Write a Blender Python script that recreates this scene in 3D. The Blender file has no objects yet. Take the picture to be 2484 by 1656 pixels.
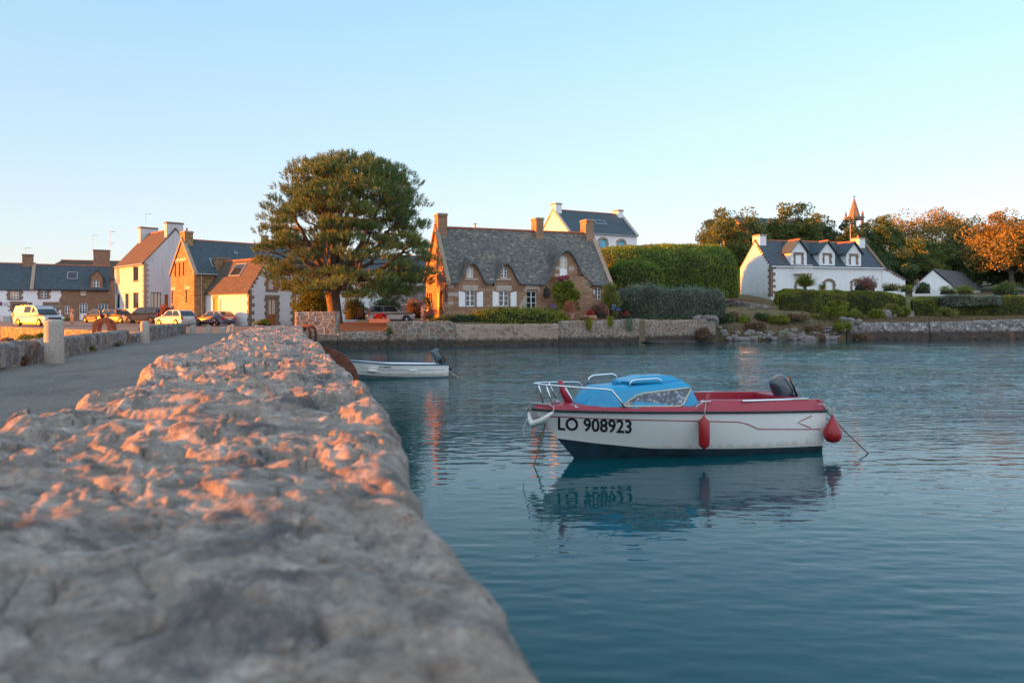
import bpy, bmesh, math, random
import numpy as np
from mathutils import Vector, Matrix
from mathutils.geometry import tessellate_polygon
random.seed(7)
R = math.radians
scene = bpy.context.scene
# ---------------- camera, sky, sun, exposure ----------------
F, CX, HY, EYE = 1794.0, 1242.0, 757.3, 2.5      # focal length / centre / horizon measured on the photograph, eye height over the water
cam_d = bpy.data.cameras.new('camera'); cam = bpy.data.objects.new('camera', cam_d)
scene.collection.objects.link(cam); scene.camera = cam
cam.location = (0, 0, EYE); cam.rotation_euler = (R(90), 0, 0)
cam_d.sensor_width = 36; cam_d.lens = 36*F/2484.0
cam_d.shift_y = -(828-HY)/2484.0
cam_d.clip_start = .05; cam_d.clip_end = 3000
cam_d.dof.use_dof = True; cam_d.dof.focus_distance = 17; cam_d.dof.aperture_fstop = 2.4
SUN_EL, SUN_AZ = 5.0, 270.0-6.0                   # azimuth clockwise from +Y
world = bpy.data.worlds.new('World'); scene.world = world; world.use_nodes = True
wn = world.node_tree.nodes; wl = world.node_tree.links; wn.clear()
wo = wn.new('ShaderNodeOutputWorld'); wb = wn.new('ShaderNodeBackground')
sky = wn.new('ShaderNodeTexSky'); sky.sky_type = 'NISHITA'; sky.sun_disc = False
sky.sun_elevation = R(SUN_EL); sky.sun_rotation = R(SUN_AZ); sky.altitude = 0
sky.air_density = 1.0; sky.dust_density = 0.6; sky.ozone_density = 1.6
# evening colour balance of the sky (clear teal, peach only at the horizon)
hs = wn.new('ShaderNodeHueSaturation'); hs.inputs['Saturation'].default_value = 1.0
tint = wn.new('ShaderNodeMixRGB'); tint.blend_type = 'MULTIPLY'; tint.inputs[0].default_value = 1
tint.inputs[2].default_value = (1, 1, 1, 1)
wl.new(sky.outputs[0], tint.inputs[1])
tc = wn.new('ShaderNodeTexCoord'); sp = wn.new('ShaderNodeSeparateXYZ'); wl.new(tc.outputs['Generated'], sp.inputs[0])
cr = wn.new('ShaderNodeValToRGB'); wl.new(sp.outputs[2], cr.inputs[0])
e = cr.color_ramp.elements
e[0].position = 0.0; e[0].color = (.80, .60, .48, 1)
e[1].position = 1.0; e[1].color = (.22, .38, .54, 1)
for pos, c in ((.03, (.66, .66, .62)), (.08, (.60, .675, .72)), (.20, (.46, .62, .75)), (.40, (.30, .52, .71))):
    el = e.new(pos); el.color = (*c, 1)
# brighter away from the zenith on the right-hand side, warmer on the sun's side
dx = wn.new('ShaderNodeMath'); dx.operation = 'MULTIPLY_ADD'; wl.new(sp.outputs[0], dx.inputs[0])
dx.inputs[1].default_value = .26; dx.inputs[2].default_value = 1.0
mulx = wn.new('ShaderNodeMixRGB'); mulx.blend_type = 'MULTIPLY'; mulx.inputs[0].default_value = 1
wl.new(cr.outputs[0], mulx.inputs[1]); wl.new(dx.outputs[0], mulx.inputs[2])
# the sky opposite (behind the viewpoint) is brightened as unseen fill for the shade
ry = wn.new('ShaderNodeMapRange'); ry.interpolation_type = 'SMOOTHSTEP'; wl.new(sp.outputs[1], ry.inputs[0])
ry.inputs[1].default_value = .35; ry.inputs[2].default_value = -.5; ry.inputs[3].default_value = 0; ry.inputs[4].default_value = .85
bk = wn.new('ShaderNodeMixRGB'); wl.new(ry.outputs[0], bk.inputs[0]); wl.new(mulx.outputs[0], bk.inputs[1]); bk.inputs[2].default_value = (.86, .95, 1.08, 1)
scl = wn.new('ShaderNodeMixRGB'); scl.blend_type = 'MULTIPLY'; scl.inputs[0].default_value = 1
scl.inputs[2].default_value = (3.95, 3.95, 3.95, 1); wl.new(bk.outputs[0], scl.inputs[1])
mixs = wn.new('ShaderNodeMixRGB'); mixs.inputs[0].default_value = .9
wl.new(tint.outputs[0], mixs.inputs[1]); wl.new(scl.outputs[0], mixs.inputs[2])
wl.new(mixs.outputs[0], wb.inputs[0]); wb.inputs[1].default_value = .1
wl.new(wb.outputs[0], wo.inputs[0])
sun_d = bpy.data.lights.new('sun', 'SUN'); sun = bpy.data.objects.new('sun', sun_d)
scene.collection.objects.link(sun); sun_d.energy = 5.0; sun_d.angle = R(.5); sun_d.color = (1.0, .255, .002)
_a = R(SUN_AZ); SUNV = Vector((math.sin(_a)*math.cos(R(SUN_EL)), math.cos(_a)*math.cos(R(SUN_EL)), math.sin(R(SUN_EL))))
sun.rotation_euler = SUNV.to_track_quat('Z', 'Y').to_euler(); sun.location = SUNV*300
scene.view_settings.view_transform = 'Standard'; scene.view_settings.look = 'None'
scene.view_settings.exposure = 2.0; scene.view_settings.gamma = 1
scene.cycles.max_bounces = 6; scene.cycles.transparent_max_bounces = 8
# ---------------- helpers ----------------
COL = scene.collection
def P(px, py, D):                                  # photograph pixel at depth D -> world point
    return Vector(((px-CX)/F*D, D, EYE-(py-HY)/F*D))
def X(px, D): return (px-CX)/F*D
def Z(py, D): return EYE-(py-HY)/F*D
def tag(o, label=None, cat=None, group=None, kind=None):
    if label: o['label'] = label
    if cat: o['category'] = cat
    if group: o['group'] = group
    if kind: o['kind'] = kind
    return o
def empty(name, loc=(0, 0, 0), rz=0, label=None, cat=None, group=None):
    o = bpy.data.objects.new(name, None); COL.objects.link(o); o.location = loc; o.rotation_euler = (0, 0, rz)
    o.empty_display_size = .3
    return tag(o, label, cat, group)
def auto_uv(me):
    n = len(me.polygons)
    if not n: return
    uvl = me.uv_layers.new(name='uv')
    nl = len(me.loops)
    vi = np.empty(nl, np.int32); me.loops.foreach_get('vertex_index', vi)
    co = np.empty(len(me.vertices)*3, np.float32); me.vertices.foreach_get('co', co); co = co.reshape(-1, 3)
    nn = np.empty(n*3, np.float32); me.polygons.foreach_get('normal', nn); nn = nn.reshape(-1, 3)
    lt = np.empty(n, np.int32); me.polygons.foreach_get('loop_total', lt)
    pn = np.repeat(nn, lt, axis=0); p = co[vi]
    t = np.stack([-pn[:, 1], pn[:, 0], np.zeros(nl)], 1); l = np.linalg.norm(t, axis=1)
    flat = l < .05
    t[flat] = (1, 0, 0); l[flat] = 1; t /= l[:, None]
    b = np.cross(pn, t)
    uv = np.stack([(p*t).sum(1), (p*b).sum(1)], 1).astype(np.float32)
    uvl.data.foreach_set('uv', uv.ravel())
def obj(name, me, mats=(), parent=None, smooth=False, uv=True):
    if not isinstance(mats, (list, tuple)): mats = [mats]
    for m in mats: me.materials.append(m)
    me.update()
    if uv: auto_uv(me)
    if smooth: me.polygons.foreach_set('use_smooth', [True]*len(me.polygons))
    o = bpy.data.objects.new(name, me); COL.objects.link(o)
    if parent is not None: o.parent = parent
    return o
def np_mesh(name, verts, faces_flat, loop_tot, mats=(), parent=None, smooth=False, uv=False, midx=None):
    me = bpy.data.meshes.new(name); v = np.asarray(verts, np.float32)
    me.vertices.add(len(v)); me.vertices.foreach_set('co', v.ravel())
    f = np.asarray(faces_flat, np.int32); lt = np.asarray(loop_tot, np.int32)
    me.loops.add(len(f)); me.loops.foreach_set('vertex_index', f)
    me.polygons.add(len(lt)); st = np.concatenate([[0], np.cumsum(lt)[:-1]]).astype(np.int32)
    me.polygons.foreach_set('loop_start', st); me.polygons.foreach_set('loop_total', lt)
    if midx is not None: me.polygons.foreach_set('material_index', np.asarray(midx, np.int32))
    me.update(calc_edges=True); me.validate()
    return obj(name, me, mats, parent, smooth, uv)
def grid_mesh(name, V, mats, parent=None, smooth=True, uv=True, midx=None, close_u=False):
    a, b = V.shape[:2]
    i = np.arange(a*b).reshape(a, b)
    if close_u: i = np.concatenate([i, i[:, :1]], 1)
    q = np.stack([i[:-1, :-1], i[:-1, 1:], i[1:, 1:], i[1:, :-1]], -1).reshape(-1, 4)
    return np_mesh(name, V.reshape(-1, 3), q.ravel(), np.full(len(q), 4), mats, parent, smooth, uv, midx)
class MB:
    def __init__(s): s.v = []; s.f = []; s.m = []; s.mi = 0
    def quad(s, *p): s.poly(p)
    def poly(s, p):
        n = len(s.v); s.v += [tuple(q) for q in p]; s.f.append(tuple(range(n, n+len(p)))); s.m.append(s.mi)
    def box(s, x0, x1, y0, y1, z0, z1, T=None):
        n = len(s.v)
        c = [(x0, y0, z0), (x1, y0, z0), (x1, y1, z0), (x0, y1, z0), (x0, y0, z1), (x1, y0, z1), (x1, y1, z1), (x0, y1, z1)]
        if T: c = [tuple(T(Vector(q))) for q in c]
        s.v += c
        for f in ((0, 3, 2, 1), (4, 5, 6, 7), (0, 1, 5, 4), (1, 2, 6, 5), (2, 3, 7, 6), (3, 0, 4, 7)):
            s.f.append(tuple(n+k for k in f)); s.m.append(s.mi)
        return s
    def bar(s, a, b, w, h=None):                   # box beam between two points
        a = Vector(a); b = Vector(b); d = (b-a); L = d.length; h = h or w
        q = d.to_track_quat('X', 'Z').to_matrix()
        return s.box(0, L, -w/2, w/2, -h/2, h/2, lambda p: a+q@p)
    def tube(s, pts, r, n=8, cap=True):
        pts = [Vector(p) for p in pts]; base = len(s.v); rs = r if isinstance(r, (list, tuple)) else [r]*len(pts)
        up = Vector((0, 0, 1)); prev = None
        for i, p in enumerate(pts):
            d = (pts[min(i+1, len(pts)-1)]-pts[max(i-1, 0)]).normalized()
            if prev is None: u = d.cross(up if abs(d.z) < .9 else Vector((1, 0, 0))).normalized()
            else: u = (prev-d*prev.dot(d)).normalized()
            prev = u; w = d.cross(u)
            for k in range(n):
                t = 2*math.pi*k/n; s.v.append(tuple(p+(u*math.cos(t)+w*math.sin(t))*rs[i]))
        for i in range(len(pts)-1):
            for k in range(n):
                a = base+i*n+k; b = base+i*n+(k+1) % n
                s.f.append((a, b, b+n, a+n)); s.m.append(s.mi)
        if cap:
            s.f.append(tuple(base+k for k in range(n))[::-1]); s.m.append(s.mi)
            s.f.append(tuple(base+(len(pts)-1)*n+k for k in range(n))); s.m.append(s.mi)
        return s
    def lathe(s, prof, c=(0, 0, 0), n=16, axis=(0, 0, 1)):   # prof: (r, h)
        q = Vector(axis).to_track_quat('Z', 'Y').to_matrix(); c = Vector(c); base = len(s.v)
        for r, h in prof:
            for k in range(n):
                t = 2*math.pi*k/n; s.v.append(tuple(c+q@Vector((r*math.cos(t), r*math.sin(t), h))))
        for i in range(len(prof)-1):
            for k in range(n):
                a = base+i*n+k; b = base+i*n+(k+1) % n
                s.f.append((a, b, b+n, a+n)); s.m.append(s.mi)
        s.f.append(tuple(base+k for k in range(n))[::-1]); s.m.append(s.mi)
        s.f.append(tuple(base+(len(prof)-1)*n+k for k in range(n))); s.m.append(s.mi)
        return s
    def prism(s, pts, a, b, T):                    # 2D outline pts, extruded a..b, T(u,v,w)->point
        n = len(pts); base = len(s.v)
        for w in (a, b): s.v += [tuple(T(u, v, w)) for u, v in pts]
        tri = tessellate_polygon([[Vector((u, v, 0)) for u, v in pts]])
        for t in tri:
            s.f.append(tuple(base+k for k in t)); s.m.append(s.mi)
            s.f.append(tuple(base+n+k for k in t[::-1])); s.m.append(s.mi)
        for k in range(n):
            j = (k+1) % n
            s.f.append((base+k, base+j, base+n+j, base+n+k)); s.m.append(s.mi)
        return s
    def build(s, name, mats, parent=None, smooth=False, bevel=0, fix=True, autosmooth=False):
        me = bpy.data.meshes.new(name); me.from_pydata(s.v, [], s.f)
        me.polygons.foreach_set('material_index', s.m)
        if fix:
            bm = bmesh.new(); bm.from_mesh(me)
            bmesh.ops.recalc_face_normals(bm, faces=bm.faces); bm.to_mesh(me); bm.free()
        o = obj(name, me, mats, parent, smooth)
        if bevel:
            md = o.modifiers.new('bevel', 'BEVEL'); md.width = bevel; md.segments = 2; md.limit_method = 'ANGLE'
        return o
# value noise (vectorised)
def _h(ix, iy, iz, s=0):
    n = (ix*374761393+iy*668265263+iz*2147483647+s*1274126177) & 0xffffffff
    n = ((n ^ (n >> 13))*1274126177) & 0xffffffff
    n = ((n ^ (n >> 16))*2246822519) & 0xffffffff
    return ((n ^ (n >> 15)) & 0xffffff)/float(0xffffff)
def vnoise(x, y, z=0, s=0):
    x = np.asarray(x, float); y = np.asarray(y, float); z = np.asarray(z, float)+x*0
    ix = np.floor(x).astype(np.int64); iy = np.floor(y).astype(np.int64); iz = np.floor(z).astype(np.int64)
    fx = x-ix; fy = y-iy; fz = z-iz
    fx = fx*fx*(3-2*fx); fy = fy*fy*(3-2*fy); fz = fz*fz*(3-2*fz)
    r = 0
    for a in (0, 1):
        for b in (0, 1):
            for c in (0, 1):
                w = (fx if a else 1-fx)*(fy if b else 1-fy)*(fz if c else 1-fz)
                r = r+w*_h(ix+a, iy+b, iz+c, s)
    return r*2-1
def fbm(x, y, z=0, s=0, o=4, g=.5):
    r = 0; a = 1; t = 0
    for k in range(o):
        r = r+a*vnoise(x*2**k, y*2**k, np.asarray(z)*2**k, s+k); t += a; a *= g
    return r/t
def worley(x, y, s=0, jit=.9):                     # returns f1, f2, cell id noise
    x = np.asarray(x, float); y = np.asarray(y, float)
    ix = np.floor(x).astype(np.int64); iy = np.floor(y).astype(np.int64)
    f1 = np.full(x.shape, 9.); f2 = np.full(x.shape, 9.); cid = np.zeros(x.shape)
    for a in (-1, 0, 1):
        for b in (-1, 0, 1):
            cx = ix+a; cy = iy+b
            px = cx+.5+(_h(cx, cy, 0, s)-.5)*jit; py = cy+.5+(_h(cx, cy, 1, s)-.5)*jit
            d = np.hypot(px-x, py-y); c = _h(cx, cy, 2, s)
            near = d < f1
            f2 = np.where(near, f1, np.minimum(f2, d)); cid = np.where(near, c, cid); f1 = np.where(near, d, f1)
    return f1, f2, cid
def facets(x, y, s=0):                              # every cell a randomly tilted plane: broken rock
    x = np.asarray(x, float); y = np.asarray(y, float); ix = np.floor(x).astype(np.int64); iy = np.floor(y).astype(np.int64)
    f1 = np.full(x.shape, 9.); z = np.zeros(x.shape)
    for a in (-1, 0, 1):
        for b in (-1, 0, 1):
            cx = ix+a; cy = iy+b; dx = x-(cx+.5+(_h(cx, cy, 0, s)-.5)*.9); dy = y-(cy+.5+(_h(cx, cy, 1, s)-.5)*.9)
            d = np.hypot(dx, dy); v = (_h(cx, cy, 2, s)-.5)*2*dx+(_h(cx, cy, 3, s)-.5)*2*dy+(_h(cx, cy, 4, s)-.5)*.5
            z = np.where(d < f1, v, z); f1 = np.minimum(f1, d)
    return z
def smooth(a, b, x):
    t = np.clip((np.asarray(x, float)-a)/(b-a), 0, 1); return t*t*(3-2*t)
def text_mesh(txt, size, bold=0.0):                # flat lettering as a list of (verts, faces)
    c = bpy.data.curves.new('lettering', 'FONT'); c.body = txt; c.size = size; c.offset = bold; c.resolution_u = 3
    o = bpy.data.objects.new('lettering', c); COL.objects.link(o)
    dg = bpy.context.evaluated_depsgraph_get(); me = bpy.data.meshes.new_from_object(o.evaluated_get(dg))
    v = [tuple(q.co) for q in me.vertices]; f = [tuple(q.vertices) for q in me.polygons]
    bpy.data.objects.remove(o); bpy.data.curves.remove(c); bpy.data.meshes.remove(me)
    return v, f
# ---------------- materials ----------------
def new_mat(name):
    m = bpy.data.materials.new(name); m.use_nodes = True
    nt = m.node_tree; b = nt.nodes['Principled BSDF']
    return m, nt, b
def N(nt, t, **k):
    n = nt.nodes.new('ShaderNode'+t)
    for a, v in k.items():
        if a in n.inputs: n.inputs[a].default_value = v
        else: setattr(n, a, v)
    return n
def L(nt, a, b): nt.links.new(a, b)
def c4(c): return (c[0], c[1], c[2], 1)
def ramp(nt, fac, stops, interp='LINEAR'):
    r = nt.nodes.new('ShaderNodeValToRGB'); r.color_ramp.interpolation = interp; e = r.color_ramp.elements
    e[0].position = stops[0][0]; e[0].color = c4(stops[0][1]); e[1].position = stops[-1][0]; e[1].color = c4(stops[-1][1])
    for p, c in stops[1:-1]:
        q = e.new(p); q.color = c4(c)
    nt.links.new(fac, r.inputs[0]); return r.outputs[0]
def mixc(nt, f, a, b, mode='MIX'):
    m = nt.nodes.new('ShaderNodeMixRGB'); m.blend_type = mode
    for s, v in ((0, f), (1, a), (2, b)):
        if hasattr(v, 'is_output') or isinstance(v, bpy.types.NodeSocket): nt.links.new(v, m.inputs[s])
        elif s == 0: m.inputs[0].default_value = v
        else: m.inputs[s].default_value = c4(v)
    return m.outputs[0]
def bump(nt, b, h, strength=.5, dist=.02):
    n = nt.nodes.new('ShaderNodeBump'); n.inputs['Strength'].default_value = strength; n.inputs['Distance'].default_value = dist
    nt.links.new(h, n.inputs['Height']); nt.links.new(n.outputs[0], b.inputs['Normal']); return n
def coords(nt, kind='Object', scale=(1, 1, 1)):
    t = nt.nodes.new('ShaderNodeTexCoord'); m = nt.nodes.new('ShaderNodeMapping'); m.inputs['Scale'].default_value = scale
    nt.links.new(t.outputs[kind], m.inputs[0]); return m.outputs[0]
def noise(nt, v, scale, detail=4, rough=.55, dist=0):
    n = N(nt, 'TexNoise'); n.inputs['Scale'].default_value = scale; n.inputs['Detail'].default_value = detail
    n.inputs['Roughness'].default_value = rough; n.inputs['Distortion'].default_value = dist
    nt.links.new(v, n.inputs['Vector']); return n.outputs['Fac']
def m_plain(name, c, rough=.6, metal=0, var=.12, vs=6, spec=.5, coat=0):
    m, nt, b = new_mat(name); v = coords(nt)
    n = noise(nt, v, vs, 5)
    L(nt, ramp(nt, n, [(.3, [x*(1-var) for x in c]), (.7, [min(1, x*(1+var)) for x in c])]), b.inputs['Base Color'])
    b.inputs['Roughness'].default_value = rough; b.inputs['Metallic'].default_value = metal
    b.inputs['Specular IOR Level'].default_value = spec; b.inputs['Coat Weight'].default_value = coat
    return m
def m_rubble(name, cols, mortar, scale=3.0, mw=.06, stretch=1.5, kind='UV', dirt=.35, bumpd=.03, wet=None, wetz=.3):
    m, nt, b = new_mat(name); v = coords(nt, kind, (1, stretch, 1) if kind == 'UV' else (1, 1, stretch))
    w = N(nt, 'TexNoise'); w.inputs['Scale'].default_value = 2.2; L(nt, v, w.inputs['Vector'])
    w2_ = N(nt, 'TexNoise'); w2_.inputs['Scale'].default_value = 7.0; L(nt, v, w2_.inputs['Vector'])
    vv = mixc(nt, .05, mixc(nt, .12, v, w.outputs['Color'], 'LINEAR_LIGHT'), w2_.outputs['Color'], 'LINEAR_LIGHT')
    dim = '2D' if kind == 'UV' else '3D'
    a = N(nt, 'TexVoronoi', voronoi_dimensions=dim); a.inputs['Scale'].default_value = scale; a.inputs['Randomness'].default_value = .85; L(nt, vv, a.inputs['Vector'])
    d = N(nt, 'TexVoronoi', voronoi_dimensions=dim, feature='DISTANCE_TO_EDGE'); d.inputs['Scale'].default_value = scale; d.inputs['Randomness'].default_value = .85; L(nt, vv, d.inputs['Vector'])
    s = N(nt, 'SeparateColor'); L(nt, a.outputs['Color'], s.inputs[0])
    n = len(cols); col = ramp(nt, s.outputs[0], [(i/(n-1), c) for i, c in enumerate(cols)])
    g = noise(nt, v, 9, 6, .7)
    col = mixc(nt, ramp(nt, g, [(.3, (0, 0, 0)), (.75, (dirt,)*3)]), col, [x*.35 for x in cols[0]])
    edge = ramp(nt, d.outputs['Distance'], [(mw*.35, (1, 1, 1)), (mw, (0, 0, 0))])
    mg = mixc(nt, g, [x*.8 for x in mortar], mortar)
    col = mixc(nt, edge, col, mg)
    if wet:
        gz = N(nt, 'NewGeometry'); sx = N(nt, 'SeparateXYZ'); L(nt, gz.outputs['Position'], sx.inputs[0])
        wn_ = noise(nt, coords(nt, 'Object'), 2.3, 5, .7)
        ad = N(nt, 'Math', operation='MULTIPLY_ADD'); L(nt, wn_, ad.inputs[0]); ad.inputs[1].default_value = -.75; L(nt, sx.outputs[2], ad.inputs[2])
        col = mixc(nt, ramp(nt, ad.outputs[0], [(max(0, wetz-.46), (.90, .90, .90)), (wetz-.22, (0, 0, 0))]), col, wet)
    L(nt, col, b.inputs['Base Color']); b.inputs['Roughness'].default_value = .85
    h = ramp(nt, d.outputs['Distance'], [(0, (0, 0, 0)), (mw*2.2, (1, 1, 1))])
    h2 = mixc(nt, .3, h, g)
    bump(nt, b, h2, .8, bumpd)
    return m
def m_ashlar(name, c1, c2, mortar, bw=.55, rh=.26, ms=.018, bd=.012):
    m, nt, b = new_mat(name); v = coords(nt, 'UV')
    w = N(nt, 'TexNoise'); w.inputs['Scale'].default_value = 1.7; L(nt, v, w.inputs['Vector'])
    vv = mixc(nt, .035, v, w.outputs['Color'], 'LINEAR_LIGHT')
    k = N(nt, 'TexBrick'); L(nt, vv, k.inputs['Vector']); k.inputs['Scale'].default_value = 1
    k.inputs['Brick Width'].default_value = bw; k.inputs['Row Height'].default_value = rh; k.inputs['Mortar Size'].default_value = ms
    k.inputs['Mortar Smooth'].default_value = .5; k.inputs['Bias'].default_value = 0
    k.inputs['Color1'].default_value = c4(c1); k.inputs['Color2'].default_value = c4(c2); k.inputs['Mortar'].default_value = c4(mortar)
    k.offset = .43; k.squash = 1.35; k.squash_frequency = 3
    g = noise(nt, v, 5, 7, .7)
    col = mixc(nt, ramp(nt, g, [(.25, (.5,)*3), (.75, (0,)*3)]), k.outputs['Color'], [x*.5 for x in c1])
    g2 = noise(nt, v, .8, 3)
    col = mixc(nt, ramp(nt, g2, [(.45, (0,)*3), (.75, (.45,)*3)]), col, c2)
    L(nt, col, b.inputs['Base Color']); b.inputs['Roughness'].default_value = .88
    inv = N(nt, 'Invert'); L(nt, k.outputs['Fac'], inv.inputs[1])
    bump(nt, b, mixc(nt, .4, inv.outputs[0], g), .7, bd)
    return m
def m_slate(name, c1, c2, moss=None, bw=.24, rh=.13, mossamt=.5, spec=.35, rough=.6):
    m, nt, b = new_mat(name); v = coords(nt, 'UV')
    k = N(nt, 'TexBrick'); L(nt, v, k.inputs['Vector']); k.inputs['Scale'].default_value = 1
    k.inputs['Brick Width'].default_value = bw; k.inputs['Row Height'].default_value = rh; k.inputs['Mortar Size'].default_value = .012
    k.inputs['Mortar Smooth'].default_value = .6; k.inputs['Color1'].default_value = c4(c1); k.inputs['Color2'].default_value = c4(c2)
    k.inputs['Mortar'].default_value = c4([x*.35 for x in c1])
    a = N(nt, 'TexVoronoi', voronoi_dimensions='2D'); a.inputs['Scale'].default_value = 1; a.inputs['Randomness'].default_value = .3
    mp = N(nt, 'Mapping'); mp.inputs['Scale'].default_value = (1/bw, 1/rh, 1); L(nt, v, mp.inputs[0]); L(nt, mp.outputs[0], a.inputs['Vector'])
    s = N(nt, 'SeparateColor'); L(nt, a.outputs['Color'], s.inputs[0])
    col = k.outputs['Color']
    g = noise(nt, v, 2.2, 8, .75)
    if moss:
        for i, (mc, thr) in enumerate(moss):
            gi = noise(nt, coords(nt, 'UV', (1, 1.3, 1)), .7+i*.5, 7, .8)
            mm = N(nt, 'Math', operation='MULTIPLY'); L(nt, s.outputs[i % 3], mm.inputs[0]); L(nt, gi, mm.inputs[1])
            col = mixc(nt, ramp(nt, mm.outputs[0], [(thr, (0,)*3), (thr+.14, (.8,)*3)]), col, mc)
    else:
        col = mixc(nt, ramp(nt, s.outputs[0], [(.5, (0,)*3), (1, (.4,)*3)]), col, c2)
    col = mixc(nt, ramp(nt, g, [(.3, (.45,)*3), (.6, (0,)*3)]), col, [x*.5 for x in c1])
    L(nt, col, b.inputs['Base Color']); b.inputs['Roughness'].default_value = rough; b.inputs['Specular IOR Level'].default_value = spec
    # each course tips up towards its lower edge
    sx = N(nt, 'SeparateXYZ'); L(nt, v, sx.inputs[0])
    md = N(nt, 'Math', operation='FRACT'); dv = N(nt, 'Math', operation='DIVIDE'); dv.inputs[1].default_value = rh
    L(nt, sx.outputs[1], dv.inputs[0]); L(nt, dv.outputs[0], md.inputs[0])
    iv = N(nt, 'Math', operation='SUBTRACT'); iv.inputs[0].default_value = 1; L(nt, md.outputs[0], iv.inputs[1])
    ad = N(nt, 'Math', operation='MULTIPLY_ADD'); ad.inputs[1].default_value = .7; L(nt, s.outputs[1], ad.inputs[0]); L(nt, iv.outputs[0], ad.inputs[2])
    bump(nt, b, ad.outputs[0], .6, .015)
    return m
def m_plaster(name, c, dirt=(.35, .33, .3), amt=.35, rough=.9):
    m, nt, b = new_mat(name); v = coords(nt)
    n = noise(nt, v, 1.1, 7, .65); st = noise(nt, coords(nt, 'Object', (3, 3, .35)), 1.4, 5, .6)
    mm = N(nt, 'Math', operation='MULTIPLY'); L(nt, n, mm.inputs[0]); L(nt, st, mm.inputs[1])
    col = mixc(nt, ramp(nt, mm.outputs[0], [(.22, (0,)*3), (.55, (amt,)*3)]), c, dirt)
    # damp foot of the wall
    sx = N(nt, 'SeparateXYZ'); L(nt, v, sx.inputs[0])
    ft = N(nt, 'Math', operation='MULTIPLY_ADD'); L(nt, st, ft.inputs[0]); ft.inputs[1].default_value = -.8; L(nt, sx.outputs[2], ft.inputs[2])
    col = mixc(nt, ramp(nt, ft.outputs[0], [(0, (.35,)*3), (.35, (0,)*3)]), col, dirt)
    L(nt, col, b.inputs['Base Color']); b.inputs['Roughness'].default_value = rough
    bump(nt, b, noise(nt, v, 18, 4), .3, .01)
    return m
def m_granite(name, c, c2, scale=40, var=.5):
    m, nt, b = new_mat(name); v = coords(nt)
    a = noise(nt, v, scale, 3, .8); g = noise(nt, v, scale*.08, 5, .6)
    col = ramp(nt, a, [(.35, [x*(1-var) for x in c]), (.5, c), (.68, [min(1, x*(1+var*.6)) for x in c])])
    col = mixc(nt, ramp(nt, g, [(.4, (0,)*3), (.7, (.6,)*3)]), col, c2)
    L(nt, col, b.inputs['Base Color']); b.inputs['Roughness'].default_value = .85
    bump(nt, b, mixc(nt, .5, a, g), .5, .01)
    return m
def m_leaf(name, cols, trans=.25, rough=.6, spec=.3, obj_scale=.5):
    m, nt, b = new_mat(name)
    g = N(nt, 'NewGeometry'); v = coords(nt)
    n = noise(nt, v, obj_scale, 3)
    ad = N(nt, 'Math', operation='MULTIPLY_ADD'); ad.inputs[1].default_value = .6; L(nt, g.outputs['Random Per Island'], ad.inputs[0])
    sb = N(nt, 'Math', operation='MULTIPLY_ADD'); sb.inputs[1].default_value = 1.4; sb.inputs[2].default_value = -.5; L(nt, n, sb.inputs[0]); L(nt, sb.outputs[0], ad.inputs[2])
    k = len(cols); col = ramp(nt, ad.outputs[0], [(i/(k-1), c) for i, c in enumerate(cols)])
    L(nt, col, b.inputs['Base Color']); b.inputs['Roughness'].default_value = rough; b.inputs['Specular IOR Level'].default_value = spec
    t = N(nt, 'BsdfTranslucent'); L(nt, col, t.inputs[0]); mx = N(nt, 'MixShader'); mx.inputs[0].default_value = trans
    L(nt, b.outputs[0], mx.inputs[1]); L(nt, t.outputs[0], mx.inputs[2]); L(nt, mx.outputs[0], nt.nodes['Material Output'].inputs[0])
    return m
def m_glass(name, c=(.015, .02, .025), rough=.05):
    m, nt, b = new_mat(name); L(nt, ramp(nt, noise(nt, coords(nt), 1.3, 2), [(.3, c), (.7, [x*2.2 for x in c])]), b.inputs['Base Color'])
    b.inputs['Roughness'].default_value = rough; b.inputs['Specular IOR Level'].default_value = .7
    return m
M = {}
M['white'] = m_plaster('white_limewash', (.74, .76, .78))
M['cream'] = m_plaster('cream_render', (0.550, 0.475, 0.353), amt=.3)
M['white2'] = m_plaster('white_render_stained', (.50, .51, .53), (.26, .25, .24), .6)
M['stonehouse'] = m_ashlar('pink_granite_blocks', (0.258, 0.136, 0.080), (0.426, 0.262, 0.168), (0.190, 0.116, 0.072), .62, .28, .022)
M['rubble_brown'] = m_ashlar('brown_coursed_stone', (0.220, 0.123, 0.074), (0.341, 0.204, 0.125), (0.264, 0.162, 0.101), .42, .17, .02, .02)
M['rubble_gold'] = m_ashlar('sandy_coursed_stone', (0.220, 0.133, 0.059), (0.462, 0.304, 0.139), (0.121, 0.074, 0.033), .5, .19, .03, .03)
M['surround'] = m_granite('dressed_granite', (0.363, 0.265, 0.196), (0.242, 0.176, 0.128), 25, .3)
M['lintel'] = m_granite('pale_granite', (.44, .38, .33), (.34, .29, .25), 25, .25)
M['surround_dark'] = m_granite('brown_granite', (0.220, 0.145, 0.098), (0.143, 0.097, 0.070), 20, .4)
M['slate'] = m_slate('blue_slate', (.045, .065, .08), (.075, .10, .12))
M['slate_brown'] = m_slate('weathered_brown_slate', (.085, .065, .05), (.13, .10, .075), rough=.8, spec=.2)
M['slate_old'] = m_slate('lichened_slate', (.085, .085, .083), (.135, .13, .12), moss=[((.17, .16, .135), .26), ((.13, .135, .125), .30), ((.30, .27, .20), .38)], bw=.26, rh=.17, rough=.8)
M['slate_grey'] = m_slate('grey_slate', (.07, .075, .08), (.11, .115, .12), rough=.8)
M['ridge'] = m_plain('terracotta_ridge', (.36, .12, .06), .8, var=.35, vs=9)
M['lead'] = m_plain('lead_edge', (.10, .115, .12), .55, var=.2)
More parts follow.
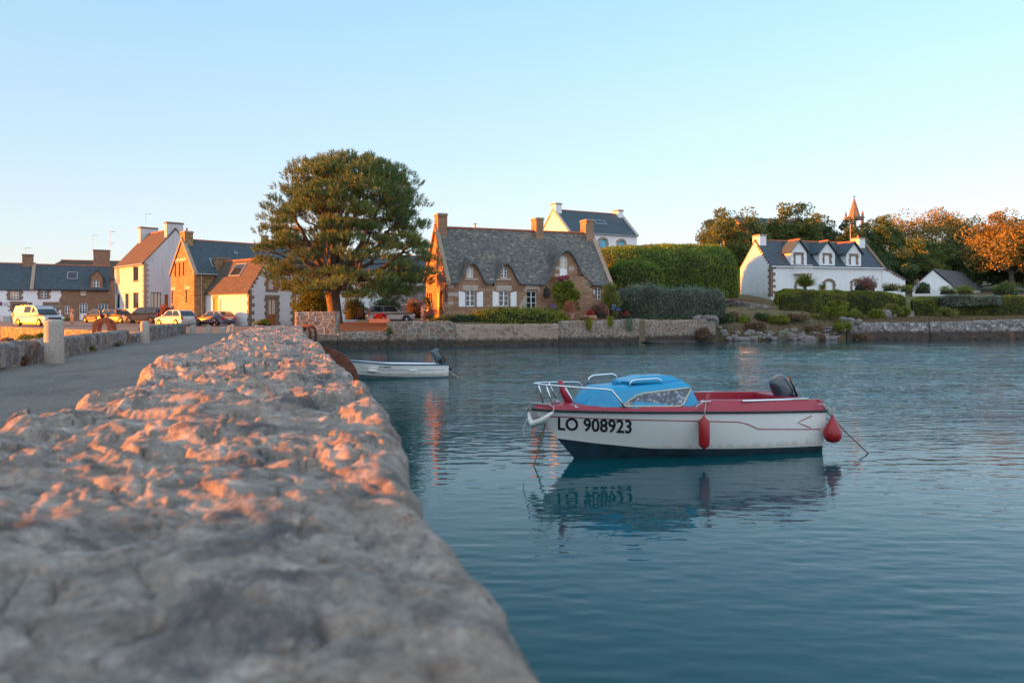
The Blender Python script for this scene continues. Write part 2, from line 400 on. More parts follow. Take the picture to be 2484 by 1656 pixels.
M['white3'] = m_plaster('bright_limewash', (.60, .60, .60), amt=.25)
M['paint_white'] = m_plain('white_paint', (.78, .80, .82), .45, var=.04)
M['paint_blue'] = m_plain('sky_blue_shutter', (.12, .42, .60), .5, var=.08)
M['brown_paint'] = m_plain('brown_shutter', (.17, .09, .06), .6, var=.15)
M['glass'] = m_glass('window_glass')
M['curtain'] = m_plain('pale_blind', (.55, .50, .40), .8, var=.1)
M['wood_warm'] = m_plain('varnished_wood', (.30, .085, .025), .5, var=.2)
M['metal_dark'] = m_plain('dark_metal', (.03, .032, .035), .5, metal=.3)
M['metal_grey'] = m_plain('zinc', (.35, .37, .39), .5, metal=.3)
M['steel'] = m_plain('polished_steel', (.72, .74, .76), .18, metal=1, var=.03)
M['rust'] = m_plain('rusted_steel', (.13, .045, .028), .85, var=.4, vs=14)
M['terracotta'] = m_plain('terracotta_pot', (.40, .19, .12), .85)
M['bark'] = m_granite('rough_bark', (.13, .085, .06), (.045, .03, .022), 7, .7)
M['bark_grey'] = m_granite('grey_bark', (.15, .12, .10), (.09, .08, .06), 9, .4)
M['tyre'] = m_plain('tyre_rubber', (.02, .02, .02), .9)
M['rim'] = m_plain('alloy', (.55, .55, .56), .3, metal=.8)
M['black'] = m_plain('black_plastic', (.015, .015, .017), .5)
M['plate'] = m_plain('number_plate', (.7, .7, .68), .5)
M['redlens'] = m_plain('red_lens', (.35, .02, .02), .2)
M['clearlens'] = m_plain('clear_lens', (.6, .62, .65), .15)
M['pine'] = m_leaf('pine_needles', [(.036, .08, .03), (.082, .135, .045), (.165, .20, .05), (.31, .27, .065)], .1)
M['leaf_oak'] = m_leaf('oak_leaves', [(0.045, 0.070, 0.022), (0.089, 0.127, 0.035), (0.152, 0.189, 0.048), (0.253, 0.253, 0.066)], .3)
M['leaf_dark'] = m_leaf('dark_leaves', [(0.029, 0.055, 0.026), (0.053, 0.095, 0.040), (0.096, 0.138, 0.048), (0.144, 0.175, 0.066)], .25)
M['leaf_sunlit'] = m_leaf('sunlit_leaves', [(.10, .09, .03), (.18, .15, .04), (.27, .20, .05), (.34, .24, .07)], .2)  # low orange sun on the crowns put into the leaf colour
M['hedge'] = m_leaf('privet_leaves', [(0.049, 0.070, 0.012), (0.126, 0.155, 0.020), (0.239, 0.253, 0.029), (0.393, 0.350, 0.043)], .2)
M['cypress'] = m_leaf('cypress_sprays', [(0.039, 0.079, 0.015), (0.099, 0.166, 0.021), (0.171, 0.251, 0.030), (0.265, 0.317, 0.046)], .15)
M['grey_leaf'] = m_leaf('silver_green_leaves', [(0.063, 0.092, 0.069), (0.128, 0.163, 0.119), (0.201, 0.238, 0.182), (0.328, 0.347, 0.274)], .15)
M['dry'] = m_leaf('dry_bracken', [(0.075, 0.045, 0.030), (0.150, 0.090, 0.053), (0.240, 0.150, 0.090), (0.180, 0.165, 0.075)], .2)
M['weed'] = m_leaf('weed_leaves', [(0.077, 0.092, 0.023), (0.139, 0.154, 0.031), (0.231, 0.231, 0.046), (0.308, 0.262, 0.077)], .25)
M['fl_red'] = m_leaf('red_petals', [(0.250, 0.010, 0.020), (0.400, 0.020, 0.030), (0.500, 0.030, 0.050)], .2)
M['fl_pink'] = m_leaf('pink_petals', [(0.300, 0.050, 0.080), (0.450, 0.100, 0.140), (0.350, 0.060, 0.140)], .2)
M['fl_hyd'] = m_leaf('faded_hydrangea', [(0.140, 0.060, 0.050), (0.240, 0.110, 0.090), (0.320, 0.170, 0.140)], .2)
M['fl_purple'] = m_leaf('purple_petals', [(0.200, 0.080, 0.250), (0.340, 0.160, 0.380)], .2)
M['fl_blue'] = m_leaf('blue_petals', [(0.080, 0.170, 0.420), (0.160, 0.280, 0.550)], .2)
M['fl_orange'] = m_leaf('orange_petals', [(0.300, 0.090, 0.050), (0.420, 0.160, 0.080), (0.350, 0.120, 0.100)], .25)
M['fl_white'] = m_leaf('white_petals', [(0.500, 0.450, 0.450), (0.650, 0.600, 0.600), (0.400, 0.300, 0.400)], .2)
M['core'] = m_plain('inner_twigs', (.012, .012, .006), .95)
# ---------------- the setting: ground, road, water ----------------
def Ds(x):                                        # shoreline distance
    return np.interp(x, [-300, -100, -60, -47, -20.5, -15.6, -15.4, -12.4, 10.2, 10.6, 18, 24, 30.8, 48.2, 100, 300],
                        [90, 76, 73, 68, 46.2, 50, 52.2, 52.2, 59.3, 60.8, 64.6, 66.4, 67.6, 69.7, 75, 95])
def ground_z(x, y):
    x = np.asarray(x, float); y = np.asarray(y, float); t = y-Ds(x)
    zl = np.clip(1.15+np.maximum(0, y-62)*.0097, 0, 2.4)
    zt = np.interp(t, [0, 1.5, 6], [1.10, 1.15, 1.62])+smooth(70, 92, y)*1.6
    zc = 1.75+smooth(75, 94, y)*4.75
    zr0 = np.interp(t, [0, .8, 2.2, 4.0, 6], [.05, .5, 1.0, 1.95, 2.05])
    zr1 = np.interp(t, [0, 1.2, 6], [1.5, 1.6, 2.0])
    up = np.interp(y, [70, 78, 90, 110, 150], [0, .8, 2.5, 4.0, 8.0])
    zm = 1.9+smooth(72, 94, y)*3.6
    a = smooth(-15.5, -15.2, x); b = smooth(-9.2, -8.6, x); c = smooth(9.5, 12, x); d = smooth(17.5, 19, x); e_ = smooth(29.5, 31, x)
    z = zl*(1-a)+zt*a; z = z*(1-b)+zc*b; z = z*(1-c)+zm*c
    up2 = np.interp(y, [70, 79, 90, 110, 150], [0, .15, 2.3, 4.0, 8.0])
    zr = (zr0+up)*(1-e_)+(zr1+up2)*e_
    z = z*(1-d)+zr*d
    return z
def gz(x, y): return float(ground_z(x, y))
m, nt, b = new_mat('asphalt'); v = coords(nt)
n1 = noise(nt, v, 26, 5, .85); n2 = noise(nt, v, .5, 5, .6); n3 = noise(nt, v, 14, 4, .7)
col = ramp(nt, n1, [(.38, (.045, .04, .035)), (.5, (.125, .112, .10)), (.64, (.28, .25, .22))])
col = mixc(nt, ramp(nt, n2, [(.35, (0,)*3), (.7, (.5,)*3)]), col, (.18, .15, .12)); n4 = noise(nt, coords(nt, 'Object', (1, .35, 1)), .9, 6, .7); col = mixc(nt, ramp(nt, n4, [(.5, (0,)*3), (.6, (.6,)*3)]), col, (.07, .062, .055)); L(nt, col, b.inputs['Base Color'])
b.inputs['Roughness'].default_value = .85; bump(nt, b, mixc(nt, .4, n1, n3), .7, .012); M['asphalt'] = m
m, nt, b = new_mat('dry_grass_ground'); v = coords(nt)
n1 = noise(nt, v, 22, 5, .8); n2 = noise(nt, v, .35, 5, .65)
col = ramp(nt, n1, [(.3, (.05, .045, .02)), (.5, (.12, .10, .045)), (.7, (.22, .17, .09))])
col = mixc(nt, ramp(nt, n2, [(.42, (0,)*3), (.6, (.7,)*3)]), col, (.16, .10, .06)); L(nt, col, b.inputs['Base Color'])
b.inputs['Roughness'].default_value = .95; bump(nt, b, n1, 1, .06); M['grassland'] = m
m, nt, b = new_mat('lawn_turf'); v = coords(nt)
n1 = noise(nt, v, 30, 4, .8); n2 = noise(nt, v, .5, 4, .6)
col = ramp(nt, n2, [(.35, (.11, .12, .035)), (.55, (.22, .17, .08)), (.75, (.32, .24, .12))])
col = mixc(nt, ramp(nt, n1, [(.3, (.5,)*3), (.6, (0,)*3)]), col, (.05, .05, .02)); L(nt, col, b.inputs['Base Color'])
b.inputs['Roughness'].default_value = .95; bump(nt, b, n1, 1, .04); M['lawn'] = m
m, nt, b = new_mat('pine_needle_litter'); v = coords(nt)
n1 = noise(nt, v, 25, 5, .8)
L(nt, ramp(nt, n1, [(.3, (.06, .03, .018)), (.5, (.13, .065, .035)), (.7, (.22, .12, .07))]), b.inputs['Base Color'])
b.inputs['Roughness'].default_value = .95; bump(nt, b, n1, 1, .04); M['litter'] = m
xs = np.concatenate([[-1500, -900, -600, -400, -300, -220, -160, -130, -100, -90, -80, -72], np.arange(-66, -22, 1.5), np.arange(-22, 55, .45), np.arange(56, 80, 2), [85, 92, 100, 115, 135, 160, 200, 300, 450, 700, 1500]])
ts = np.array([-.3, .12, .13, .4, .8, 1.3, 1.8, 2.4, 3, 3.6, 4.3, 5, 6, 7, 8, 9.5, 11, 13, 15, 17, 19.5, 22, 25, 28, 31, 35, 40, 46, 53, 62, 75, 90, 120, 170, 260, 400, 800, 2200])
XX, TT = np.meshgrid(xs, ts); YY = Ds(XX)+TT
ZZ = ground_z(XX, np.maximum(YY, Ds(XX)))
ZZ += .05*fbm(XX*.5, YY*.5, 0, 3)*smooth(17, 19, XX)
ZZ[0] = -3; ZZ[1] = np.where((xs > 18.5) & (xs < 30.5), 0.0, -3)
V = np.stack([XX, YY, ZZ], -1)
a_, b_ = V.shape[:2]; idx = np.arange(a_*b_).reshape(a_, b_)
q = np.stack([idx[:-1, :-1], idx[:-1, 1:], idx[1:, 1:], idx[1:, :-1]], -1).reshape(-1, 4)
cx_ = (XX[:-1, :-1]+XX[1:, 1:]).ravel()/2; cy_ = (YY[:-1, :-1]+YY[1:, 1:]).ravel()/2; ct_ = (TT[:-1, :-1]+TT[1:, 1:]).ravel()/2
zone = np.zeros(len(q), int)
zone[(cx_ < -15.3) & (cy_ < 100)] = 1
zone[(cx_ > -15.3) & (cx_ < -7) & (cy_ < 63)] = 2
zone[(cx_ > 18) & (ct_ > 4.2) & (cy_ < 96)] = 3
def sub(name, k, mat):
    s = q[zone == k]; o = np_mesh(name, V.reshape(-1, 3), s.ravel(), np.full(len(s), 4), mat, None, True)
    bm = bmesh.new(); bm.from_mesh(o.data); bmesh.ops.delete(bm, geom=[w for w in bm.verts if not w.link_faces], context='VERTS'); bm.to_mesh(o.data); bm.free()
    return tag(o, kind='structure')
sub('ground', 0, M['grassland']); sub('parking_area', 1, M['asphalt']); sub('garden_ground', 2, M['litter']); sub('lawn', 3, M['lawn'])
# island behind the viewpoint
g_ = MB(); g_.box(-300, -22, -300, 1.2, -3, 1.2); g_.box(-21.99, 60, -300, -14, -3, 1.19)
tag(g_.build('island_ground', M['grassland']), kind='structure')
# causeway: road between two low walls
def XR(D): return .366-.299*D                      # outer (water) edge of the right-hand parapet
def XL(D): return -1.26-.299*D
def XW(D): return -6.3-.313*D                      # road face of the left-hand wall
c_ = MB()
for d0, d1 in ((-14, 10), (10, 30), (30, 50.5)):
    c_.quad((XW(d0)-.45, d0, 1.2), (XL(d0)+.4, d0, 1.2), (XL(d1)+.4, d1, 1.2), (XW(d1)-.45, d1, 1.2))
tag(c_.build('road', M['asphalt']), kind='structure')
c_ = MB(); c_.poly([(XW(-14)-.5, -14, 1.18), (XR(-14)-.15, -14, 1.18), (XR(50.5)-.15, 50.5, 1.1), (XW(50.5)-.5, 50.5, 1.1)])
c_.quad((XW(-14)-.5, -14, 1.18), (XW(50.5)-.5, 50.5, 1.1), (XW(50.5)-.5, 50.5, -3), (XW(-14)-.5, -14, -3))
c_.quad((XR(-14)-.15, -14, 1.18), (XR(50.5)-.15, 50.5, 1.1), (XR(50.5)-.15, 50.5, -3), (XR(-14)-.15, -14, -3))
m_cs = m_rubble('causeway_masonry', [(.16, .14, .12), (.26, .22, .19), (.2, .18, .16)], (.2, .18, .16), 2.2)
tag(c_.build('causeway_embankment', m_cs), kind='structure')
# water
m, nt, b = new_mat('sea_water'); g = N(nt, 'NewGeometry')
def wpos(sx, sy, rz=0):
    mp = N(nt, 'Mapping'); mp.inputs['Scale'].default_value = (sx, sy, 1); mp.inputs['Rotation'].default_value = (0, 0, rz); L(nt, g.outputs['Position'], mp.inputs[0]); return mp.outputs[0]
sz = N(nt, 'SeparateXYZ'); L(nt, g.outputs['Position'], sz.inputs[0])
# breeze: calm close to the camera and in the lee of the far wall, ruffled in between
pn = noise(nt, wpos(.10, .16, .3), 1.0, 3, .5)
near = N(nt, 'MapRange', interpolation_type='SMOOTHSTEP'); L(nt, sz.outputs[1], near.inputs[0]); near.inputs[1].default_value = 12; near.inputs[2].default_value = 27; near.inputs[3].default_value = .14; near.inputs[4].default_value = 1
# lee of the shore and of the causeway: distance from a line along the far wall
le = N(nt, 'VectorMath', operation='DOT_PRODUCT'); le.inputs[1].default_value = (.31, -1, 0); L(nt, g.outputs['Position'], le.inputs[0])
fr = N(nt, 'MapRange', interpolation_type='SMOOTHSTEP'); L(nt, le.outputs['Value'], fr.inputs[0]); fr.inputs[1].default_value = -56; fr.inputs[2].default_value = -34; fr.inputs[3].default_value = .012; fr.inputs[4].default_value = 1
pa = N(nt, 'MapRange'); L(nt, pn, pa.inputs[0]); pa.inputs[1].default_value = .3; pa.inputs[2].default_value = .62; pa.inputs[3].default_value = .3; pa.inputs[4].default_value = 1.3
m1 = N(nt, 'Math', operation='MULTIPLY'); L(nt, near.outputs[0], m1.inputs[0]); L(nt, fr.outputs[0], m1.inputs[1])
le2 = N(nt, 'VectorMath', operation='DOT_PRODUCT'); le2.inputs[1].default_value = (1, .299, 0); L(nt, g.outputs['Position'], le2.inputs[0])
cw = N(nt, 'MapRange', interpolation_type='SMOOTHSTEP'); L(nt, le2.outputs['Value'], cw.inputs[0]); cw.inputs[1].default_value = 3; cw.inputs[2].default_value = 15; cw.inputs[3].default_value = .3; cw.inputs[4].default_value = 1
m0 = N(nt, 'Math', operation='MULTIPLY'); L(nt, m1.outputs[0], m0.inputs[0]); L(nt, cw.outputs[0], m0.inputs[1])
m2 = N(nt, 'Math', operation='MULTIPLY'); L(nt, m0.outputs[0], m2.inputs[0]); L(nt, pa.outputs[0], m2.inputs[1])
w1 = noise(nt, wpos(.55, 2.0, .10), 2.4, 2, .5, .3); w2 = noise(nt, wpos(.55, 1.6, -.08), 7, 2, .5, .2); w3 = noise(nt, wpos(1, 1), .9, 2, .5)
w4 = noise(nt, wpos(.22, .95, .08), 1.0, 3, .55, .5)
h = mixc(nt, .5, mixc(nt, .28, w1, w2), w4)
hh = N(nt, 'Math', operation='MULTIPLY'); L(nt, h, hh.inputs[0]); L(nt, m2.outputs[0], hh.inputs[1])
hs_ = N(nt, 'Math', operation='MULTIPLY_ADD'); L(nt, w3, hs_.inputs[0]); hs_.inputs[1].default_value = .03; L(nt, hh.outputs[0], hs_.inputs[2])
b.inputs['Base Color'].default_value = (.0001, .056, .069, 1); b.inputs['Roughness'].default_value = .015; b.inputs['IOR'].default_value = 1.28
bump(nt, b, hs_.outputs[0], 1.0, .2)
M['water'] = m
# the surface really undulates: calm near the viewpoint, under the far wall and beside the causeway, ruffled in the open
dd_ = [1.0]
while dd_[-1] < 82: dd_.append(dd_[-1]+max(.03, dd_[-1]*.0042))
dd_ = np.array(dd_); uu_ = np.linspace(0, 1, 620); DW, UW = np.meshgrid(dd_, uu_, indexing='ij')
XL_ = -(.42*DW+3); XR_ = .78*DW+6; XW_ = XL_+(XR_-XL_)*UW
lee = smooth(2.5, 13, XW_+.299*DW); nr_ = .13+.87*smooth(13, 27, DW); fa_ = .06+.94*smooth(2, 22, Ds(XW_)-DW)
gust = .45+.9*smooth(-.35, .35, fbm(XW_*.07, DW*.13, 0, 90, 3))
AW = (.25+.75*lee)*nr_*fa_*gust
HW_ = .022*vnoise(XW_*.45+.4*DW*.2, DW*1.15, 0, 91)+.014*vnoise(XW_*.8-.3*DW*.2, DW*2.3, 0, 92)+.007*vnoise(XW_*1.7, DW*4.3, 0, 93)+.003*vnoise(XW_*3.6, DW*8, 0, 94)
ew = np.clip(np.minimum(UW, 1-UW)*25, 0, 1)*np.clip((DW-1)*3, 0, 1)*np.clip((82-DW)/4, 0, 1)
HR_ = .0036*vnoise(XW_*2.6+.6*np.sin(DW*.7), DW*8.5, 0, 95)+.0016*vnoise(XW_*7, DW*19, 0, 96)
HR_ = HR_*(1-smooth(20, 34, DW))*(.5+.5*smooth(-.4, .4, fbm(XW_*.3, DW*.3, 0, 97, 2)))
wo = grid_mesh('water', np.stack([XW_, DW, (HW_*1.35*AW+HR_)*ew], -1)[:, ::-1], M['water'], smooth=True, uv=False); tag(wo, kind='structure')
w_ = MB()
x0a, x0b, x1a, x1b = -(.42*dd_[0]+3), -(.42*dd_[-1]+3), .78*dd_[0]+6, .78*dd_[-1]+6; y0_, y1_ = dd_[0], dd_[-1]
w_.poly([(-600, -400, 0), (600, -400, 0), (600, y0_, 0), (x1a, y0_, 0), (x0a, y0_, 0), (-600, y0_, 0)])
w_.poly([(-600, y0_, 0), (x0a, y0_, 0), (x0b, y1_, 0), (-600, y1_, 0)]); w_.poly([(x1a, y0_, 0), (600, y0_, 0), (600, y1_, 0), (x1b, y1_, 0)])
w_.poly([(-600, y1_, 0), (x0b, y1_, 0), (x1b, y1_, 0), (600, y1_, 0), (600, 110, 0), (-600, 110, 0)])
tag(w_.build('water', M['water']), kind='structure')
# ---------------- rough stone walls ----------------
def rough_wall(name, path, thick, mat, label=None, cat='wall', stone=.45, amp=.028, res=.16, parent=None, seed=0, ragged=.06, group=None, capdrop=0):
    """path: (x, y, zb, zt) along the FRONT face, front is on the right-hand side when walking the path (towards -normal)."""
    p = np.array(path, float); seg = np.hypot(np.diff(p[:, 0]), np.diff(p[:, 1])); s = np.concatenate([[0], np.cumsum(seg)])
    n = max(4, int(s[-1]/res)); t = np.linspace(0, s[-1], n)
    x = np.interp(t, s, p[:, 0]); y = np.interp(t, s, p[:, 1]); zb = np.interp(t, s, p[:, 2]); zt = np.interp(t, s, p[:, 3])
    dx = np.gradient(x, t); dy = np.gradient(y, t); l = np.hypot(dx, dy); nx, ny = dy/l, -dx/l     # outward (front) normal
    zt = zt+ragged*fbm(t/stone*.8, t*0, 0, seed+5, 3)
    H = float(np.max(zt-zb)); nf = max(3, int(H/res)); k = max(2, int(thick/res)); nb = 3
    prof = [(0, f) for f in np.linspace(0, 1, nf)]+[(f, 1) for f in np.linspace(0, 1, k+1)[1:]]+[(1, f) for f in np.linspace(1, 0, nb+1)[1:]]
    rows = []
    for j, (dpt, f) in enumerate(prof):
        z = zb+(zt-zb)*f
        front = dpt == 0; u = t/stone; w = (z if front or dpt == 1 else z+dpt*thick)/stone*1.5
        f1, f2, cid = worley(u, w, seed)
        d = amp*(np.clip((f2-f1)*3, 0, 1)-.6)+amp*.6*fbm(u*2.3, w*2.3, 0, seed+9, 3)+amp*.5*(cid-.5)
        if front or dpt == 1:
            sg = 1 if front else -1
            e0 = (f > .97)*.35*amp
            xx = x-nx*(dpt*thick-sg*(d-e0)); yy = y-ny*(dpt*thick-sg*(d-e0)); zz = z-(f > .97)*amp*.5
        else:
            xx = x-nx*dpt*thick; yy = y-ny*dpt*thick; zz = z+d
        rows.append(np.stack([xx, yy, zz], 1))
    V = np.stack(rows, 1)                           # n x prof x 3
    c0 = V[0].mean(0); c1 = V[-1].mean(0)
    V = np.concatenate([np.broadcast_to(c0, V[:1].shape), V, np.broadcast_to(c1, V[:1].shape)], 0)
    pv = np.array([(f*H if d_ == 0 else H+d_*thick if f == 1 else H+thick+(1-f)*H) for d_, f in prof])
    tu = np.concatenate([[t[0]-.3], t, [t[-1]+.3]]); UVg = np.stack(np.broadcast_arrays(tu[:, None], pv[None, :]), -1).reshape(-1, 2)
    o = grid_mesh(name, V, mat, parent, smooth=True)
    vi = np.empty(len(o.data.loops), np.int32); o.data.loops.foreach_get('vertex_index', vi); o.data.uv_layers[0].data.foreach_set('uv', UVg[vi].astype(np.float32).ravel())
    if label: tag(o, label, cat, group)
    return o
def lichen(mat, c, thr=.6, amt=.8, scale=.9):      # add coloured blotches to a stone material
    nt = mat.node_tree; b = nt.nodes['Principled BSDF']; src = b.inputs['Base Color'].links[0].from_socket
    n = noise(nt, coords(nt), scale, 7, .65)
    L(nt, mixc(nt, ramp(nt, n, [(thr, (0,)*3), (thr+.08, (amt,)*3)]), src, c), b.inputs['Base Color'])
mort = (.50, .47, .43)
stones = [(.15, .11, .085), (.26, .19, .15), (.20, .12, .08), (.32, .25, .20), (.17, .15, .135)]
M['shore_wall'] = m_rubble('pointed_rubble', stones, mort, 2.0, .05, 1.5, wet=(.028, .022, .018), wetz=.52)
M['shore_small'] = m_rubble('small_pointed_rubble', stones, mort, 2.7, .06, 1.5, wet=(.028, .022, .018), wetz=.52)
M['shore_brown'] = m_rubble('brown_faced_rubble', [(.22, .15, .11), (.38, .28, .22), (.28, .20, .15)], (.46, .39, .33), 2.2, .06, 1.6, wet=(.03, .022, .016), wetz=.45)
M['drystone'] = m_rubble('grey_drystone', [(.10, .09, .09), (.34, .32, .31), (.18, .16, .15), (.52, .50, .48)], (.03, .025, .02), 2.6, .07, 1.5, wet=(.05, .028, .02), wetz=.72)
lichen(M['drystone'], (.30, .10, .03), .60, .8, .45)
M['quay'] = m_rubble('sandy_rubble', [(.24, .16, .08), (.42, .29, .15), (.17, .11, .06), (.50, .37, .20)], (.07, .045, .025), 2.3, .06, 1.4)
M['low_wall'] = m_rubble('grey_rubble', [(.12, .105, .095), (.26, .23, .21), (.08, .07, .065), (.30, .24, .19)], (.16, .15, .14), 3.2, .06, .8, bumpd=.05)
lichen(M['low_wall'], (.40, .39, .37), .62, .8, 3)
rough_wall('stone_wall', [(-15.3, 52.1, -1, 2.52), (-12.35, 52.2, -1, 2.56)], 1.0, M['shore_wall'], 'tall square-topped rubble wall at the foot of the pine trunk', seed=3, ragged=.02, stone=.4, amp=.02)
rough_wall('stone_wall', [(-12.33, 52.2, -1, 1.14), (-8.95, 53.2, -1, 1.1)], .5, M['shore_small'], 'low stretch of white-pointed waterside wall below the brown pine-needle bank', seed=4, ragged=.03, stone=.33, amp=.04)
rough_wall('stone_wall', [(-8.93, 53.2, -1, 1.83), (-4.6, 54.5, -1, 1.86), (-4.2, 54.6, -1, 1.66)], .5, M['shore_wall'], 'waterside wall of large pale-pointed stones in front of the bronze car', seed=5, ragged=.03)
rough_wall('stone_wall', [(-4.18, 54.62, -1, 1.60), (3.6, 57.1, -1, 1.65)], .5, M['shore_brown'], 'brown stone waterside wall under the trailing ivy before the stone cottage', seed=6, ragged=.03)
rough_wall('stone_wall', [(3.62, 57.12, -1, 1.80), (10.2, 59.3, -1, 1.96)], .5, M['shore_small'], 'white-pointed waterside wall below the flower pots and hydrangeas', seed=7, ragged=.05)
rough_wall('stone_wall', [(10.4, 60.9, -.6, 1.95), (13.2, 62.0, -.2, 1.75), (15.5, 63.2, 0, 1.85), (17.7, 64.3, .2, 2.0)], .6, M['shore_small'], 'pale stone wall under the clipped silver-green hedge', seed=8, ragged=.08)
rough_wall('stone_wall', [(30.6, 67.5, -1, 1.55), (38.6, 68.5, -1, 1.56)], .5, M['drystone'], 'grey dry-stone shore wall below the tan strip of lawn, left of the ivy-grown joint', seed=9, ragged=.05, stone=.3)
rough_wall('stone_wall', [(38.8, 68.55, -1, 1.58), (48.2, 69.7, -1, 1.82), (80, 73, -1, 1.9)], .5, M['drystone'], 'orange-lichened dry-stone shore wall running out of the picture on the right', seed=10, ragged=.05, stone=.3)
rough_wall('quay_wall', [(-100, 76, -.8, 1.2), (-60, 73, -.8, 1.17), (-47, 68, -.8, 1.17), (-20.6, 46.1, -.8, 1.17)], .45, M['quay'], 'sunlit golden quay wall below the parked van', 'wall', seed=11, ragged=.02, stone=.3, amp=.03)
rough_wall('stone_wall', [(XW(-6), -6, 1.0, 1.76), (XW(18.6), 18.6, 1.0, 1.76)], .52, M['low_wall'], 'low rough wall left of the nearest round-topped granite bollard', seed=12, stone=.26, amp=.045, ragged=.05, res=.09)
rough_wall('stone_wall', [(XW(18.7), 18.7, 1.0, 1.76), (XW(31), 31, 1.0, 1.74)], .52, M['low_wall'], 'low rough roadside wall between the two granite bollards', seed=13, stone=.28, amp=.05, ragged=.04, res=.09)
rough_wall('stone_wall', [(XW(31.1), 31.1, 1.0, 1.55), (XW(33.8), 33.8, 1.0, 1.58), (XW(34)+.3, 34.05, 1.0, 1.86), (XW(46)+.4, 46, 1.0, 1.80)], .55, M['low_wall'], 'far end of the low roadside wall, beyond the smaller bollard', seed=14, stone=.3, amp=.05, ragged=.04, res=.12)
# small stone fragments of garden walls up the slope
rough_wall('garden_wall', [(20.5, 82, 2.9, 3.9), (24.5, 80.5, 2.7, 3.7), (27.2, 77.5, 2.4, 3.0)], .5, M['drystone'], 'tumbledown dry-stone wall behind the white garden chair', seed=15, stone=.3, ragged=.15)
rough_wall('garden_wall', [(37.5, 74.2, 1.8, 3.05), (40.6, 74.6, 1.8, 2.6)], .5, M['drystone'], 'dark stone wall stub in the gap between the two clipped hedges', seed=16, stone=.3, ragged=.1)
rough_wall('garden_wall', [(-13, 80.5, 1.8, 5.4), (-5.6, 80, 1.8, 5.6)], .4, M['drystone'], 'dark dry-stone garden wall behind the bronze car', seed=17, stone=.3, ragged=.1)
# ---------------- foreground parapet ----------------
m, nt, b = new_mat('weathered_granite_slab'); v = coords(nt)
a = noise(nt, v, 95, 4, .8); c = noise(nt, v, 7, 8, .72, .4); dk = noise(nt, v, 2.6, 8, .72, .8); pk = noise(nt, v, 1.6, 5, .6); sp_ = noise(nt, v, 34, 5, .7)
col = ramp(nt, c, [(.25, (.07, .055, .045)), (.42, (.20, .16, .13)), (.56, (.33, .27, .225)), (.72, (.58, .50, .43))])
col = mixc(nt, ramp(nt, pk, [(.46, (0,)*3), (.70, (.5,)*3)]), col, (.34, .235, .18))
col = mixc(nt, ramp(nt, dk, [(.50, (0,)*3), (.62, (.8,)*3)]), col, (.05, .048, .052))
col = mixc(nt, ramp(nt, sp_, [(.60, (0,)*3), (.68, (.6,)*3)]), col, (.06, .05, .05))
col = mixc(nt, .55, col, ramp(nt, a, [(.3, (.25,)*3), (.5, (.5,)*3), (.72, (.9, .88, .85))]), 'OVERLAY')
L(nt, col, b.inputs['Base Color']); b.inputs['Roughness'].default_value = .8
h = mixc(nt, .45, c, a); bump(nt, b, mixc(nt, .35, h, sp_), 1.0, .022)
M['slab'] = m
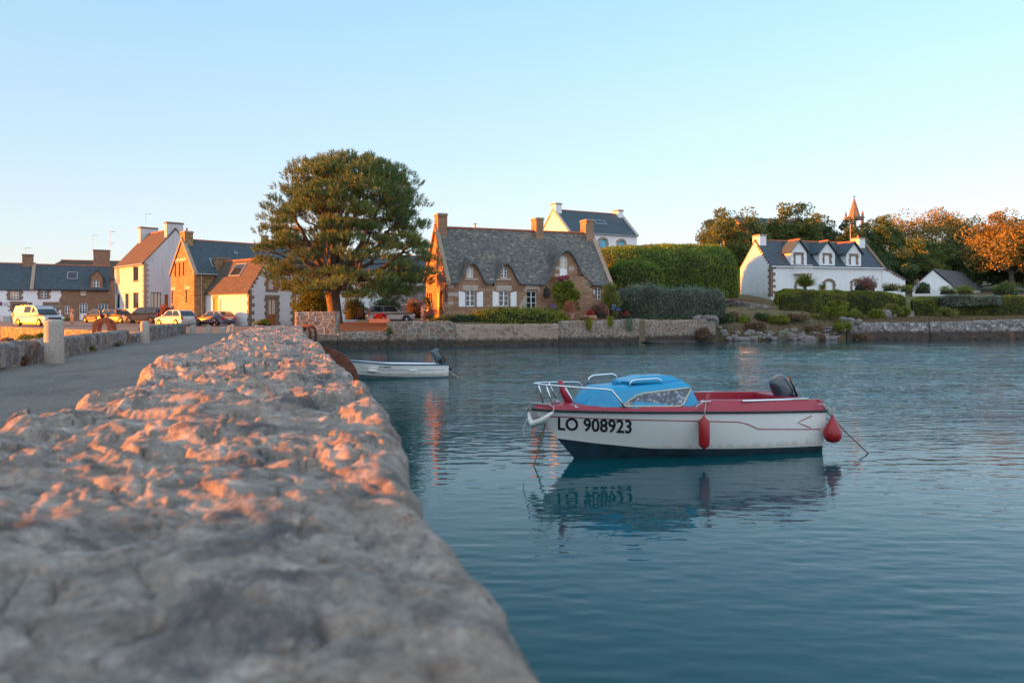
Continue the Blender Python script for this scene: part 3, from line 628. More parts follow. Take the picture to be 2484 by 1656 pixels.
def parapet():
    ds = [-1.6]
    while ds[-1] < 50.6: ds.append(ds[-1]+max(.011, abs(ds[-1])*.0075))
    D = np.array(ds); nu = 150
    u = np.linspace(0, 1, nu); DD, UU = np.meshgrid(D, u, indexing='ij')
    top = np.interp(D, [-2, 25, 50.6], [2.0, 2.0, 1.42])[:, None]+0*UU
    el = .16*fbm(D/1.15, D*0, 0, 31, 4)+.05*(worley(D/1.2, D*0, 32)[2]-.5)+.02*fbm(D*3, D*0, 0, 33, 4)   # ragged edges
    er = .045*(1-smooth(1.2, 2.2, D))+.12*smooth(2.2, 3.6, D)*(1-smooth(11, 15, D))+.05*fbm(D/1.4, D*0, 0, 35, 4)+.03*(worley(D/1.1, D*0+3, 36)[2]-.5)+.015*fbm(D*3, D*0, 0, 37, 4)
    xl = (XL(D)-el)[:, None]; xr = (XR(D)+er)[:, None]
    Wd = xr-xl; s = UU*Wd                           # metres across from the left edge
    # stones, warped
    wx = DD+.22*fbm(DD*.9, s*.9, 0, 41, 3); wy = s+.22*fbm(DD*.9+9, s*.9, 0, 42, 3)
    f1, f2, cid = worley(wx/.95+3.3, wy/.8+.4, 144); g1, g2, gid = worley(wx/.42+5, wy/.3, 45)
    z = .045*(cid-.5)+.020*np.clip((f2-f1)*7, 0, 1)-.02+.010*(gid-.5)*np.clip((g2-g1)*6, 0, 1)
    q1 = fbm(DD*1.3, s*1.7, 0, 47, 3); q2 = fbm(DD*4.2+2*q1, s*3.4, 0, 48, 5, .62); q3 = fbm(DD*15, s*13, 0, 49, 4, .65)
    wfx = DD+.10*q1+.03*q3; wfy = s+.10*q2+.03*q3
    nf_ = .42+.58*smooth(1.6, 3.4, DD)
    z = z*(.6+.4*nf_)+nf_*.055*facets(wfx/.55, wfy/.38, 61)+nf_*.030*facets(wfx/.20, wfy/.15, 62)+.010*facets(wfx/.07, wfy/.055, 63)
    z = z+.022*q1+.014*q2+.006*(1-2*np.abs(q3))+.004*fbm(DD*48, s*48, 0, 46, 2)
    rid = np.abs(fbm(DD*2.3+.9*fbm(DD*1.4, s*1.4, 0, 58, 3), s*2.7, 0, 57, 4)); z = z-.022*np.exp(-(rid/.022)**2)       # cracks
    rnd = .10                                       # rounded shoulders
    e_l = np.clip(1-s/rnd, 0, 1); e_r = np.clip(1-(Wd-s)/rnd, 0, 1)
    z = z-.07*(e_l**2.6+e_r**2.6)
    Xp = xl+s; Zp = top+z
    V = np.stack([Xp, DD, Zp], -1)
    # sides
    nd = 16
    def side(edge, sign, zbot):
        out = []
        z0 = edge[:, 2]
        for k in range(1, nd+1):
            f = (k/nd)**1.4; zz = z0+(zbot-z0)*f
            a1, a2, ai = worley(D/.55, zz/.26, 51 if sign < 0 else 52)
            off = .05*np.clip((a2-a1)*4, 0, 1)+.05*(ai-.5)+.03*fbm(D*3, zz*3, 0, 53, 3)
            out.append(np.stack([edge[:, 0]+sign*off*min(1, f*6)*.9, D, zz], 1))
        return np.stack(out, 1)
    Lf = side(V[:, 0], -1, 1.1)[:, ::-1]; Rt = side(V[:, -1], 1, -.7)
    V = np.concatenate([Lf, V, Rt], 1)
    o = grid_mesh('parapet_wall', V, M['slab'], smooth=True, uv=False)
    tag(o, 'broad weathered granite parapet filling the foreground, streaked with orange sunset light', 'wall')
parapet()
# ---------------- building kit (local frame: x along the facade, y into the house, z up) ----------------
class Fr:
    def __init__(s, x, y, z, ang): s.o = Vector((x, y, z)); s.a = ang; s.u = Vector((math.cos(ang), math.sin(ang), 0)); s.v = Vector((-math.sin(ang), math.cos(ang), 0))
    def hit(s, o, a, px, py):                      # photograph pixel -> (distance along wall a from local point o, height)
        ow = s.o+s.u*o[0]+s.v*o[1]; aw = s.u*a[0]+s.v*a[1]; c = (px-CX)/F
        t = (c*ow.y-ow.x)/(aw.x-c*aw.y); D = ow.y+aw.y*t
        return t, EYE-(py-HY)/F*D-s.o.z
def arch(x, z, w, h, rise=0, n=8):
    if rise <= 0: return [(x, z), (x+w, z), (x+w, z+h), (x, z+h)]
    r = (w*w/4+rise*rise)/(2*rise); cz = z+h-r; a0 = math.asin(min(1, w/2/r))
    if rise > w/2*.98: a0 = math.pi/2
    pts = [(x, z), (x+w, z)]
    for i in range(n+1):
        a = a0-2*a0*i/n; pts.append((x+w/2+r*math.sin(a), cz+r*math.cos(a)))
    return pts
WALLDEF = {}
def wall_T(L, W, side):
    o, a, n = {'f': ((0, 0), (1, 0), (0, 1)), 'r': ((L, 0), (0, 1), (-1, 0)), 'b': ((L, W), (-1, 0), (0, -1)), 'l': ((0, W), (0, -1), (1, 0))}[side]
    return o, a, n, (lambda s, z, d: Vector((o[0]+a[0]*s+n[0]*d, o[1]+a[1]*s+n[1]*d, z)))
def add_wall(mb, T, outline, holes, reveal=.16):
    loops = [[Vector((p[0], p[1], 0)) for p in outline]]+[[Vector((p[0], p[1], 0)) for p in h] for h in holes]
    flat = [p for l in loops for p in l]; base = len(mb.v)
    mb.v += [tuple(T(p.x, p.y, 0)) for p in flat]
    for t in tessellate_polygon(loops): mb.f.append(tuple(base+k for k in t)); mb.m.append(mb.mi)
    for h in holes:
        for k in range(len(h)):
            a, b = h[k], h[(k+1) % len(h)]
            mb.quad(T(a[0], a[1], 0), T(b[0], b[1], 0), T(b[0], b[1], reveal), T(a[0], a[1], reveal))
def window(T, x, z, w, h, rise, parent, frame='paint_white', cols=2, rows=3, depth=.12, pane='glass', fw=.06, mull=.035, solid=0, name='window', blind=None):
    mb = MB()
    def fb(x0, x1, z0, z1, d0, d1):
        n = len(mb.v); c = [T(x0, z0, d0), T(x1, z0, d0), T(x1, z0, d1), T(x0, z0, d1), T(x0, z1, d0), T(x1, z1, d0), T(x1, z1, d1), T(x0, z1, d1)]
        mb.v += [tuple(q) for q in c]
        for f in ((0, 3, 2, 1), (4, 5, 6, 7), (0, 1, 5, 4), (1, 2, 6, 5), (2, 3, 7, 6), (3, 0, 4, 7)): mb.f.append(tuple(n+k for k in f)); mb.m.append(0)
    d0, d1 = depth-.03, depth+.03; top = z+h-rise
    fb(x, x+fw, z, top, d0, d1); fb(x+w-fw, x+w, z, top, d0, d1); fb(x+fw, x+w-fw, z, z+fw*1.2, d0, d1)
    o_ = arch(x, z, w, h, rise)[2:] if rise > 0 else [(x+w, z+h), (x, z+h)]
    for p, q_ in zip(o_[:-1], o_[1:]):
        mb.poly([T(p[0], p[1], d0), T(q_[0], q_[1], d0), T(q_[0], q_[1]-fw, d0), T(p[0], p[1]-fw, d0)])
        mb.poly([T(p[0], p[1]-fw, d0), T(q_[0], q_[1]-fw, d0), T(q_[0], q_[1]-fw, d1), T(p[0], p[1]-fw, d1)])
    zz0 = z+fw*1.2+solid
    if solid: fb(x+fw, x+w-fw, z+fw*1.2, zz0, d0+.008, d1)
    yarc = lambda xx: z+h-rise+(rise*(1-((xx-x-w/2)/(w/2))**2) if rise > 0 else 0)
    for i in range(1, cols):
        xx = x+w*i/cols; ww = mull*(1.5 if (cols == 2 and name == 'window') else 1)
        fb(xx-ww, xx+ww, zz0, yarc(xx)-fw, d0+.004, d1)
    for j in range(1, rows):
        zz = zz0+(top+rise*.6-zz0)*j/rows; fb(x+fw, x+w-fw, zz-mull*.6, zz+mull*.6, d0+.008, d1-.004)
    f = mb.build(name, M[frame], parent)
    mb = MB(); o_ = arch(x, z, w, h, rise); mb.poly([T(p[0], p[1], depth+.008) for p in o_]); mb.build('pane', M[pane], f, fix=False)
    if blind:
        mb = MB(); fb2 = [(x+fw, z+h*blind[0]), (x+w-fw, z+h*blind[0]), (x+w-fw, z+h-rise*.9-fw), (x+fw, z+h-rise*.9-fw)]
        mb.poly([T(p[0], p[1], depth-.002) for p in fb2]); mb.build('blind', M[blind[1]], f, fix=False)
    return f
def shutter(T, x, z, w, h, rise, parent, mat='paint_white', slope=0, d=-.045):
    mb = MB()
    zt1, zt2 = (z+h-rise, z+h) if slope < 0 else ((z+h, z+h-rise) if slope > 0 else (z+h, z+h))
    pts = [(x, z), (x+w, z), (x+w, zt2), (x, zt1)]
    mb.prism(pts, d, d+.035, lambda a, b_, c: T(a, b_, c))
    for f in (.12, .45, .8): mb.prism([(x+.02, z+h*f-.03), (x+w-.02, z+h*f-.03), (x+w-.02, z+h*f+.03), (x+.02, z+h*f+.03)], d-.012, d, lambda a, b_, c: T(a, b_, c))
    return mb.build('shutter', M[mat], parent)
def surround(T, x, z, w, h, rise, parent, mat, bw=.22, sill=True, seed=0, door=False, head=.3, name='stone_surround', toothed=True):
    rnd = random.Random(seed); mb = MB(); P_ = lambda a, b_, c: T(a, b_, c)
    n = max(2, int(round(h/.34)))
    for sd in (0, 1):
        zz = z
        for i in range(n):
            hh = (h-rise*.3)/n; ww = bw*(1.35 if (i+sd) % 2 and toothed else .95)*rnd.uniform(.88, 1.12)
            a0, a1 = (x-ww, x) if sd == 0 else (x+w, x+w+ww)
            mb.prism([(a0, zz+.008), (a1, zz+.008), (a1, zz+hh-.008), (a0, zz+hh-.008)], -.03-rnd.random()*.012, .1, P_); zz += hh
    # head: voussoirs or a lintel
    if rise > 0:
        o_ = arch(x, z, w, h, rise, 6)[2:]; k = len(o_)-1
        for i in range(k):
            p, q_ = o_[i], o_[i+1]; c = (x+w/2, z+h-rise-w*.4)
            e = lambda r_, f: (c[0]+(r_[0]-c[0])*f, c[1]+(r_[1]-c[1])*f)
            L_ = math.hypot(p[0]-c[0], p[1]-c[1]); f = 1+head/L_
            mb.prism([p, q_, e(q_, f), e(p, f)], -.035-rnd.random()*.01, .1, P_)
    else:
        mb.prism([(x-bw*1.2, z+h), (x+w+bw*1.2, z+h), (x+w+bw*1.2, z+h+head), (x-bw*1.2, z+h+head)], -.035, .1, P_)
    if sill and not door: mb.prism([(x-bw*1.0, z-.16), (x+w+bw*1.0, z-.16), (x+w+bw*1.0, z), (x-bw*1.0, z)], -.07, .1, P_)
    return mb.build(name, M[mat], parent, bevel=.012)
def quoins(T, s0, s1, h, parent, mat, edge, w1=.5, w2=.3, bh=.3, seed=0, name='quoins', both=None):
    mb = MB(); z = 0; i = 0; rnd = random.Random(seed)
    while z < h-.05:
        hh = min(bh*rnd.uniform(.85, 1.15), h-z); ww = (w1 if i % 2 else w2)*rnd.uniform(.9, 1.1)
        a, b_ = (edge, edge+ww) if s1 > 0 else (edge-ww, edge)
        mb.prism([(a, z+.01), (b_, z+.01), (b_, z+hh-.01), (a, z+hh-.01)], -.025-rnd.random()*.01, .1, lambda p, q_, c: T(p, q_, c))
        z += hh; i += 1
    return mb.build(name, M[mat], parent, bevel=.012)
def chimney(parent, x, y, z0, z1, wx, wy, mat, cap='surround', pots=0, capw=.06):
    mb = MB(); mb.box(x-wx/2, x+wx/2, y-wy/2, y+wy/2, z0, z1-.2)
    o = mb.build('chimney', M[mat], parent, bevel=.02)
    c = MB(); c.box(x-wx/2-capw, x+wx/2+capw, y-wy/2-capw, y+wy/2+capw, z1-.2, z1-.06); c.box(x-wx/2-.01, x+wx/2+.01, y-wy/2-.01, y+wy/2+.01, z1-.058, z1)
    c.build('chimney_cap', M[cap], o, bevel=.015)
    for i in range(pots):
        p = MB(); p.lathe([(.10, 0), (.12, .04), (.10, .3), (.13, .34), (.09, .34)], (x+(i-(pots-1)/2)*.3, y, z1), 10); p.build('chimney_pot', M['terracotta'], o, smooth=False)
    return o
def ridge_tiles(parent, x0, x1, y, z, mat='ridge'):
    mb = MB(); n = max(2, int((x1-x0)/.36)); pts = []; rs = []
    for i in range(n):
        a = x0+(x1-x0)*i/n; b_ = x0+(x1-x0)*(i+1)/n
        pts += [(a, y, z), (b_-.02, y, z)]; rs += [.115, .095]
    mb.tube(pts, rs, 8); return mb.build('ridge_tiles', M[mat], parent)
def house(label, fr, L, W, eh, rh, wallm, roofm, ops=(), rp=.5, oh=.18, gable_oh=.06, ridge='ridge', chims=(), coping=(), q=(), qmat='surround', name='house', cat='house',
          reh=None, gutter='paint_white', group=None, skylights=(), pipes=(), roof=True, wall_extra=None):
    root = empty(name, fr.o, fr.a, label, cat, group); reh = eh if reh is None else reh
    yr = W*rp; mb = MB(); info = {}
    for side in 'frbl':
        o, a, n, T = wall_T(L, W, side)
        out = {'f': [(0, -.4), (L, -.4), (L, eh), (0, eh)], 'b': [(0, -.4), (L, -.4), (L, reh), (0, reh)],
               'r': [(0, -.4), (W, -.4), (W, reh), (yr, rh), (0, eh)], 'l': [(0, -.4), (W, -.4), (W, eh), (W-yr, rh), (0, reh)]}[side]
        holes = []
        for op in ops:
            if op['side'] != side: continue
            if 'px' in op:
                x0, y0, x1, y1 = op['px']; s0, zt = fr.hit(o, a, x0, y0); s1, zb = fr.hit(o, a, x1, y1)
                _, zt2 = fr.hit(o, a, x1, y0); op.update(x=s0, z=zb, w=s1-s0, h=(zt+zt2)/2-zb)
            if op.get('kind') in ('door', 'garage'): op['h'] += op['z']-op.get('sillz', .05); op['z'] = op.get('sillz', .05)
            op['rise'] = op.get('rise', 0)*op['w']
            holes.append(arch(op['x'], op['z'], op['w'], op['h'], op['rise']))
        add_wall(mb, T, out, holes, .2)
    mb.build('wall', M[wallm], root, fix=False)
    for i, op in enumerate(ops):
        o, a, n, T = wall_T(L, W, op['side']); x, z, w, h, r = op['x'], op['z'], op['w'], op['h'], op['rise']
        k = op.get('kind', 'window')
        if k == 'window': window(T, x, z, w, h, r, root, op.get('frame', 'paint_white'), op.get('cols', 2), op.get('rows', 3), pane=op.get('pane', 'glass'), blind=op.get('blind'))
        elif k == 'door':
            d = window(T, x, z, w, h, r, root, op.get('frame', 'paint_white'), op.get('cols', 2), op.get('rows', 3), pane=op.get('pane', 'glass'), solid=op.get('solid', h*.38), name='door')
            hd = MB(); hd.tube([T(x+w*.88, z+1.0, .07), T(x+w*.88, z+1.0, .02), T(x+w*.78, z+1.0, .02)], .014, 6); hd.build('handle', M['metal_dark'], d)
        elif k == 'blank':
            m_ = MB(); m_.prism(arch(x, z, w, h, r), .11, .16, lambda p, q_, c: T(p, q_, c))
            for f in range(1, 5): m_.prism([(x+w*f/5-.008, z+.02), (x+w*f/5+.008, z+.02), (x+w*f/5+.008, z+h-r-.02), (x+w*f/5-.008, z+h-r-.02)], .104, .11, lambda p, q_, c: T(p, q_, c))
            m_.build(op.get('pname', 'shutter'), M[op.get('frame', 'paint_white')], root)
        if op.get('sur'): surround(T, x, z, w, h, r, root, op['sur'], bw=op.get('bw', .22), seed=i, door=(k == 'door'), head=op.get('head', .28), toothed=op.get('tooth', True))
        elif op.get('sill'): s_ = MB(); s_.prism([(x-.08, z-.1), (x+w+.08, z-.1), (x+w+.08, z), (x-.08, z)], -.06, .15, lambda p, q_, c: T(p, q_, c)); s_.build('sill', M[op['sill']], root)
        if op.get('lintel'): s_ = MB(); lw = op.get('lw', .3); s_.prism([(x-lw, z+h-r*.6), (x+w+lw, z+h-r*.6), (x+w+lw, z+h+.34), (x-lw, z+h+.34)] if r == 0 else [(x-lw, z+h-r)]+[(p, q_) for p, q_ in arch(x, z, w, h, r)[2:][::-1]]+[(x+w+lw, z+h-r), (x+w+lw, z+h+.34), (x-lw, z+h+.34)], -.02, .1, lambda p, q_, c: T(p, q_, c)); s_.build('lintel', M[op['lintel']], root)
        if op.get('shut'):
            sw = op.get('sw', w*.55); g = op.get('sg', .03)
            shutter(T, x-sw-g, z, sw, h, r, root, op['shut'], slope=1 if r else 0); shutter(T, x+w+g, z, sw, h, r, root, op['shut'], slope=-1 if r else 0)
    if roof:
        sl = (rh-eh)/yr; sb = (rh-reh)/(W-yr); th = .13
        sec = [(-oh, eh-oh*sl), (yr, rh), (W+oh, reh-oh*sb), (W+oh, reh-oh*sb+th), (yr, rh+th*1.35), (-oh, eh-oh*sl+th)]
        mb = MB(); mb.prism(sec, -gable_oh, L+gable_oh, lambda y, z, x: Vector((x, y, z)))
        ro = mb.build('roof', M[roofm], root)
        if ridge: ridge_tiles(ro, -gable_oh, L+gable_oh, yr, rh+th*1.1, ridge)
        if gutter: g_ = MB(); g_.tube([(-.05, -oh-.05, eh-oh*sl+.02), (L+.05, -oh-.05, eh-oh*sl+.02)], .065, 8); g_.build('gutter', M[gutter], ro)
        for (s0, f0, wd, hd_, *rest) in skylights:    # along x, up-slope fraction, width, height
            mt = rest[0] if rest else 'metal_grey'
            def Tr(u, w_, d): 
                y = yr*f0+w_*math.cos(math.atan(sl)); zz = eh+sl*y+th*1.2
                return Vector((s0+u, y-d*math.sin(math.atan(sl))*1, zz+d*math.cos(math.atan(sl))))
            k_ = MB(); 
            for (a0, a1, b0, b1) in ((0, wd, 0, .07), (0, wd, hd_-.07, hd_), (0, .07, .07, hd_-.07), (wd-.07, wd, .07, hd_-.07)):
                k_.prism([(a0, b0), (a1, b0), (a1, b1), (a0, b1)], -.05, .09, lambda u, w_, d: Tr(u, w_, d))
            sk = k_.build('skylight', M[mt], ro)
            k_ = MB(); k_.poly([Tr(u, w_, .05) for u, w_ in ((.07, .07), (wd-.07, .07), (wd-.07, hd_-.07), (.07, hd_-.07))]); k_.build('pane', M['glass'], sk, fix=False)
        for cs in coping:                              # raised gable coping stones
            x0, x1 = (-.14, .24) if cs == 'l' else (L-.24, L+.14)
            mb = MB(); t2 = .30
            mb.prism([(-oh-.1, eh-(oh+.1)*sl+.02), (yr, rh+.02), (W+oh, reh-oh*sb), (W+oh, reh-oh*sb+t2), (yr, rh+t2*1.3), (-oh-.1, eh-(oh+.1)*sl+t2)], x0, x1, lambda y, z, x: Vector((x, y, z)))
            mb.build('gable_coping', M[qmat], root, bevel=.02)
    for c in chims:
        chimney(root, *c[:6], c[6], **(c[7] if len(c) > 7 else {}))
    for spec in q:
        side, edge_side, *r_ = spec; o, a, n, T = wall_T(L, W, side); wl_ = L if side in 'fb' else W
        hh = eh if (side in 'fb' or edge_side == ('l' if side == 'r' else 'r')) else reh
        kw = r_[0] if r_ else {}
        quoins(T, 0, 1 if edge_side == 'l' else -1, hh, root, qmat, 0 if edge_side == 'l' else wl_, seed=hash(spec[0]+spec[1]) % 97 if False else ord(side)+ord(edge_side), **kw)
    for (side, s) in pipes:
        o, a, n, T = wall_T(L, W, side); p = MB(); p.tube([T(s, eh-.2, -.07), T(s, .1, -.07)], .045, 8); p.build('downpipe', M[gutter or 'metal_grey'], root)
    return root
def antenna(label, p, h, parent=None, kind=0):
    root = empty('tv_antenna', p, .3+kind, label, 'antenna')
    a = MB(); a.tube([(0, 0, 0), (0, 0, h)], .022, 6); a.build('mast', M['metal_grey'], root)
    b_ = MB(); b_.tube([(-.1, 0, h-.08), (.75, 0, h-.05)], .016, 5)
    for i in range(7): b_.tube([(.75-i*.12, -.16-.03*i, h-.05), (.75-i*.12, .16+.03*i, h-.05)], .009, 4)
    if kind:
        b_.tube([(0, 0, h*.55), (.6, 0, h*.55)], .014, 5)
        for i in range(4): b_.tube([(.1+i*.15, -.3, h*.55), (.1+i*.15, .3, h*.55)], .009, 4)
    b_.build('aerial', M['metal_grey'], root)
    return root
# ---------------- houses on the left ----------------
M['sign_purple'] = m_plain('purple_panel', (.16, .04, .12), .5)
M['sign_pale'] = m_plain('pale_panel', (.66, .66, .68), .6)
M['sign_wood'] = m_plain('brown_panel', (.16, .07, .04), .6)
M['fl_cream'] = m_plain('salmon_blind', (.62, .42, .30), .7)
def W_(side, x0, y0, x1, y1, **k): return dict(side=side, px=(x0, y0, x1, y1), **k)
# row of cottages on the far left; one frame shared by both
ua = R(27.3)
_c0 = Vector((-62.3, 90.0, 0)); _u = Vector((math.cos(ua), math.sin(ua), 0))
def row_at(px):                                    # distance along the row's facade line from _c0
    c = (px-CX)/F; return (c*_c0.y-_c0.x)/(_u.x-c*_u.y)
zA = gz(-55, 92)
sA0, sA1, sB1 = row_at(0)-8, row_at(76), row_at(264)
fa = Fr(_c0.x+_u.x*sA0, _c0.y+_u.y*sA0, zA, ua); fb_ = Fr(_c0.x+_u.x*sA1, _c0.y+_u.y*sA1, zA, ua)
eA = 3.95; rA = 7.05
hA = house('whitewashed row house cut by the left edge, with two small signs beside its door', fa, sA1-sA0, 5.6, eA, rA, 'white', 'slate',
  [W_('f', 24.5, 706, 46, 724.5, sur='surround_dark', cols=3, rows=1, frame='paint_white', blind=(.25, 'fl_cream'), head=.35, bw=.3),
   W_('f', 31, 738, 56, 770, kind='door', frame='wood_warm', sur='surround_dark', cols=2, rows=1, bw=.35, head=.35)],
  name='row_house', chims=[(sA1-sA0-.65, 2.8, rA-.9, rA+1.35, 1.15, .75, 'rubble_brown', {'cap': 'surround_dark'})], coping=(), gutter=None)
hB = house('half whitewashed, half brown stone row house with a stone dormer behind the man', fb_, sB1-sA1, 5.6, eA+.08, rA-.05, 'rubble_brown', 'slate',
  [W_('f', 98.5, 704, 113.5, 722, sur='surround_dark', cols=2, rows=2, bw=.3, head=.3),
   W_('f', 112, 740, 136, 764, sur='surround_dark', cols=3, rows=2, bw=.3, head=.4),
   W_('f', 195.5, 703.5, 208, 716.5, cols=1, rows=1, pane='curtain', sill='surround_dark'),
   W_('f', 157, 741, 170, 761, cols=2, rows=2),
   W_('f', 192.5, 735, 212, 775.5, kind='door', cols=3, rows=4, rise=.16),
   W_('f', 238, 737, 261, 752, cols=3, rows=1)],
  name='row_house', coping=('l',), qmat='surround', gutter='metal_dark', skylights=[(row_at(161)-sA1, .36, 1.15, 1.3)],
  chims=[(sB1-sA1-.9, 3.2, rA-1.2, rA+2.25, 1.9, .85, 'rubble_brown', {'cap': 'surround_dark'})])
# limewashed left half of the facade: a plaster skin 6 mm proud of the stone
skin = MB(); o, a, n, T = wall_T(sB1-sA1, 5.6, 'f')
xe = row_at(146)-sA1
ed = [(xe+.1*math.sin(i*2.1)+.12*math.sin(i*.7), i*.32) for i in range(13)]
hol = []
for (x0, y0, x1, y1) in ((98.5, 704, 113.5, 722), (112, 740, 136, 764)):
    s0, zt = fb_.hit(o, a, x0, y0); s1, zb = fb_.hit(o, a, x1, y1); hol.append(arch(s0, zb, s1-s0, zt-zb))
add_wall(skin, lambda s, z, d: T(s, z, d-.012), [(0, 0)]+[(max(p[0], 0), p[1]) for p in ed]+[(ed[-1][0], 3.95), (0, 3.95)], hol, .02)
skin.build('whitewash', M['white'], hB, fix=False)
# stone dormer
o, a, n, T = wall_T(sB1-sA1, 5.6, 'f')
sd0, zd0 = fb_.hit(o, a, 219.5, 702.5); sd1, _ = fb_.hit(o, a, 249.5, 702.5); _, zd1 = fb_.hit(o, a, 230, 672); _, zd2 = fb_.hit(o, a, 234, 656)
wx0, wz0 = fb_.hit(o, a, 225.5, 703); wx1, wz1 = fb_.hit(o, a, 241, 679)
dm = MB(); cxd = (sd0+sd1)/2
add_wall(dm, lambda s, z, d: T(s, z, d-.02), [(sd0, eA-.25), (sd1, eA-.25), (sd1, zd1), (cxd, zd2), (sd0, zd1)], [arch(wx0, wz0, wx1-wx0, wz1-wz0)], .18)
dm.quad((sd0, -.02, eA-.25), (sd0, 2.5, eA+1.5), (sd0, 2.5, zd1), (sd0, -.02, zd1)); dm.quad((sd1, -.02, eA-.25), (sd1, 2.5, eA+1.5), (sd1, 2.5, zd1), (sd1, -.02, zd1))
dmo = dm.build('dormer', M['rubble_brown'], hB, fix=False)
rf = MB()
for sg, xe_ in ((-1, sd0), (1, sd1)):
    rf.prism([(cxd, zd2), (xe_+sg*.14, zd1-.12), (xe_+sg*.14, zd1), (cxd, zd2+.13)], -.12, 3.0, lambda u, z, y: Vector((u, y, z)))
rf.build('dormer_roof', M['slate'], dmo)
window(lambda s, z, d: T(s, z, d-.02), wx0, wz0, wx1-wx0, wz1-wz0, 0, dmo, cols=2, rows=3)
# signs on the row house
def plate(label, fr, L_, W_d, side, x0, y0, x1, y1, mat, text=(), cat='sign', name='wall_sign', tcol='black', d=-.05):
    o, a, n, T = wall_T(L_, W_d, side); s0, zt = fr.hit(o, a, x0, y0); s1, zb = fr.hit(o, a, x1, y1)
    rt = empty(name, fr.o+fr.u*T(s0, 0, 0).x+fr.v*T(s0, 0, 0).y+Vector((0, 0, zb)), fr.a, label, cat)
    w, h = s1-s0, zt-zb; m_ = MB(); m_.box(0, w, d, -.003, 0, h); m_.build('panel', M[mat], rt)
    if text:
        for line, sz, cz in text:
            t_ = MB()
            v_, f_ = text_mesh(line, sz*h, .004)
            if not v_: continue
            wd = max(q[0] for q in v_); k0 = len(t_.v)
            t_.v += [(w/2-wd/2+q[0], d-.004, cz*h+q[1]) for q in v_]
            for ff in f_: t_.f.append(tuple(k0+i for i in ff)); t_.m.append(0)
            t_.build('lettering', M[tcol], rt, fix=False)
    return rt
plate('small purple wall sign at the left edge of the picture', fa, 1, 1, 'f', -3, 732.5, 5.5, 741, 'sign_purple')
plate('pale wall sign with two lines of dark lettering left of the wooden door', fa, 1, 1, 'f', 7.5, 732, 24.5, 742, 'sign_pale', [('Bouvaux', .32, .58), ('Gambas', .32, .12)], tcol='sign_purple')
plate('small brown wooden plaque on the white wall right of the door', fa, 1, 1, 'f', 67, 733.5, 78, 738.5, 'sign_wood')


# brown hipped roof behind the row
fh = Fr(X(172, 108), 108, 2.0, R(20))
hb = empty('house', fh.o, fh.a, 'brown hip-roofed house showing only its roof behind the row', 'house')
m_ = MB(); m_.box(-6.5, 6.5, 0, 7, -.3, 6.2); m_.build('wall', M['rubble_brown'], hb)
m_ = MB(); b0 = [(-6.8, -.3, 6.2), (6.8, -.3, 6.2), (6.8, 7.3, 6.2), (-6.8, 7.3, 6.2)]; r0, r1 = (-3.2, 3.5, 9.0), (6.8, 3.5, 9.2)
m_.poly([b0[0], b0[1], r1, r0]); m_.poly([b0[1], b0[2], r1]); m_.poly([b0[2], b0[3], r0, r1]); m_.poly([b0[3], b0[0], r0])
rr = m_.build('roof', M['slate_brown'], hb); ridge_tiles(rr, -3.2, 6.8, 3.5, 9.1)
hb.location = P(195, 690, 108); hb.location.z = Z(632, 111)-9.1
# white two-storey house
A2 = R(-45); L2 = 9.5; c2 = Vector((-41.8, 84.0, gz(-41.8, 84)))
f2 = Fr(c2.x-L2*math.cos(A2), c2.y-L2*math.sin(A2), c2.z, A2)
h2 = house('tall white two-storey house with brown slate roof and chimneys at both ends of the ridge', f2, L2, 7.0, Z(636, 84)-c2.z, Z(563, 90)-c2.z-.1, 'white2', 'slate_brown',
  [W_('f', 278, 651, 290, 685, cols=1, rows=1, sill='surround', frame='metal_grey'), W_('f', 323, 645, 335.5, 681, cols=1, rows=1, sill='surround', frame='wood_warm'),
   W_('f', 279.5, 713, 290.5, 748, cols=1, rows=1, frame='metal_grey'), W_('f', 303.5, 711, 312, 750, cols=1, rows=1, frame='metal_grey'), W_('f', 323, 709, 336, 748, cols=1, rows=1, frame='wood_warm'),
   W_('r', 366, 709, 391, 760, kind='door', cols=3, rows=1, frame='brown_paint', solid=.1, pane='curtain'),
   W_('r', 399, 714, 408, 752, kind='blank', frame='wood_warm', pname='door')],
  name='white_house', q=(('f', 'r', dict(w1=.45, w2=.28)), ('r', 'l', dict(w1=.5, w2=.3))), qmat='surround', gutter='metal_grey',
  chims=[(.55, 3.5, Z(600, 92)-c2.z, Z(551, 92.5)-c2.z, .75, 2.1, 'white2', {'cap': 'surround_dark'}), (L2-.55, 3.5, Z(590, 86)-c2.z, Z(537.5, 86)-c2.z, .75, 1.9, 'white2', {'cap': 'surround_dark'})])
# golden stone gable house
A3 = math.atan2(.70, .714); c3 = Vector((-31.8, 74, gz(-31.8, 74))); f3 = Fr(*c3, A3); W3 = 6.3
h3 = house('stone house with a sunlit golden gable, three narrow shutters and a blue slate roof', f3, 9.8, W3, Z(660, 74)-c3.z, Z(584, 76.3)-c3.z, 'rubble_gold', 'slate',
  [W_('l', 423.5, 640, 430, 670, kind='blank', frame='brown_paint'), W_('l', 433.5, 638, 439.5, 669, kind='blank', frame='brown_paint'), W_('l', 443, 636, 449.5, 668, kind='blank', frame='brown_paint'),
   W_('l', 416, 704.5, 425, 736, kind='blank', frame='brown_paint', lintel='lintel', lw=.1), W_('l', 450, 702, 459, 734, kind='blank', frame='brown_paint', lintel='lintel', lw=.15)],
  name='stone_house', coping=('l',), qmat='surround', gutter='metal_grey', pipes=[('f', .7)], skylights=[(2.0, .14, 1.1, 1.2), (5.0, .6, .3, .3)],
  chims=[(.45, W3/2, Z(600, 76)-c3.z, Z(560, 76)-c3.z, .85, 1.25, 'rubble_gold', {'cap': 'surround', 'pots': 1})])
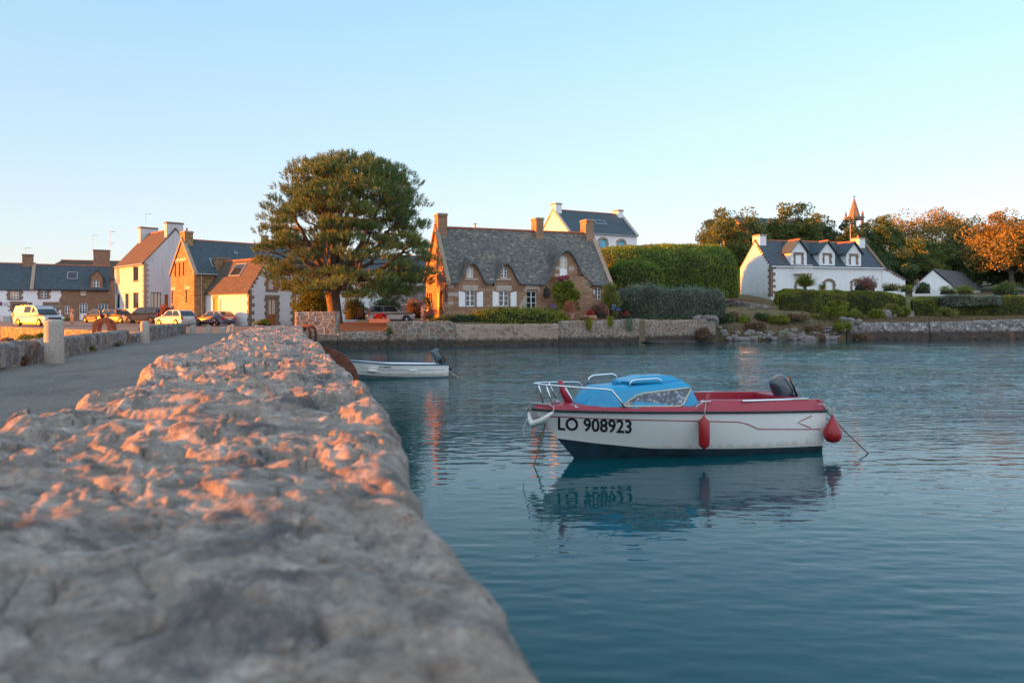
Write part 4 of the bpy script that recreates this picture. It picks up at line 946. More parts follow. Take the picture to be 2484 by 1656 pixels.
o, a, n, T = wall_T(9.8, W3, 'l')
s0, zt = f3.hit(o, a, 421, 634); s1, _ = f3.hit(o, a, 452, 634)
m_ = MB(); m_.prism([(s0, zt-.05), (s1, zt-.05), (s1, zt+.22), (s0, zt+.22)], -.02, .1, lambda p, q_, c: T(p, q_, c)); m_.build('lintel', M['lintel'], h3)
# small white gable house
A4 = math.atan2(-.62, .784); L4 = 8.5; c4_ = Vector((-24.9, 70.0, 1.2)); W4 = 5.1
f4 = Fr(c4_.x-L4*math.cos(A4), c4_.y-L4*math.sin(A4), 1.2, A4)
h4 = house('small white house with granite corner stones, brown roof, wooden door and open gable window', f4, L4, W4, Z(705, 70)-1.2, Z(630, 71.6)-1.2, 'white3', 'slate_brown',
  [W_('f', 516.5, 724, 528, 772, kind='blank', frame='wood_warm', pname='door', lintel='surround', lw=.1),
   W_('r', 651, 675, 666.5, 703.5, cols=1, rows=1, frame='wood_warm', pane='curtain', sur='surround_dark', rise=.12, bw=.32, head=.4),
   W_('r', 651, 723.5, 670, 775, kind='door', frame='wood_warm', cols=2, rows=1, sur='surround_dark', bw=.32, head=.32, pane='curtain', solid=1.0)],
  name='white_house', rp=.39, q=(('f', 'l', dict(w1=.3, w2=.18, bh=.36)), ('f', 'r', dict(w1=.3, w2=.16, bh=.38)), ('r', 'l', dict(w1=.62, w2=.3, bh=.36)), ('r', 'r', dict(w1=.5, w2=.28, bh=.36))), qmat='surround_dark', gutter=None,
  skylights=[(L4*.42, .45, 1.9, 1.5)], chims=[(.5, 1.95, Z(668, 75)-1.2, Z(623, 75)-1.2, .8, 1.5, 'rubble_brown', {'cap': 'surround_dark'})], coping=('l',))
o, a, n, T = wall_T(L4, W4, 'r')                    # rake stones under the gable roof line
m_ = MB(); eh4, rh4 = Z(705, 70)-1.2, Z(630, 71.6)-1.2; rr_ = random.Random(4)
for (a0, b0, a1, b1, k) in ((0, eh4, W4*.39, rh4, 8), (W4, eh4, W4*.39, rh4, 9)):
    for i in range(k):
        f = (i+.5)/k; y = a0+(a1-a0)*f; z = b0+(b1-b0)*f-.17; r_ = rr_.uniform(.13, .2)
        m_.prism([(y+r_*math.cos(t), z+r_*.8*math.sin(t)) for t in [j*math.pi/4 for j in range(8)]], -.03, .05, lambda p, q_, c: T(p, q_, c))
m_.build('rake_stones', M['surround_dark'], h4)
s0, zt = f4.hit(*wall_T(L4, W4, 'f')[:2], 529.5, 725)
shutter(wall_T(L4, W4, 'f')[3], s0, .15, .45, zt-.15, 0, h4, 'cream')
# houses glimpsed behind the pine
f5 = Fr(X(628, 88), 88, 2.2, R(14))
h5 = house('white slate-roofed house glimpsed between the pine branches', f5, 9.5, 7, Z(655, 88)-2.2, Z(585, 91)-2.2, 'white', 'slate',
  [W_('f', 668, 690, 682, 715, cols=2, rows=3), W_('f', 700, 662, 712, 690, cols=2, rows=3), W_('f', 765, 665, 778, 692, cols=2, rows=3), W_('f', 776, 700, 790, 730, cols=2, rows=3)],
  name='white_house', chims=[(.4, 3.5, Z(600, 91)-2.2, Z(570, 91)-2.2, .8, 1.2, 'rubble_gold')])
f6 = Fr(X(822, 92), 92, 2.4, R(8))
h6 = house('low white house beyond the pine, just left of the sunlit cottage gable', f6, 11.5, 6, Z(668, 92)-2.4, Z(622, 95)-2.4, 'white', 'slate',
  [W_('f', 990, 676, 998, 694, cols=2, rows=2), W_('f', 955, 676, 963, 694, cols=2, rows=2), W_('f', 900, 676, 910, 700, cols=2, rows=2)], name='white_house')
f7 = Fr(X(722, 76), 76, 1.7, R(-8))
h7 = house('low stone lean-to between the small white house and the pine trunk', f7, 5.0, 4, 3.0, 4.6, 'white', 'slate_grey', [dict(side='f', x=.7, z=.2, w=1.6, h=1.9, rise=.2, sur='surround_dark')], name='outbuilding', cat='outbuilding')
# antennas
def loc(fr, x, y, z): return fr.o+fr.u*x+fr.v*y+Vector((0, 0, z))
antenna('bent aerial on the squat chimney at the far left', loc(fa, sA1-sA0-.95, 2.8, rA+1.3), .9, kind=0)
antenna('tall thin aerial on the left side of the broad stone chimney', loc(fb_, sB1-sA1-1.9, 3.2, rA+1.6), 2.6, kind=0)
antenna('two-storey aerial standing between the broad stone chimney and the white house', loc(fb_, sB1-sA1+.1, 3.2, rA+1.2), 3.6, kind=1)
antenna('tallest aerial, on the left chimney of the two-storey white house', loc(f2, .55, 3.2, Z(551, 92.5)-c2.z), 1.75, kind=0)
# ---------------- stone cottage with eyebrow dormers ----------------
AC = math.atan2(.35, .937); cc = Vector((-5.4, 62.0, 1.78)); fc = Fr(*cc, AC); WC = 7.5
LC = fc.hit((0, 0), (1, 0), 1478, 700)[0]
hx = lambda px, py=700: fc.hit((0, 0), (1, 0), px, py)
EHC = Z(675, 62)-cc.z; RHC = Z(553, 65.4)-cc.z; yrC = WC/2; OHC = .28; slC = (RHC-EHC)/yrC
cot = empty('stone_cottage', cc, AC, 'brown stone cottage with three eyebrow dormers under one long lichened slate roof', 'house')
dorm = []
for (a0, a1, top) in ((1108, 1180, 637), (1193, 1261, 638), (1318, 1426, 607)):
    s0, s1 = hx(a0)[0], hx(a1)[0]; zt = hx((a0+a1)/2, top)[1]; dorm.append(((s0+s1)/2, (s1-s0)/2, zt-(EHC-OHC*slC)))
def archh(x):
    r = x*0
    for (c_, w_, H_) in dorm:
        u = np.clip(np.abs(x-c_)/w_, 0, 1); r = r+H_*(.5+.5*np.cos(math.pi*u**1.05))**.80
    return r
def roofz(x, y):
    base = EHC+slC*y; ar = archh(x); e0 = EHC-OHC*slC
    d_ = e0+ar+(y+OHC)*(.30+.25*(1-np.clip(ar/1.2, 0, 1)))
    d_ = np.where(ar > .004, d_, base-5)
    k = .16; s_ = .5*(base+d_+np.sqrt((base-d_)**2+k*k))-.5*k*np.exp(-((base-d_)/k)**2*0)*0
    return np.where(ar > .004, np.maximum(base, s_-.02), base)+.015*np.sin(x*1.3)+.02*vnoise(x*.7, y*.7, 0, 77)
gx = np.linspace(-.12, LC+.12, 300); gy = np.linspace(-OHC, yrC, 70)
GX, GY = np.meshgrid(gx, gy)
V = np.stack([GX, GY, roofz(GX, GY)+.08], -1)
ro = grid_mesh('roof', V, M['slate_old'], cot, smooth=True)
me = ro.data; uvl = me.uv_layers[0]; vi = np.empty(len(me.loops), np.int32); me.loops.foreach_get('vertex_index', vi)   # courses follow the swell of the dormers
sl_len = np.concatenate([np.zeros((1, 300)), np.cumsum(np.hypot(np.diff(V[:, :, 1], axis=0), np.diff(V[:, :, 2], axis=0)), 0)], 0)
sl_len = sl_len+archh(GX[0])[None, :]*.5
uvs = np.stack([GX.ravel(), sl_len.ravel()], 1)[vi].astype(np.float32); uvl.data.foreach_set('uv', uvs.ravel())
eg = MB()                                          # lead-grey edge along the eaves
for i in range(299):
    x0, x1 = gx[i], gx[i+1]; z0, z1 = V[0, i, 2], V[0, i+1, 2]
    y = -OHC-.02
    eg.quad((x0, y, z0+.012), (x1, y, z1+.012), (x1, y, z1-.17), (x0, y, z0-.17))
    eg.quad((x0, y, z0-.17), (x1, y, z1-.17), (x1, y+.42, z1-.17), (x0, y+.42, z0-.17))
    eg.quad((x0, y, z0+.012), (x1, y, z1+.012), (x1, y+.05, z1+.03), (x0, y+.05, z0+.03))
eg.build('eaves_edge', M['lead'], ro, smooth=False)
m_ = MB(); m_.poly([(-.12, yrC, RHC+.09), (LC+.12, yrC, RHC+.09), (LC+.12, WC+.2, EHC-.2), (-.12, WC+.2, EHC-.2)]); m_.build('back_slope', M['slate_old'], ro)
ridge_tiles(ro, .3, LC-.3, yrC, RHC+.10)
# walls
OPC = [dict(side='f', px=(1130, 703.5, 1152, 743), rise=.16, shut='paint_white', sw=.55, cols=2, rows=3, lintel='lintel', lw=.28),
       dict(side='f', px=(1211.6, 704, 1234, 742.5), rise=.16, shut='paint_white', sw=.55, cols=2, rows=3, lintel='lintel', lw=.28),
       dict(side='f', px=(1277.5, 706, 1301.5, 756), kind='door', cols=2, rows=3, sillz=.0),
       dict(side='f', px=(1132, 646.5, 1149, 673.5), rise=.2, cols=2, rows=3, pane='curtain'),
       dict(side='f', px=(1215, 647.5, 1231, 674), rise=.2, cols=2, rows=3),
       dict(side='f', px=(1192.5, 682, 1199, 694), kind='hole'),
       dict(side='f', px=(1358, 620.5, 1377.5, 672), rise=.2, kind='loft', cols=2, rows=3, pane='curtain'),
       dict(side='f', px=(1444, 697, 1458, 726), rise=.12, cols=2, rows=3),
       dict(side='l', px=(1066.5, 705, 1074.5, 752), rise=.3, kind='blank'),
       dict(side='l', px=(1035.5, 711, 1038.5, 735), kind='slit'), dict(side='l', px=(1040, 711, 1043, 735), kind='slit'), dict(side='l', px=(1044.5, 711, 1047.5, 735), kind='slit')]
wl_mb = MB()
for side in 'frbl':
    o, a, n, T = wall_T(LC, WC, side)
    if side == 'f':
        xs_ = np.linspace(LC, 0, 140); out = [(0, -.5), (LC, -.5)]+[(float(x), float(roofz(np.array(x), np.array(0.0)))-.06) for x in xs_]
    elif side == 'b': out = [(0, -.5), (LC, -.5), (LC, EHC), (0, EHC)]
    else: out = [(0, -.5), (WC, -.5), (WC, EHC), (yrC, RHC), (0, EHC)]
    holes = []
    for op in OPC:
        if op['side'] != side: continue
        x0, y0, x1, y1 = op['px']; s0, zt = fc.hit(o, a, x0, y0); s1, zb = fc.hit(o, a, x1, y1); _, zt2 = fc.hit(o, a, x1, y0)
        op.update(x=s0, z=zb, w=s1-s0, h=(zt+zt2)/2-zb)
        if op.get('kind') == 'door': op['h'] += op['z']-.02; op['z'] = .02
        op['rise'] = op.get('rise', 0)*op['w']; holes.append(arch(op['x'], op['z'], op['w'], op['h'], op['rise']))
    add_wall(wl_mb, T, out, holes, .22)
wl_mb.build('wall', M['stonehouse'], cot, fix=False)
for i, op in enumerate(OPC):
    o, a, n, T = wall_T(LC, WC, op['side']); x, z, w, h, r = op['x'], op['z'], op['w'], op['h'], op['rise']; k = op.get('kind', 'window')
    if k in ('window', 'door', 'loft'):
        d = window(T, x, z, w, h, r, cot, cols=op['cols'], rows=op['rows'], pane=op.get('pane', 'glass'), solid=h*.36 if k != 'window' else 0, name='window' if k == 'window' else 'door', depth=.14)
        if k != 'window': hd = MB(); hd.tube([T(x+w*.88, z+h*.45, .09), T(x+w*.88, z+h*.45, .04), T(x+w*.76, z+h*.45, .04)], .014, 6); hd.build('handle', M['metal_dark'], d)
    elif k in ('hole', 'slit', 'blank'):
        m_ = MB(); m_.prism([(x-.01, z-.01), (x+w+.01, z-.01), (x+w+.01, z+h), (x-.01, z+h)], .2, .23, lambda p, q_, c: T(p, q_, c)); m_.build('shutter' if k == 'blank' else 'vent', M['brown_paint' if k == 'blank' else 'metal_dark'], cot)
    if op.get('lintel'):
        lw = op['lw']; ap = arch(x, z, w, h, r)[2:][::-1]
        m_ = MB(); m_.prism([(x-lw, z+h-r*.4), (x-.001, z+h-r*.4)]+ap[1:-1]+[(x+w+.001, z+h-r*.4), (x+w+lw, z+h-r*.4), (x+w+lw, z+h+.42), (x-lw, z+h+.42)], -.02, .1, lambda p, q_, c: T(p, q_, c)); m_.build('lintel', M['lintel'], cot)
    if op.get('shut'):
        shutter(T, x-op['sw']-.08, z-.03, op['sw'], h-.05, r, cot, 'paint_white', slope=1); shutter(T, x+w+.16, z-.03, op['sw'], h-.05, r, cot, 'paint_white', slope=-1)
    if k == 'blank':
        for xx, sl_ in ((x-.62, 1), (x+w+.06, -1)): shutter(T, xx, z, .55, h, r, cot, 'cream', slope=sl_)
    if k == 'window' and i == 7: shutter(T, x-.75, z, .68, h, .3, cot, 'paint_white', slope=1)
T = wall_T(LC, WC, 'f')[3]
def slab(name, px0, py0, px1, py1, mat='lintel', d=.03, pts=None):
    s0, z1 = hx(px0, py0); s1, z0 = hx(px1, py1); m_ = MB()
    pp = [(s0, z0), (s1, z0), (s1, z1), (s0, z1)] if pts is None else [(s0+(s1-s0)*u, z0+(z1-z0)*v) for u, v in pts]
    m_.prism(pp, -d, .1, lambda p, q_, c: T(p, q_, c)); return m_.build(name, M[mat], cot, bevel=.015)
slab('door_hood', 1271.5, 692, 1310, 709, d=.08, pts=[(0, 0), (.10, 0), (.16, .4), (.84, .4), (.9, 0), (1, 0), (.95, .75), (.85, 1), (.15, 1), (.05, .75)])
slab('quoin', 1086, 688, 1100, 698); slab('quoin', 1086, 709, 1112, 719); slab('quoin', 1086, 731, 1100, 740)
slab('sill', 1127, 674.5, 1158, 679.5, d=.06); slab('sill', 1209.5, 674.5, 1240, 680, d=.06)
slab('door_jamb', 1347, 646, 1357.5, 655); slab('door_jamb', 1379, 647, 1392, 656); slab('door_jamb', 1346, 664, 1357.5, 672)
slab('corner_stone', 1258, 716, 1277, 755, pts=[(0, 0), (1, 0), (1, 1), (.7, .95), (.1, .35)])
slab('ledge_stone', 1186, 675.5, 1209, 681, d=.14)
m_ = MB(); s0, z0 = hx(1324, 705); m_.box(s0-.22, s0+.22, -.3, -.01, z0-.5, z0+.15); m_.lathe([(.05, 0), (.12, .1), (.03, .25)], (s0, -.15, z0+.15), 8); m_.build('wall_lantern', M['metal_dark'], cot)
for sd in ('l', 'r'):                              # coping stones on the gables
    x0, x1 = (-.22, .16) if sd == 'l' else (LC-.16, LC+.22)
    mb = MB(); mb.prism([(-OHC-.14, EHC-(OHC+.14)*slC-.05), (yrC, RHC), (WC+.2, EHC-.2), (WC+.2, EHC+.18), (yrC, RHC+.36), (-OHC-.14, EHC-(OHC+.14)*slC+.3)], x0, x1, lambda y, z, x: Vector((x, y, z)))
    mb.build('gable_coping', M['surround'], cot, bevel=.03)
m_ = MB(); m_.prism([(-.02, -.4), (.55, -.4), (.55, 1.1), (.3, 1.5), (-.02, 1.6)], -.35, .0, lambda y, z, x: Vector((x, y, z))); m_.build('buttress', M['stonehouse'], cot, bevel=.04)
def chim_at(px0, px1, ptop, xc, wx, wy, yoff=0, mat='stonehouse'):
    Dp = (cc+fc.u*xc+fc.v*(yrC+yoff)).y; return chimney(cot, xc, yrC+yoff, RHC-1.0, Z(ptop, Dp)-cc.z, wx, wy, mat, cap='surround')
def sx_at(px, y):                                   # distance along facade for a pixel at house depth y
    return fc.hit((0, y), (1, 0), px, 600)[0]
chim_at(0, 0, 519, .42, .86, 1.25)
chim_at(0, 0, 529.5, sx_at(1303.5, yrC), .75, 1.25)
chim_at(0, 0, 533.5, sx_at(1424, yrC), .78, 1.3)
m_ = MB(); m_.tube([(sx_at(1152, yrC), yrC, RHC), (sx_at(1152, yrC), yrC, RHC+.45)], .1, 8); m_.tube([(sx_at(1152, yrC), yrC, RHC+.5), (sx_at(1152, yrC), yrC, RHC+.56)], .17, 8); m_.build('flue', M['metal_grey'], cot)
# outside stair to the loft door
ls0, ls1 = hx(1343)[0], hx(1402)[0]; lz = hx(1368, 672)[1]
stair = empty('stone_stair', cc+fc.u*ls0-fc.v*1.35, AC, 'outside stone stair climbing to the loft door under the widest dormer', 'stair')
m_ = MB(); m_.box(0, ls1-ls0, 0, 1.3, -.2, lz); m_.build('landing', M['stonehouse'], stair)
nst = 9; run = hx(1462)[0]-ls1
for i in range(nst):
    m_ = MB(); m_.box(ls1-ls0+run*i/nst+.002, ls1-ls0+run*(i+1)/nst, 0, 1.3, -.2, lz*(1-(i+.7)/(nst+.4))); m_.build('step', M['stonehouse'], stair)
hr = MB(); p0 = (hx(1384)[0]-ls0, .05, hx(1384, 655)[1]); p1 = (hx(1423)[0]-ls0, .05, hx(1423, 692)[1])
hr.tube([p0, p1], .06, 8); hr.tube([p1, (p1[0], p1[1], .9)], .035, 6); hr.tube([(p0[0]+.15, .05, p0[2]-.1), (p0[0]+.15, .05, lz)], .035, 6); hr.build('handrail', M['rust'], stair)
# ---------------- white house behind, blue shutters ----------------
A8 = math.atan2(.47, .883); c8 = Vector((X(1378, 92), 92, 6.4)); f8 = Fr(*c8, A8); L8 = f8.hit((0, 0), (1, 0), 1545, 600)[0]
h8 = house('white house with sky-blue shutters rising behind the cottage roof', f8, L8, 7, Z(561, 92)-6.4, Z(511, 95.1)-6.4, 'white', 'slate',
  [W_('f', 1455, 580, 1471.5, 606, kind='blank', frame='paint_blue', rise=.15, sur='surround', bw=.25), W_('f', 1500, 584, 1515.5, 608, kind='blank', frame='paint_blue', rise=.15, sur='surround', bw=.25)],
  name='white_house', qmat='lintel', gutter='metal_grey', skylights=[(f8.hit((0, 2), (1, 0), 1440, 550)[0], .38, 1.6, 1.0)],
  chims=[(.4, 3.5, Z(525, 95)-6.4, Z(493, 95)-6.4, .9, 1.3, 'white', {'cap': 'surround'}), (L8-.5, 3.5, Z(535, 99)-6.4, Z(509, 99.5)-6.4, .85, 1.3, 'white', {'cap': 'surround'})], coping=('l', 'r'))
# ---------------- long white house on the right ----------------
A9 = math.atan2(.25, .968); c9 = Vector((X(1870, 86), 86, 4.3)); f9 = Fr(*c9, A9); L9 = f9.hit((0, 0), (1, 0), 2142, 650)[0]; W9 = 6.5
E9 = Z(643.5, 86)-4.3; R9 = Z(585.5, 89.1)-4.3
h9 = house('long white house with three gabled dormers, a small balcony and a lean-to end', f9, L9, W9, E9, R9, 'white', 'slate',
  [W_('f', 1933, 684, 1949, 704, kind='blank', rise=.2, sur='surround_dark', bw=.3), W_('f', 2002, 681, 2021, 706, kind='blank', rise=.2, sur='surround_dark', bw=.28), W_('f', 2068, 681, 2087, 706, kind='blank', rise=.2, sur='surround_dark', bw=.28)],
  name='white_house', q=(('f', 'l', dict(w1=.62, w2=.3, bh=.36)), ('l', 'r', dict(w1=.42, w2=.6, bh=.36))), qmat='surround_dark', gutter='paint_white', coping=('r',),
  chims=[(.6, W9/2, Z(600, 89)-4.3, Z(569, 89)-4.3, .9, 1.5, 'white', {'cap': 'surround'}), (L9-.9, W9/2, Z(605, 93)-4.3, Z(577.5, 93)-4.3, .9, 1.5, 'white', {'cap': 'surround', 'pots': 1})], pipes=[('f', L9-.15)])
o, a, n, T9 = wall_T(L9, W9, 'f'); sl9 = (R9-E9)/(W9/2)
for (fx0, fx1, apx, apy, ey, by, wx0, wy0, wx1, wy1) in ((1918, 1956.5, 1939.5, 583, 612, 646, 1929.5, 617, 1944.5, 664), (1987, 2025, 2007, 586, 614, 643, 1999.5, 618.5, 2012.5, 640), (2052.5, 2088.5, 2074, 588, 616, 644.5, 2063.5, 620, 2076.5, 642)):
    s0, _ = f9.hit(o, a, fx0, ey); s1, _ = f9.hit(o, a, fx1, ey); _, ze = f9.hit(o, a, (fx0+fx1)/2, ey); _, za = f9.hit(o, a, apx, apy); _, zb = f9.hit(o, a, apx, by)
    q0, qt = f9.hit(o, a, wx0, wy0); q1, qb = f9.hit(o, a, wx1, wy1); cx0 = (s0+s1)/2
    m_ = MB(); out = [(s0, zb-.1), (s1, zb-.1), (s1, ze), (cx0, za-.12), (s0, ze)]
    if qb < zb: out = [(q0-.35, qb), (q1+.35, qb), (q1+.35, zb-.1)]+out[1:]+[(s0, zb-.1), (q0-.35, zb-.1)]
    add_wall(m_, lambda s, z, d: T9(s, z, d-.03), out, [arch(q0, qb+.02, q1-q0, qt-qb-.02)], .15)
    yb = (ze-E9)/sl9
    for s_ in (s0, s1): m_.poly([(s_, -.03, zb-.1), (s_, -.03, ze), (s_, yb, ze)])
    dmo = m_.build('dormer', M['white'], h9, fix=False)
    rf = MB(); yc = (za-E9)/sl9
    for sg, xe_ in ((-1, s0), (1, s1)):
        rf.prism([(cx0, za), (xe_+sg*.25, ze-.12), (xe_+sg*.25, ze), (cx0, za+.14)], -.3, yc+.1, lambda u, z, y: Vector((u, y, z)))
    rf.build('dormer_roof', M['slate'], dmo); ridge_tiles(dmo, 0, .01, 0, -5) if False else None
    rt_ = MB(); rt_.tube([(cx0, -.3, za+.12), (cx0, yc, za+.12)], .09, 8); rt_.build('ridge_tiles', M['ridge'], dmo)
    surround(lambda s, z, d: T9(s, z, d-.03), q0, max(qb, zb), q1-q0, qt-max(qb, zb), 0, dmo, 'surround_dark', bw=.22, head=.24, sill=False)
    m_ = MB(); m_.prism([(q0, qb), (q1, qb), (q1, qt), (q0, qt)], .06, .1, lambda p, q_, c: T9(p, q_, c))
    m_.prism([((q0+q1)/2-.01, qb+.02), ((q0+q1)/2+.01, qb+.02), ((q0+q1)/2+.01, qt-.02), ((q0+q1)/2-.01, qt-.02)], .05, .06, lambda p, q_, c: T9(p, q_, c)); m_.build('shutter', M['paint_white'], dmo)
s0, zt = f9.hit(o, a, 1925, 643.5); s1, zb = f9.hit(o, a, 1959.5, 664.5)
bl = MB(); bl.box(s0, s1, -.9, 0, zb-.12, zb); blo = bl.build('balcony', M['surround'], h9)
rl = MB(); rl.tube([(s0, 0, zt), (s0, -.85, zt), (s1, -.85, zt), (s1, 0, zt)], .03, 6)
for i in range(13): xx = s0+(s1-s0)*i/12; rl.tube([(xx, -.85, zb), (xx, -.85, zt)], .018, 4)
for yy in (-.2, -.45, -.65): rl.tube([(s0, yy, zb), (s0, yy, zt)], .018, 4)
rl.build('railing', M['paint_white'], blo)
# lean-to end
sE = f9.hit(o, a, 2196, 676)[0]; zE = f9.hit(o, a, 2196, 677)[1]; zS = E9+.05
m_ = MB()
for yy, flip in ((0, 0), (W9, 1)): m_.poly([(L9+.003, yy, -.4), (sE, yy, -.4), (sE, yy, zE), (L9+.003, yy, zS)])
m_.quad((sE, 0, -.4), (sE, W9, -.4), (sE, W9, zE), (sE, 0, zE)); ex = m_.build('lean_to', M['white'], h9)
m_ = MB(); m_.prism([(L9+.16, zS-.02), (sE+.15, zE-.12), (sE+.15, zE), (L9+.16, zS+.12)], -.1, W9+.1, lambda x, z, y: Vector((x, y, z))); m_.build('lean_to_roof', M['slate'], ex)
m_ = MB(); rr_ = random.Random(2)
for i in range(9):
    f = (i+.7)/9.5; xx = L9+(sE-L9)*f; z = zS+(zE-zS)*f-.16; r_ = rr_.uniform(.14, .2)
    m_.prism([(xx+r_*math.cos(t), z+r_*.8*math.sin(t)) for t in [j*math.pi/4 for j in range(8)]], -.03, .05, lambda p, q_, c: T9(p, q_, c))
m_.build('rake_stones', M['surround_dark'], ex)
TL = wall_T(L9, W9, 'l')[3]; m_ = MB()
for i in range(8):
    f = (i+.5)/9; yy = W9-(W9/2)*f; z = E9+(R9-E9)*f-.2; r_ = rr_.uniform(.14, .2)
    m_.prism([(yy+r_*math.cos(t), z+r_*.8*math.sin(t)) for t in [j*math.pi/4 for j in range(8)]], -.03, .05, lambda p, q_, c: TL(p, q_, c))
m_.build('rake_stones', M['surround_dark'], h9)
for (x0, x1) in ((2142, 2163), (2170, 2195)):
    s0, zt = f9.hit(o, a, x0, 693); s1, _ = f9.hit(o, a, x1, 693); m_ = MB(); m_.prism([(s0, zt-.3), (s1, zt-.3), (s1, zt), (s0, zt)], -.03, .05, lambda p, q_, c: T9(p, q_, c)); m_.build('lintel', M['surround_dark'], h9)
ms = empty('tall_mast', P(2063, 588, 91)-Vector((0, 0, .6)), 0, 'tall thin aerial mast against the sky beside the church spire', 'mast'); m_ = MB(); m_.tube([(0, 0, -.5), (0, 0, 2.9)], .045, 8); m_.build('pole', M['metal_grey'], ms)
m_ = MB(); m_.tube([(-.3, 0, 2.7), (.35, 0, 2.7)], .02, 5); m_.build('cross_arm', M['metal_grey'], ms)
# dark-roofed shed
A10 = math.atan2(.45, .89); f10 = Fr(X(2318, 93), 93, 4.9, A10)
# its gable faces left: front (eave) wall runs right from the gable corner
W10 = -f10.hit((0, 0), (0, 1), 2212, 690)[0] if False else 6.2
h10 = house('low white shed with a dark grey roof among the trees on the right', Fr(X(2322, 91), 91, 4.6, R(2)), 4.6, 4.6, .9, 1.0, 'white', 'slate_grey', [], roof=False, name='shed', cat='shed')
for ch in list(h10.children): bpy.data.objects.remove(ch)
h10.location = (X(2213, 92), 92, 4.7); h10.rotation_euler = (0, 0, R(8))
m_ = MB(); wg = 5.75; za_ = Z(655, 93)-4.7; zs_ = Z(698, 92)-4.7
m_.poly([(0, 0, -.4), (wg, 0, -.4), (wg, 0, zs_), (wg*.48, 0, za_), (0, 0, zs_)]); m_.quad((wg, 0, -.4), (wg+9.6, 7, -.4), (wg+9.6, 7, zs_), (wg, 0, zs_)); m_.quad((0, 0, -.4), (9.6, 7, -.4), (9.6, 7, zs_), (0, 0, zs_))
m_.build('wall', M['white'], h10)
m_ = MB(); ap = Vector((wg*.48, 0, za_)); dd = Vector((9.6, 7, 0)); al = Vector((-.25, -.1, 0))
for q_, sg in ((Vector((wg+.2, 0, zs_-.12)), 1), (Vector((-.2, 0, zs_-.12)), -1)):
    a_0, a_1 = ap+al*0+Vector((0, -.15, .06)), q_+Vector((0, -.15, .06)); u_ = Vector((0, 0, .1))
    m_.quad(a_0+u_, a_1+u_, a_1+dd+u_, a_0+dd+u_); m_.quad(a_0, a_1, a_1+dd, a_0+dd); m_.quad(a_0, a_1, a_1+u_, a_0+u_); m_.quad(a_1, a_1+dd, a_1+dd+u_, a_1+u_)
m_.build('roof', M['slate_grey'], h10)
# church
ch = empty('church', (X(2072, 150), 150, 8), R(18), 'church whose pinnacled spire and slate nave roof rise above the trees', 'church')
s_ = 150/F; zt = lambda py: Z(py, 150)-8
m_ = MB(); m_.box(-1.25, 1.25, -1.25, 1.25, 0, zt(560)); m_.build('tower', M['rubble_gold'], ch)
m_ = MB()
for x_ in (-1.05, 1.05):
    for y_ in (-1.05, 1.05): m_.box(x_-.22, x_+.22, y_-.22, y_+.22, zt(560), zt(534))
m_.box(-.2, .2, -.2, .2, zt(560), zt(534)); m_.build('belfry', M['rubble_brown'], ch)
m_ = MB(); m_.box(-1.28, 1.28, -1.28, 1.28, zt(534), zt(531)); m_.box(-1.34, 1.34, -1.34, 1.34, zt(531)+.002, zt(526)); m_.build('cornice', M['surround_dark'], ch)
m_ = MB(); m_.lathe([(1.12, zt(526)+.003), (1.05, zt(522)), (.08, zt(480))], (0, 0, 0), 8); m_.build('spire', M['rubble_brown'], ch)
for x_ in (-1.1, 1.1):
    for y_ in (-1.1, 1.1): m_ = MB(); m_.lathe([(.2, zt(526)+.003), (.22, zt(522)), (.27, zt(521.5)), (.03, zt(511))], (x_, y_, 0), 6); m_.build('pinnacle', M['surround_dark'], ch)
m_ = MB(); m_.tube([(0, 0, zt(480)), (0, 0, zt(474))], .06, 6); m_.box(-.35, .35, -.05, .05, zt(478), zt(477)); m_.build('weathercock', M['metal_dark'], ch)
m_ = MB(); x0 = (1760-2072)*s_; x1 = (2000-2072)*s_
m_.prism([(-4.5, 0), (4.5, 0), (4.5, zt(575)), (0, zt(538)), (-4.5, zt(575))], x0, x1, lambda y, z, x: Vector((x, y+3, z))); m_.build('nave_wall', M['rubble_gold'], ch)
m_ = MB()
for sg in (-1, 1): m_.prism([(0, zt(537)+.1), (sg*4.9, zt(577)), (sg*4.9, zt(577)+.15), (0, zt(536)+.15)], x0-.1, x1-.5, lambda y, z, x: Vector((x, y+3, z)))
m_.build('nave_roof', M['slate'], ch)
m_ = MB(); m_.prism([(-4.7, zt(576)), (4.7, zt(576)), (.3, zt(532)), (0, zt(529)), (-.3, zt(532))], x1-.45, x1, lambda y, z, x: Vector((x, y+3, z))); m_.build('gable_coping', M['rubble_gold'], ch)
# added house, out of view on the left, placed to shade the near parapet
house('white house added out of view to shade the near end of the parapet', Fr(-31, -10.6, 1.2, R(96)), 9.2, 6, 4.0, 7.2, 'white', 'slate', [dict(side='r', x=1.5, z=.1, w=1.0, h=2.1, kind='door'), dict(side='b', x=2, z=1, w=1, h=1.3), dict(side='b', x=6, z=1, w=1, h=1.3)], name='shade_house')
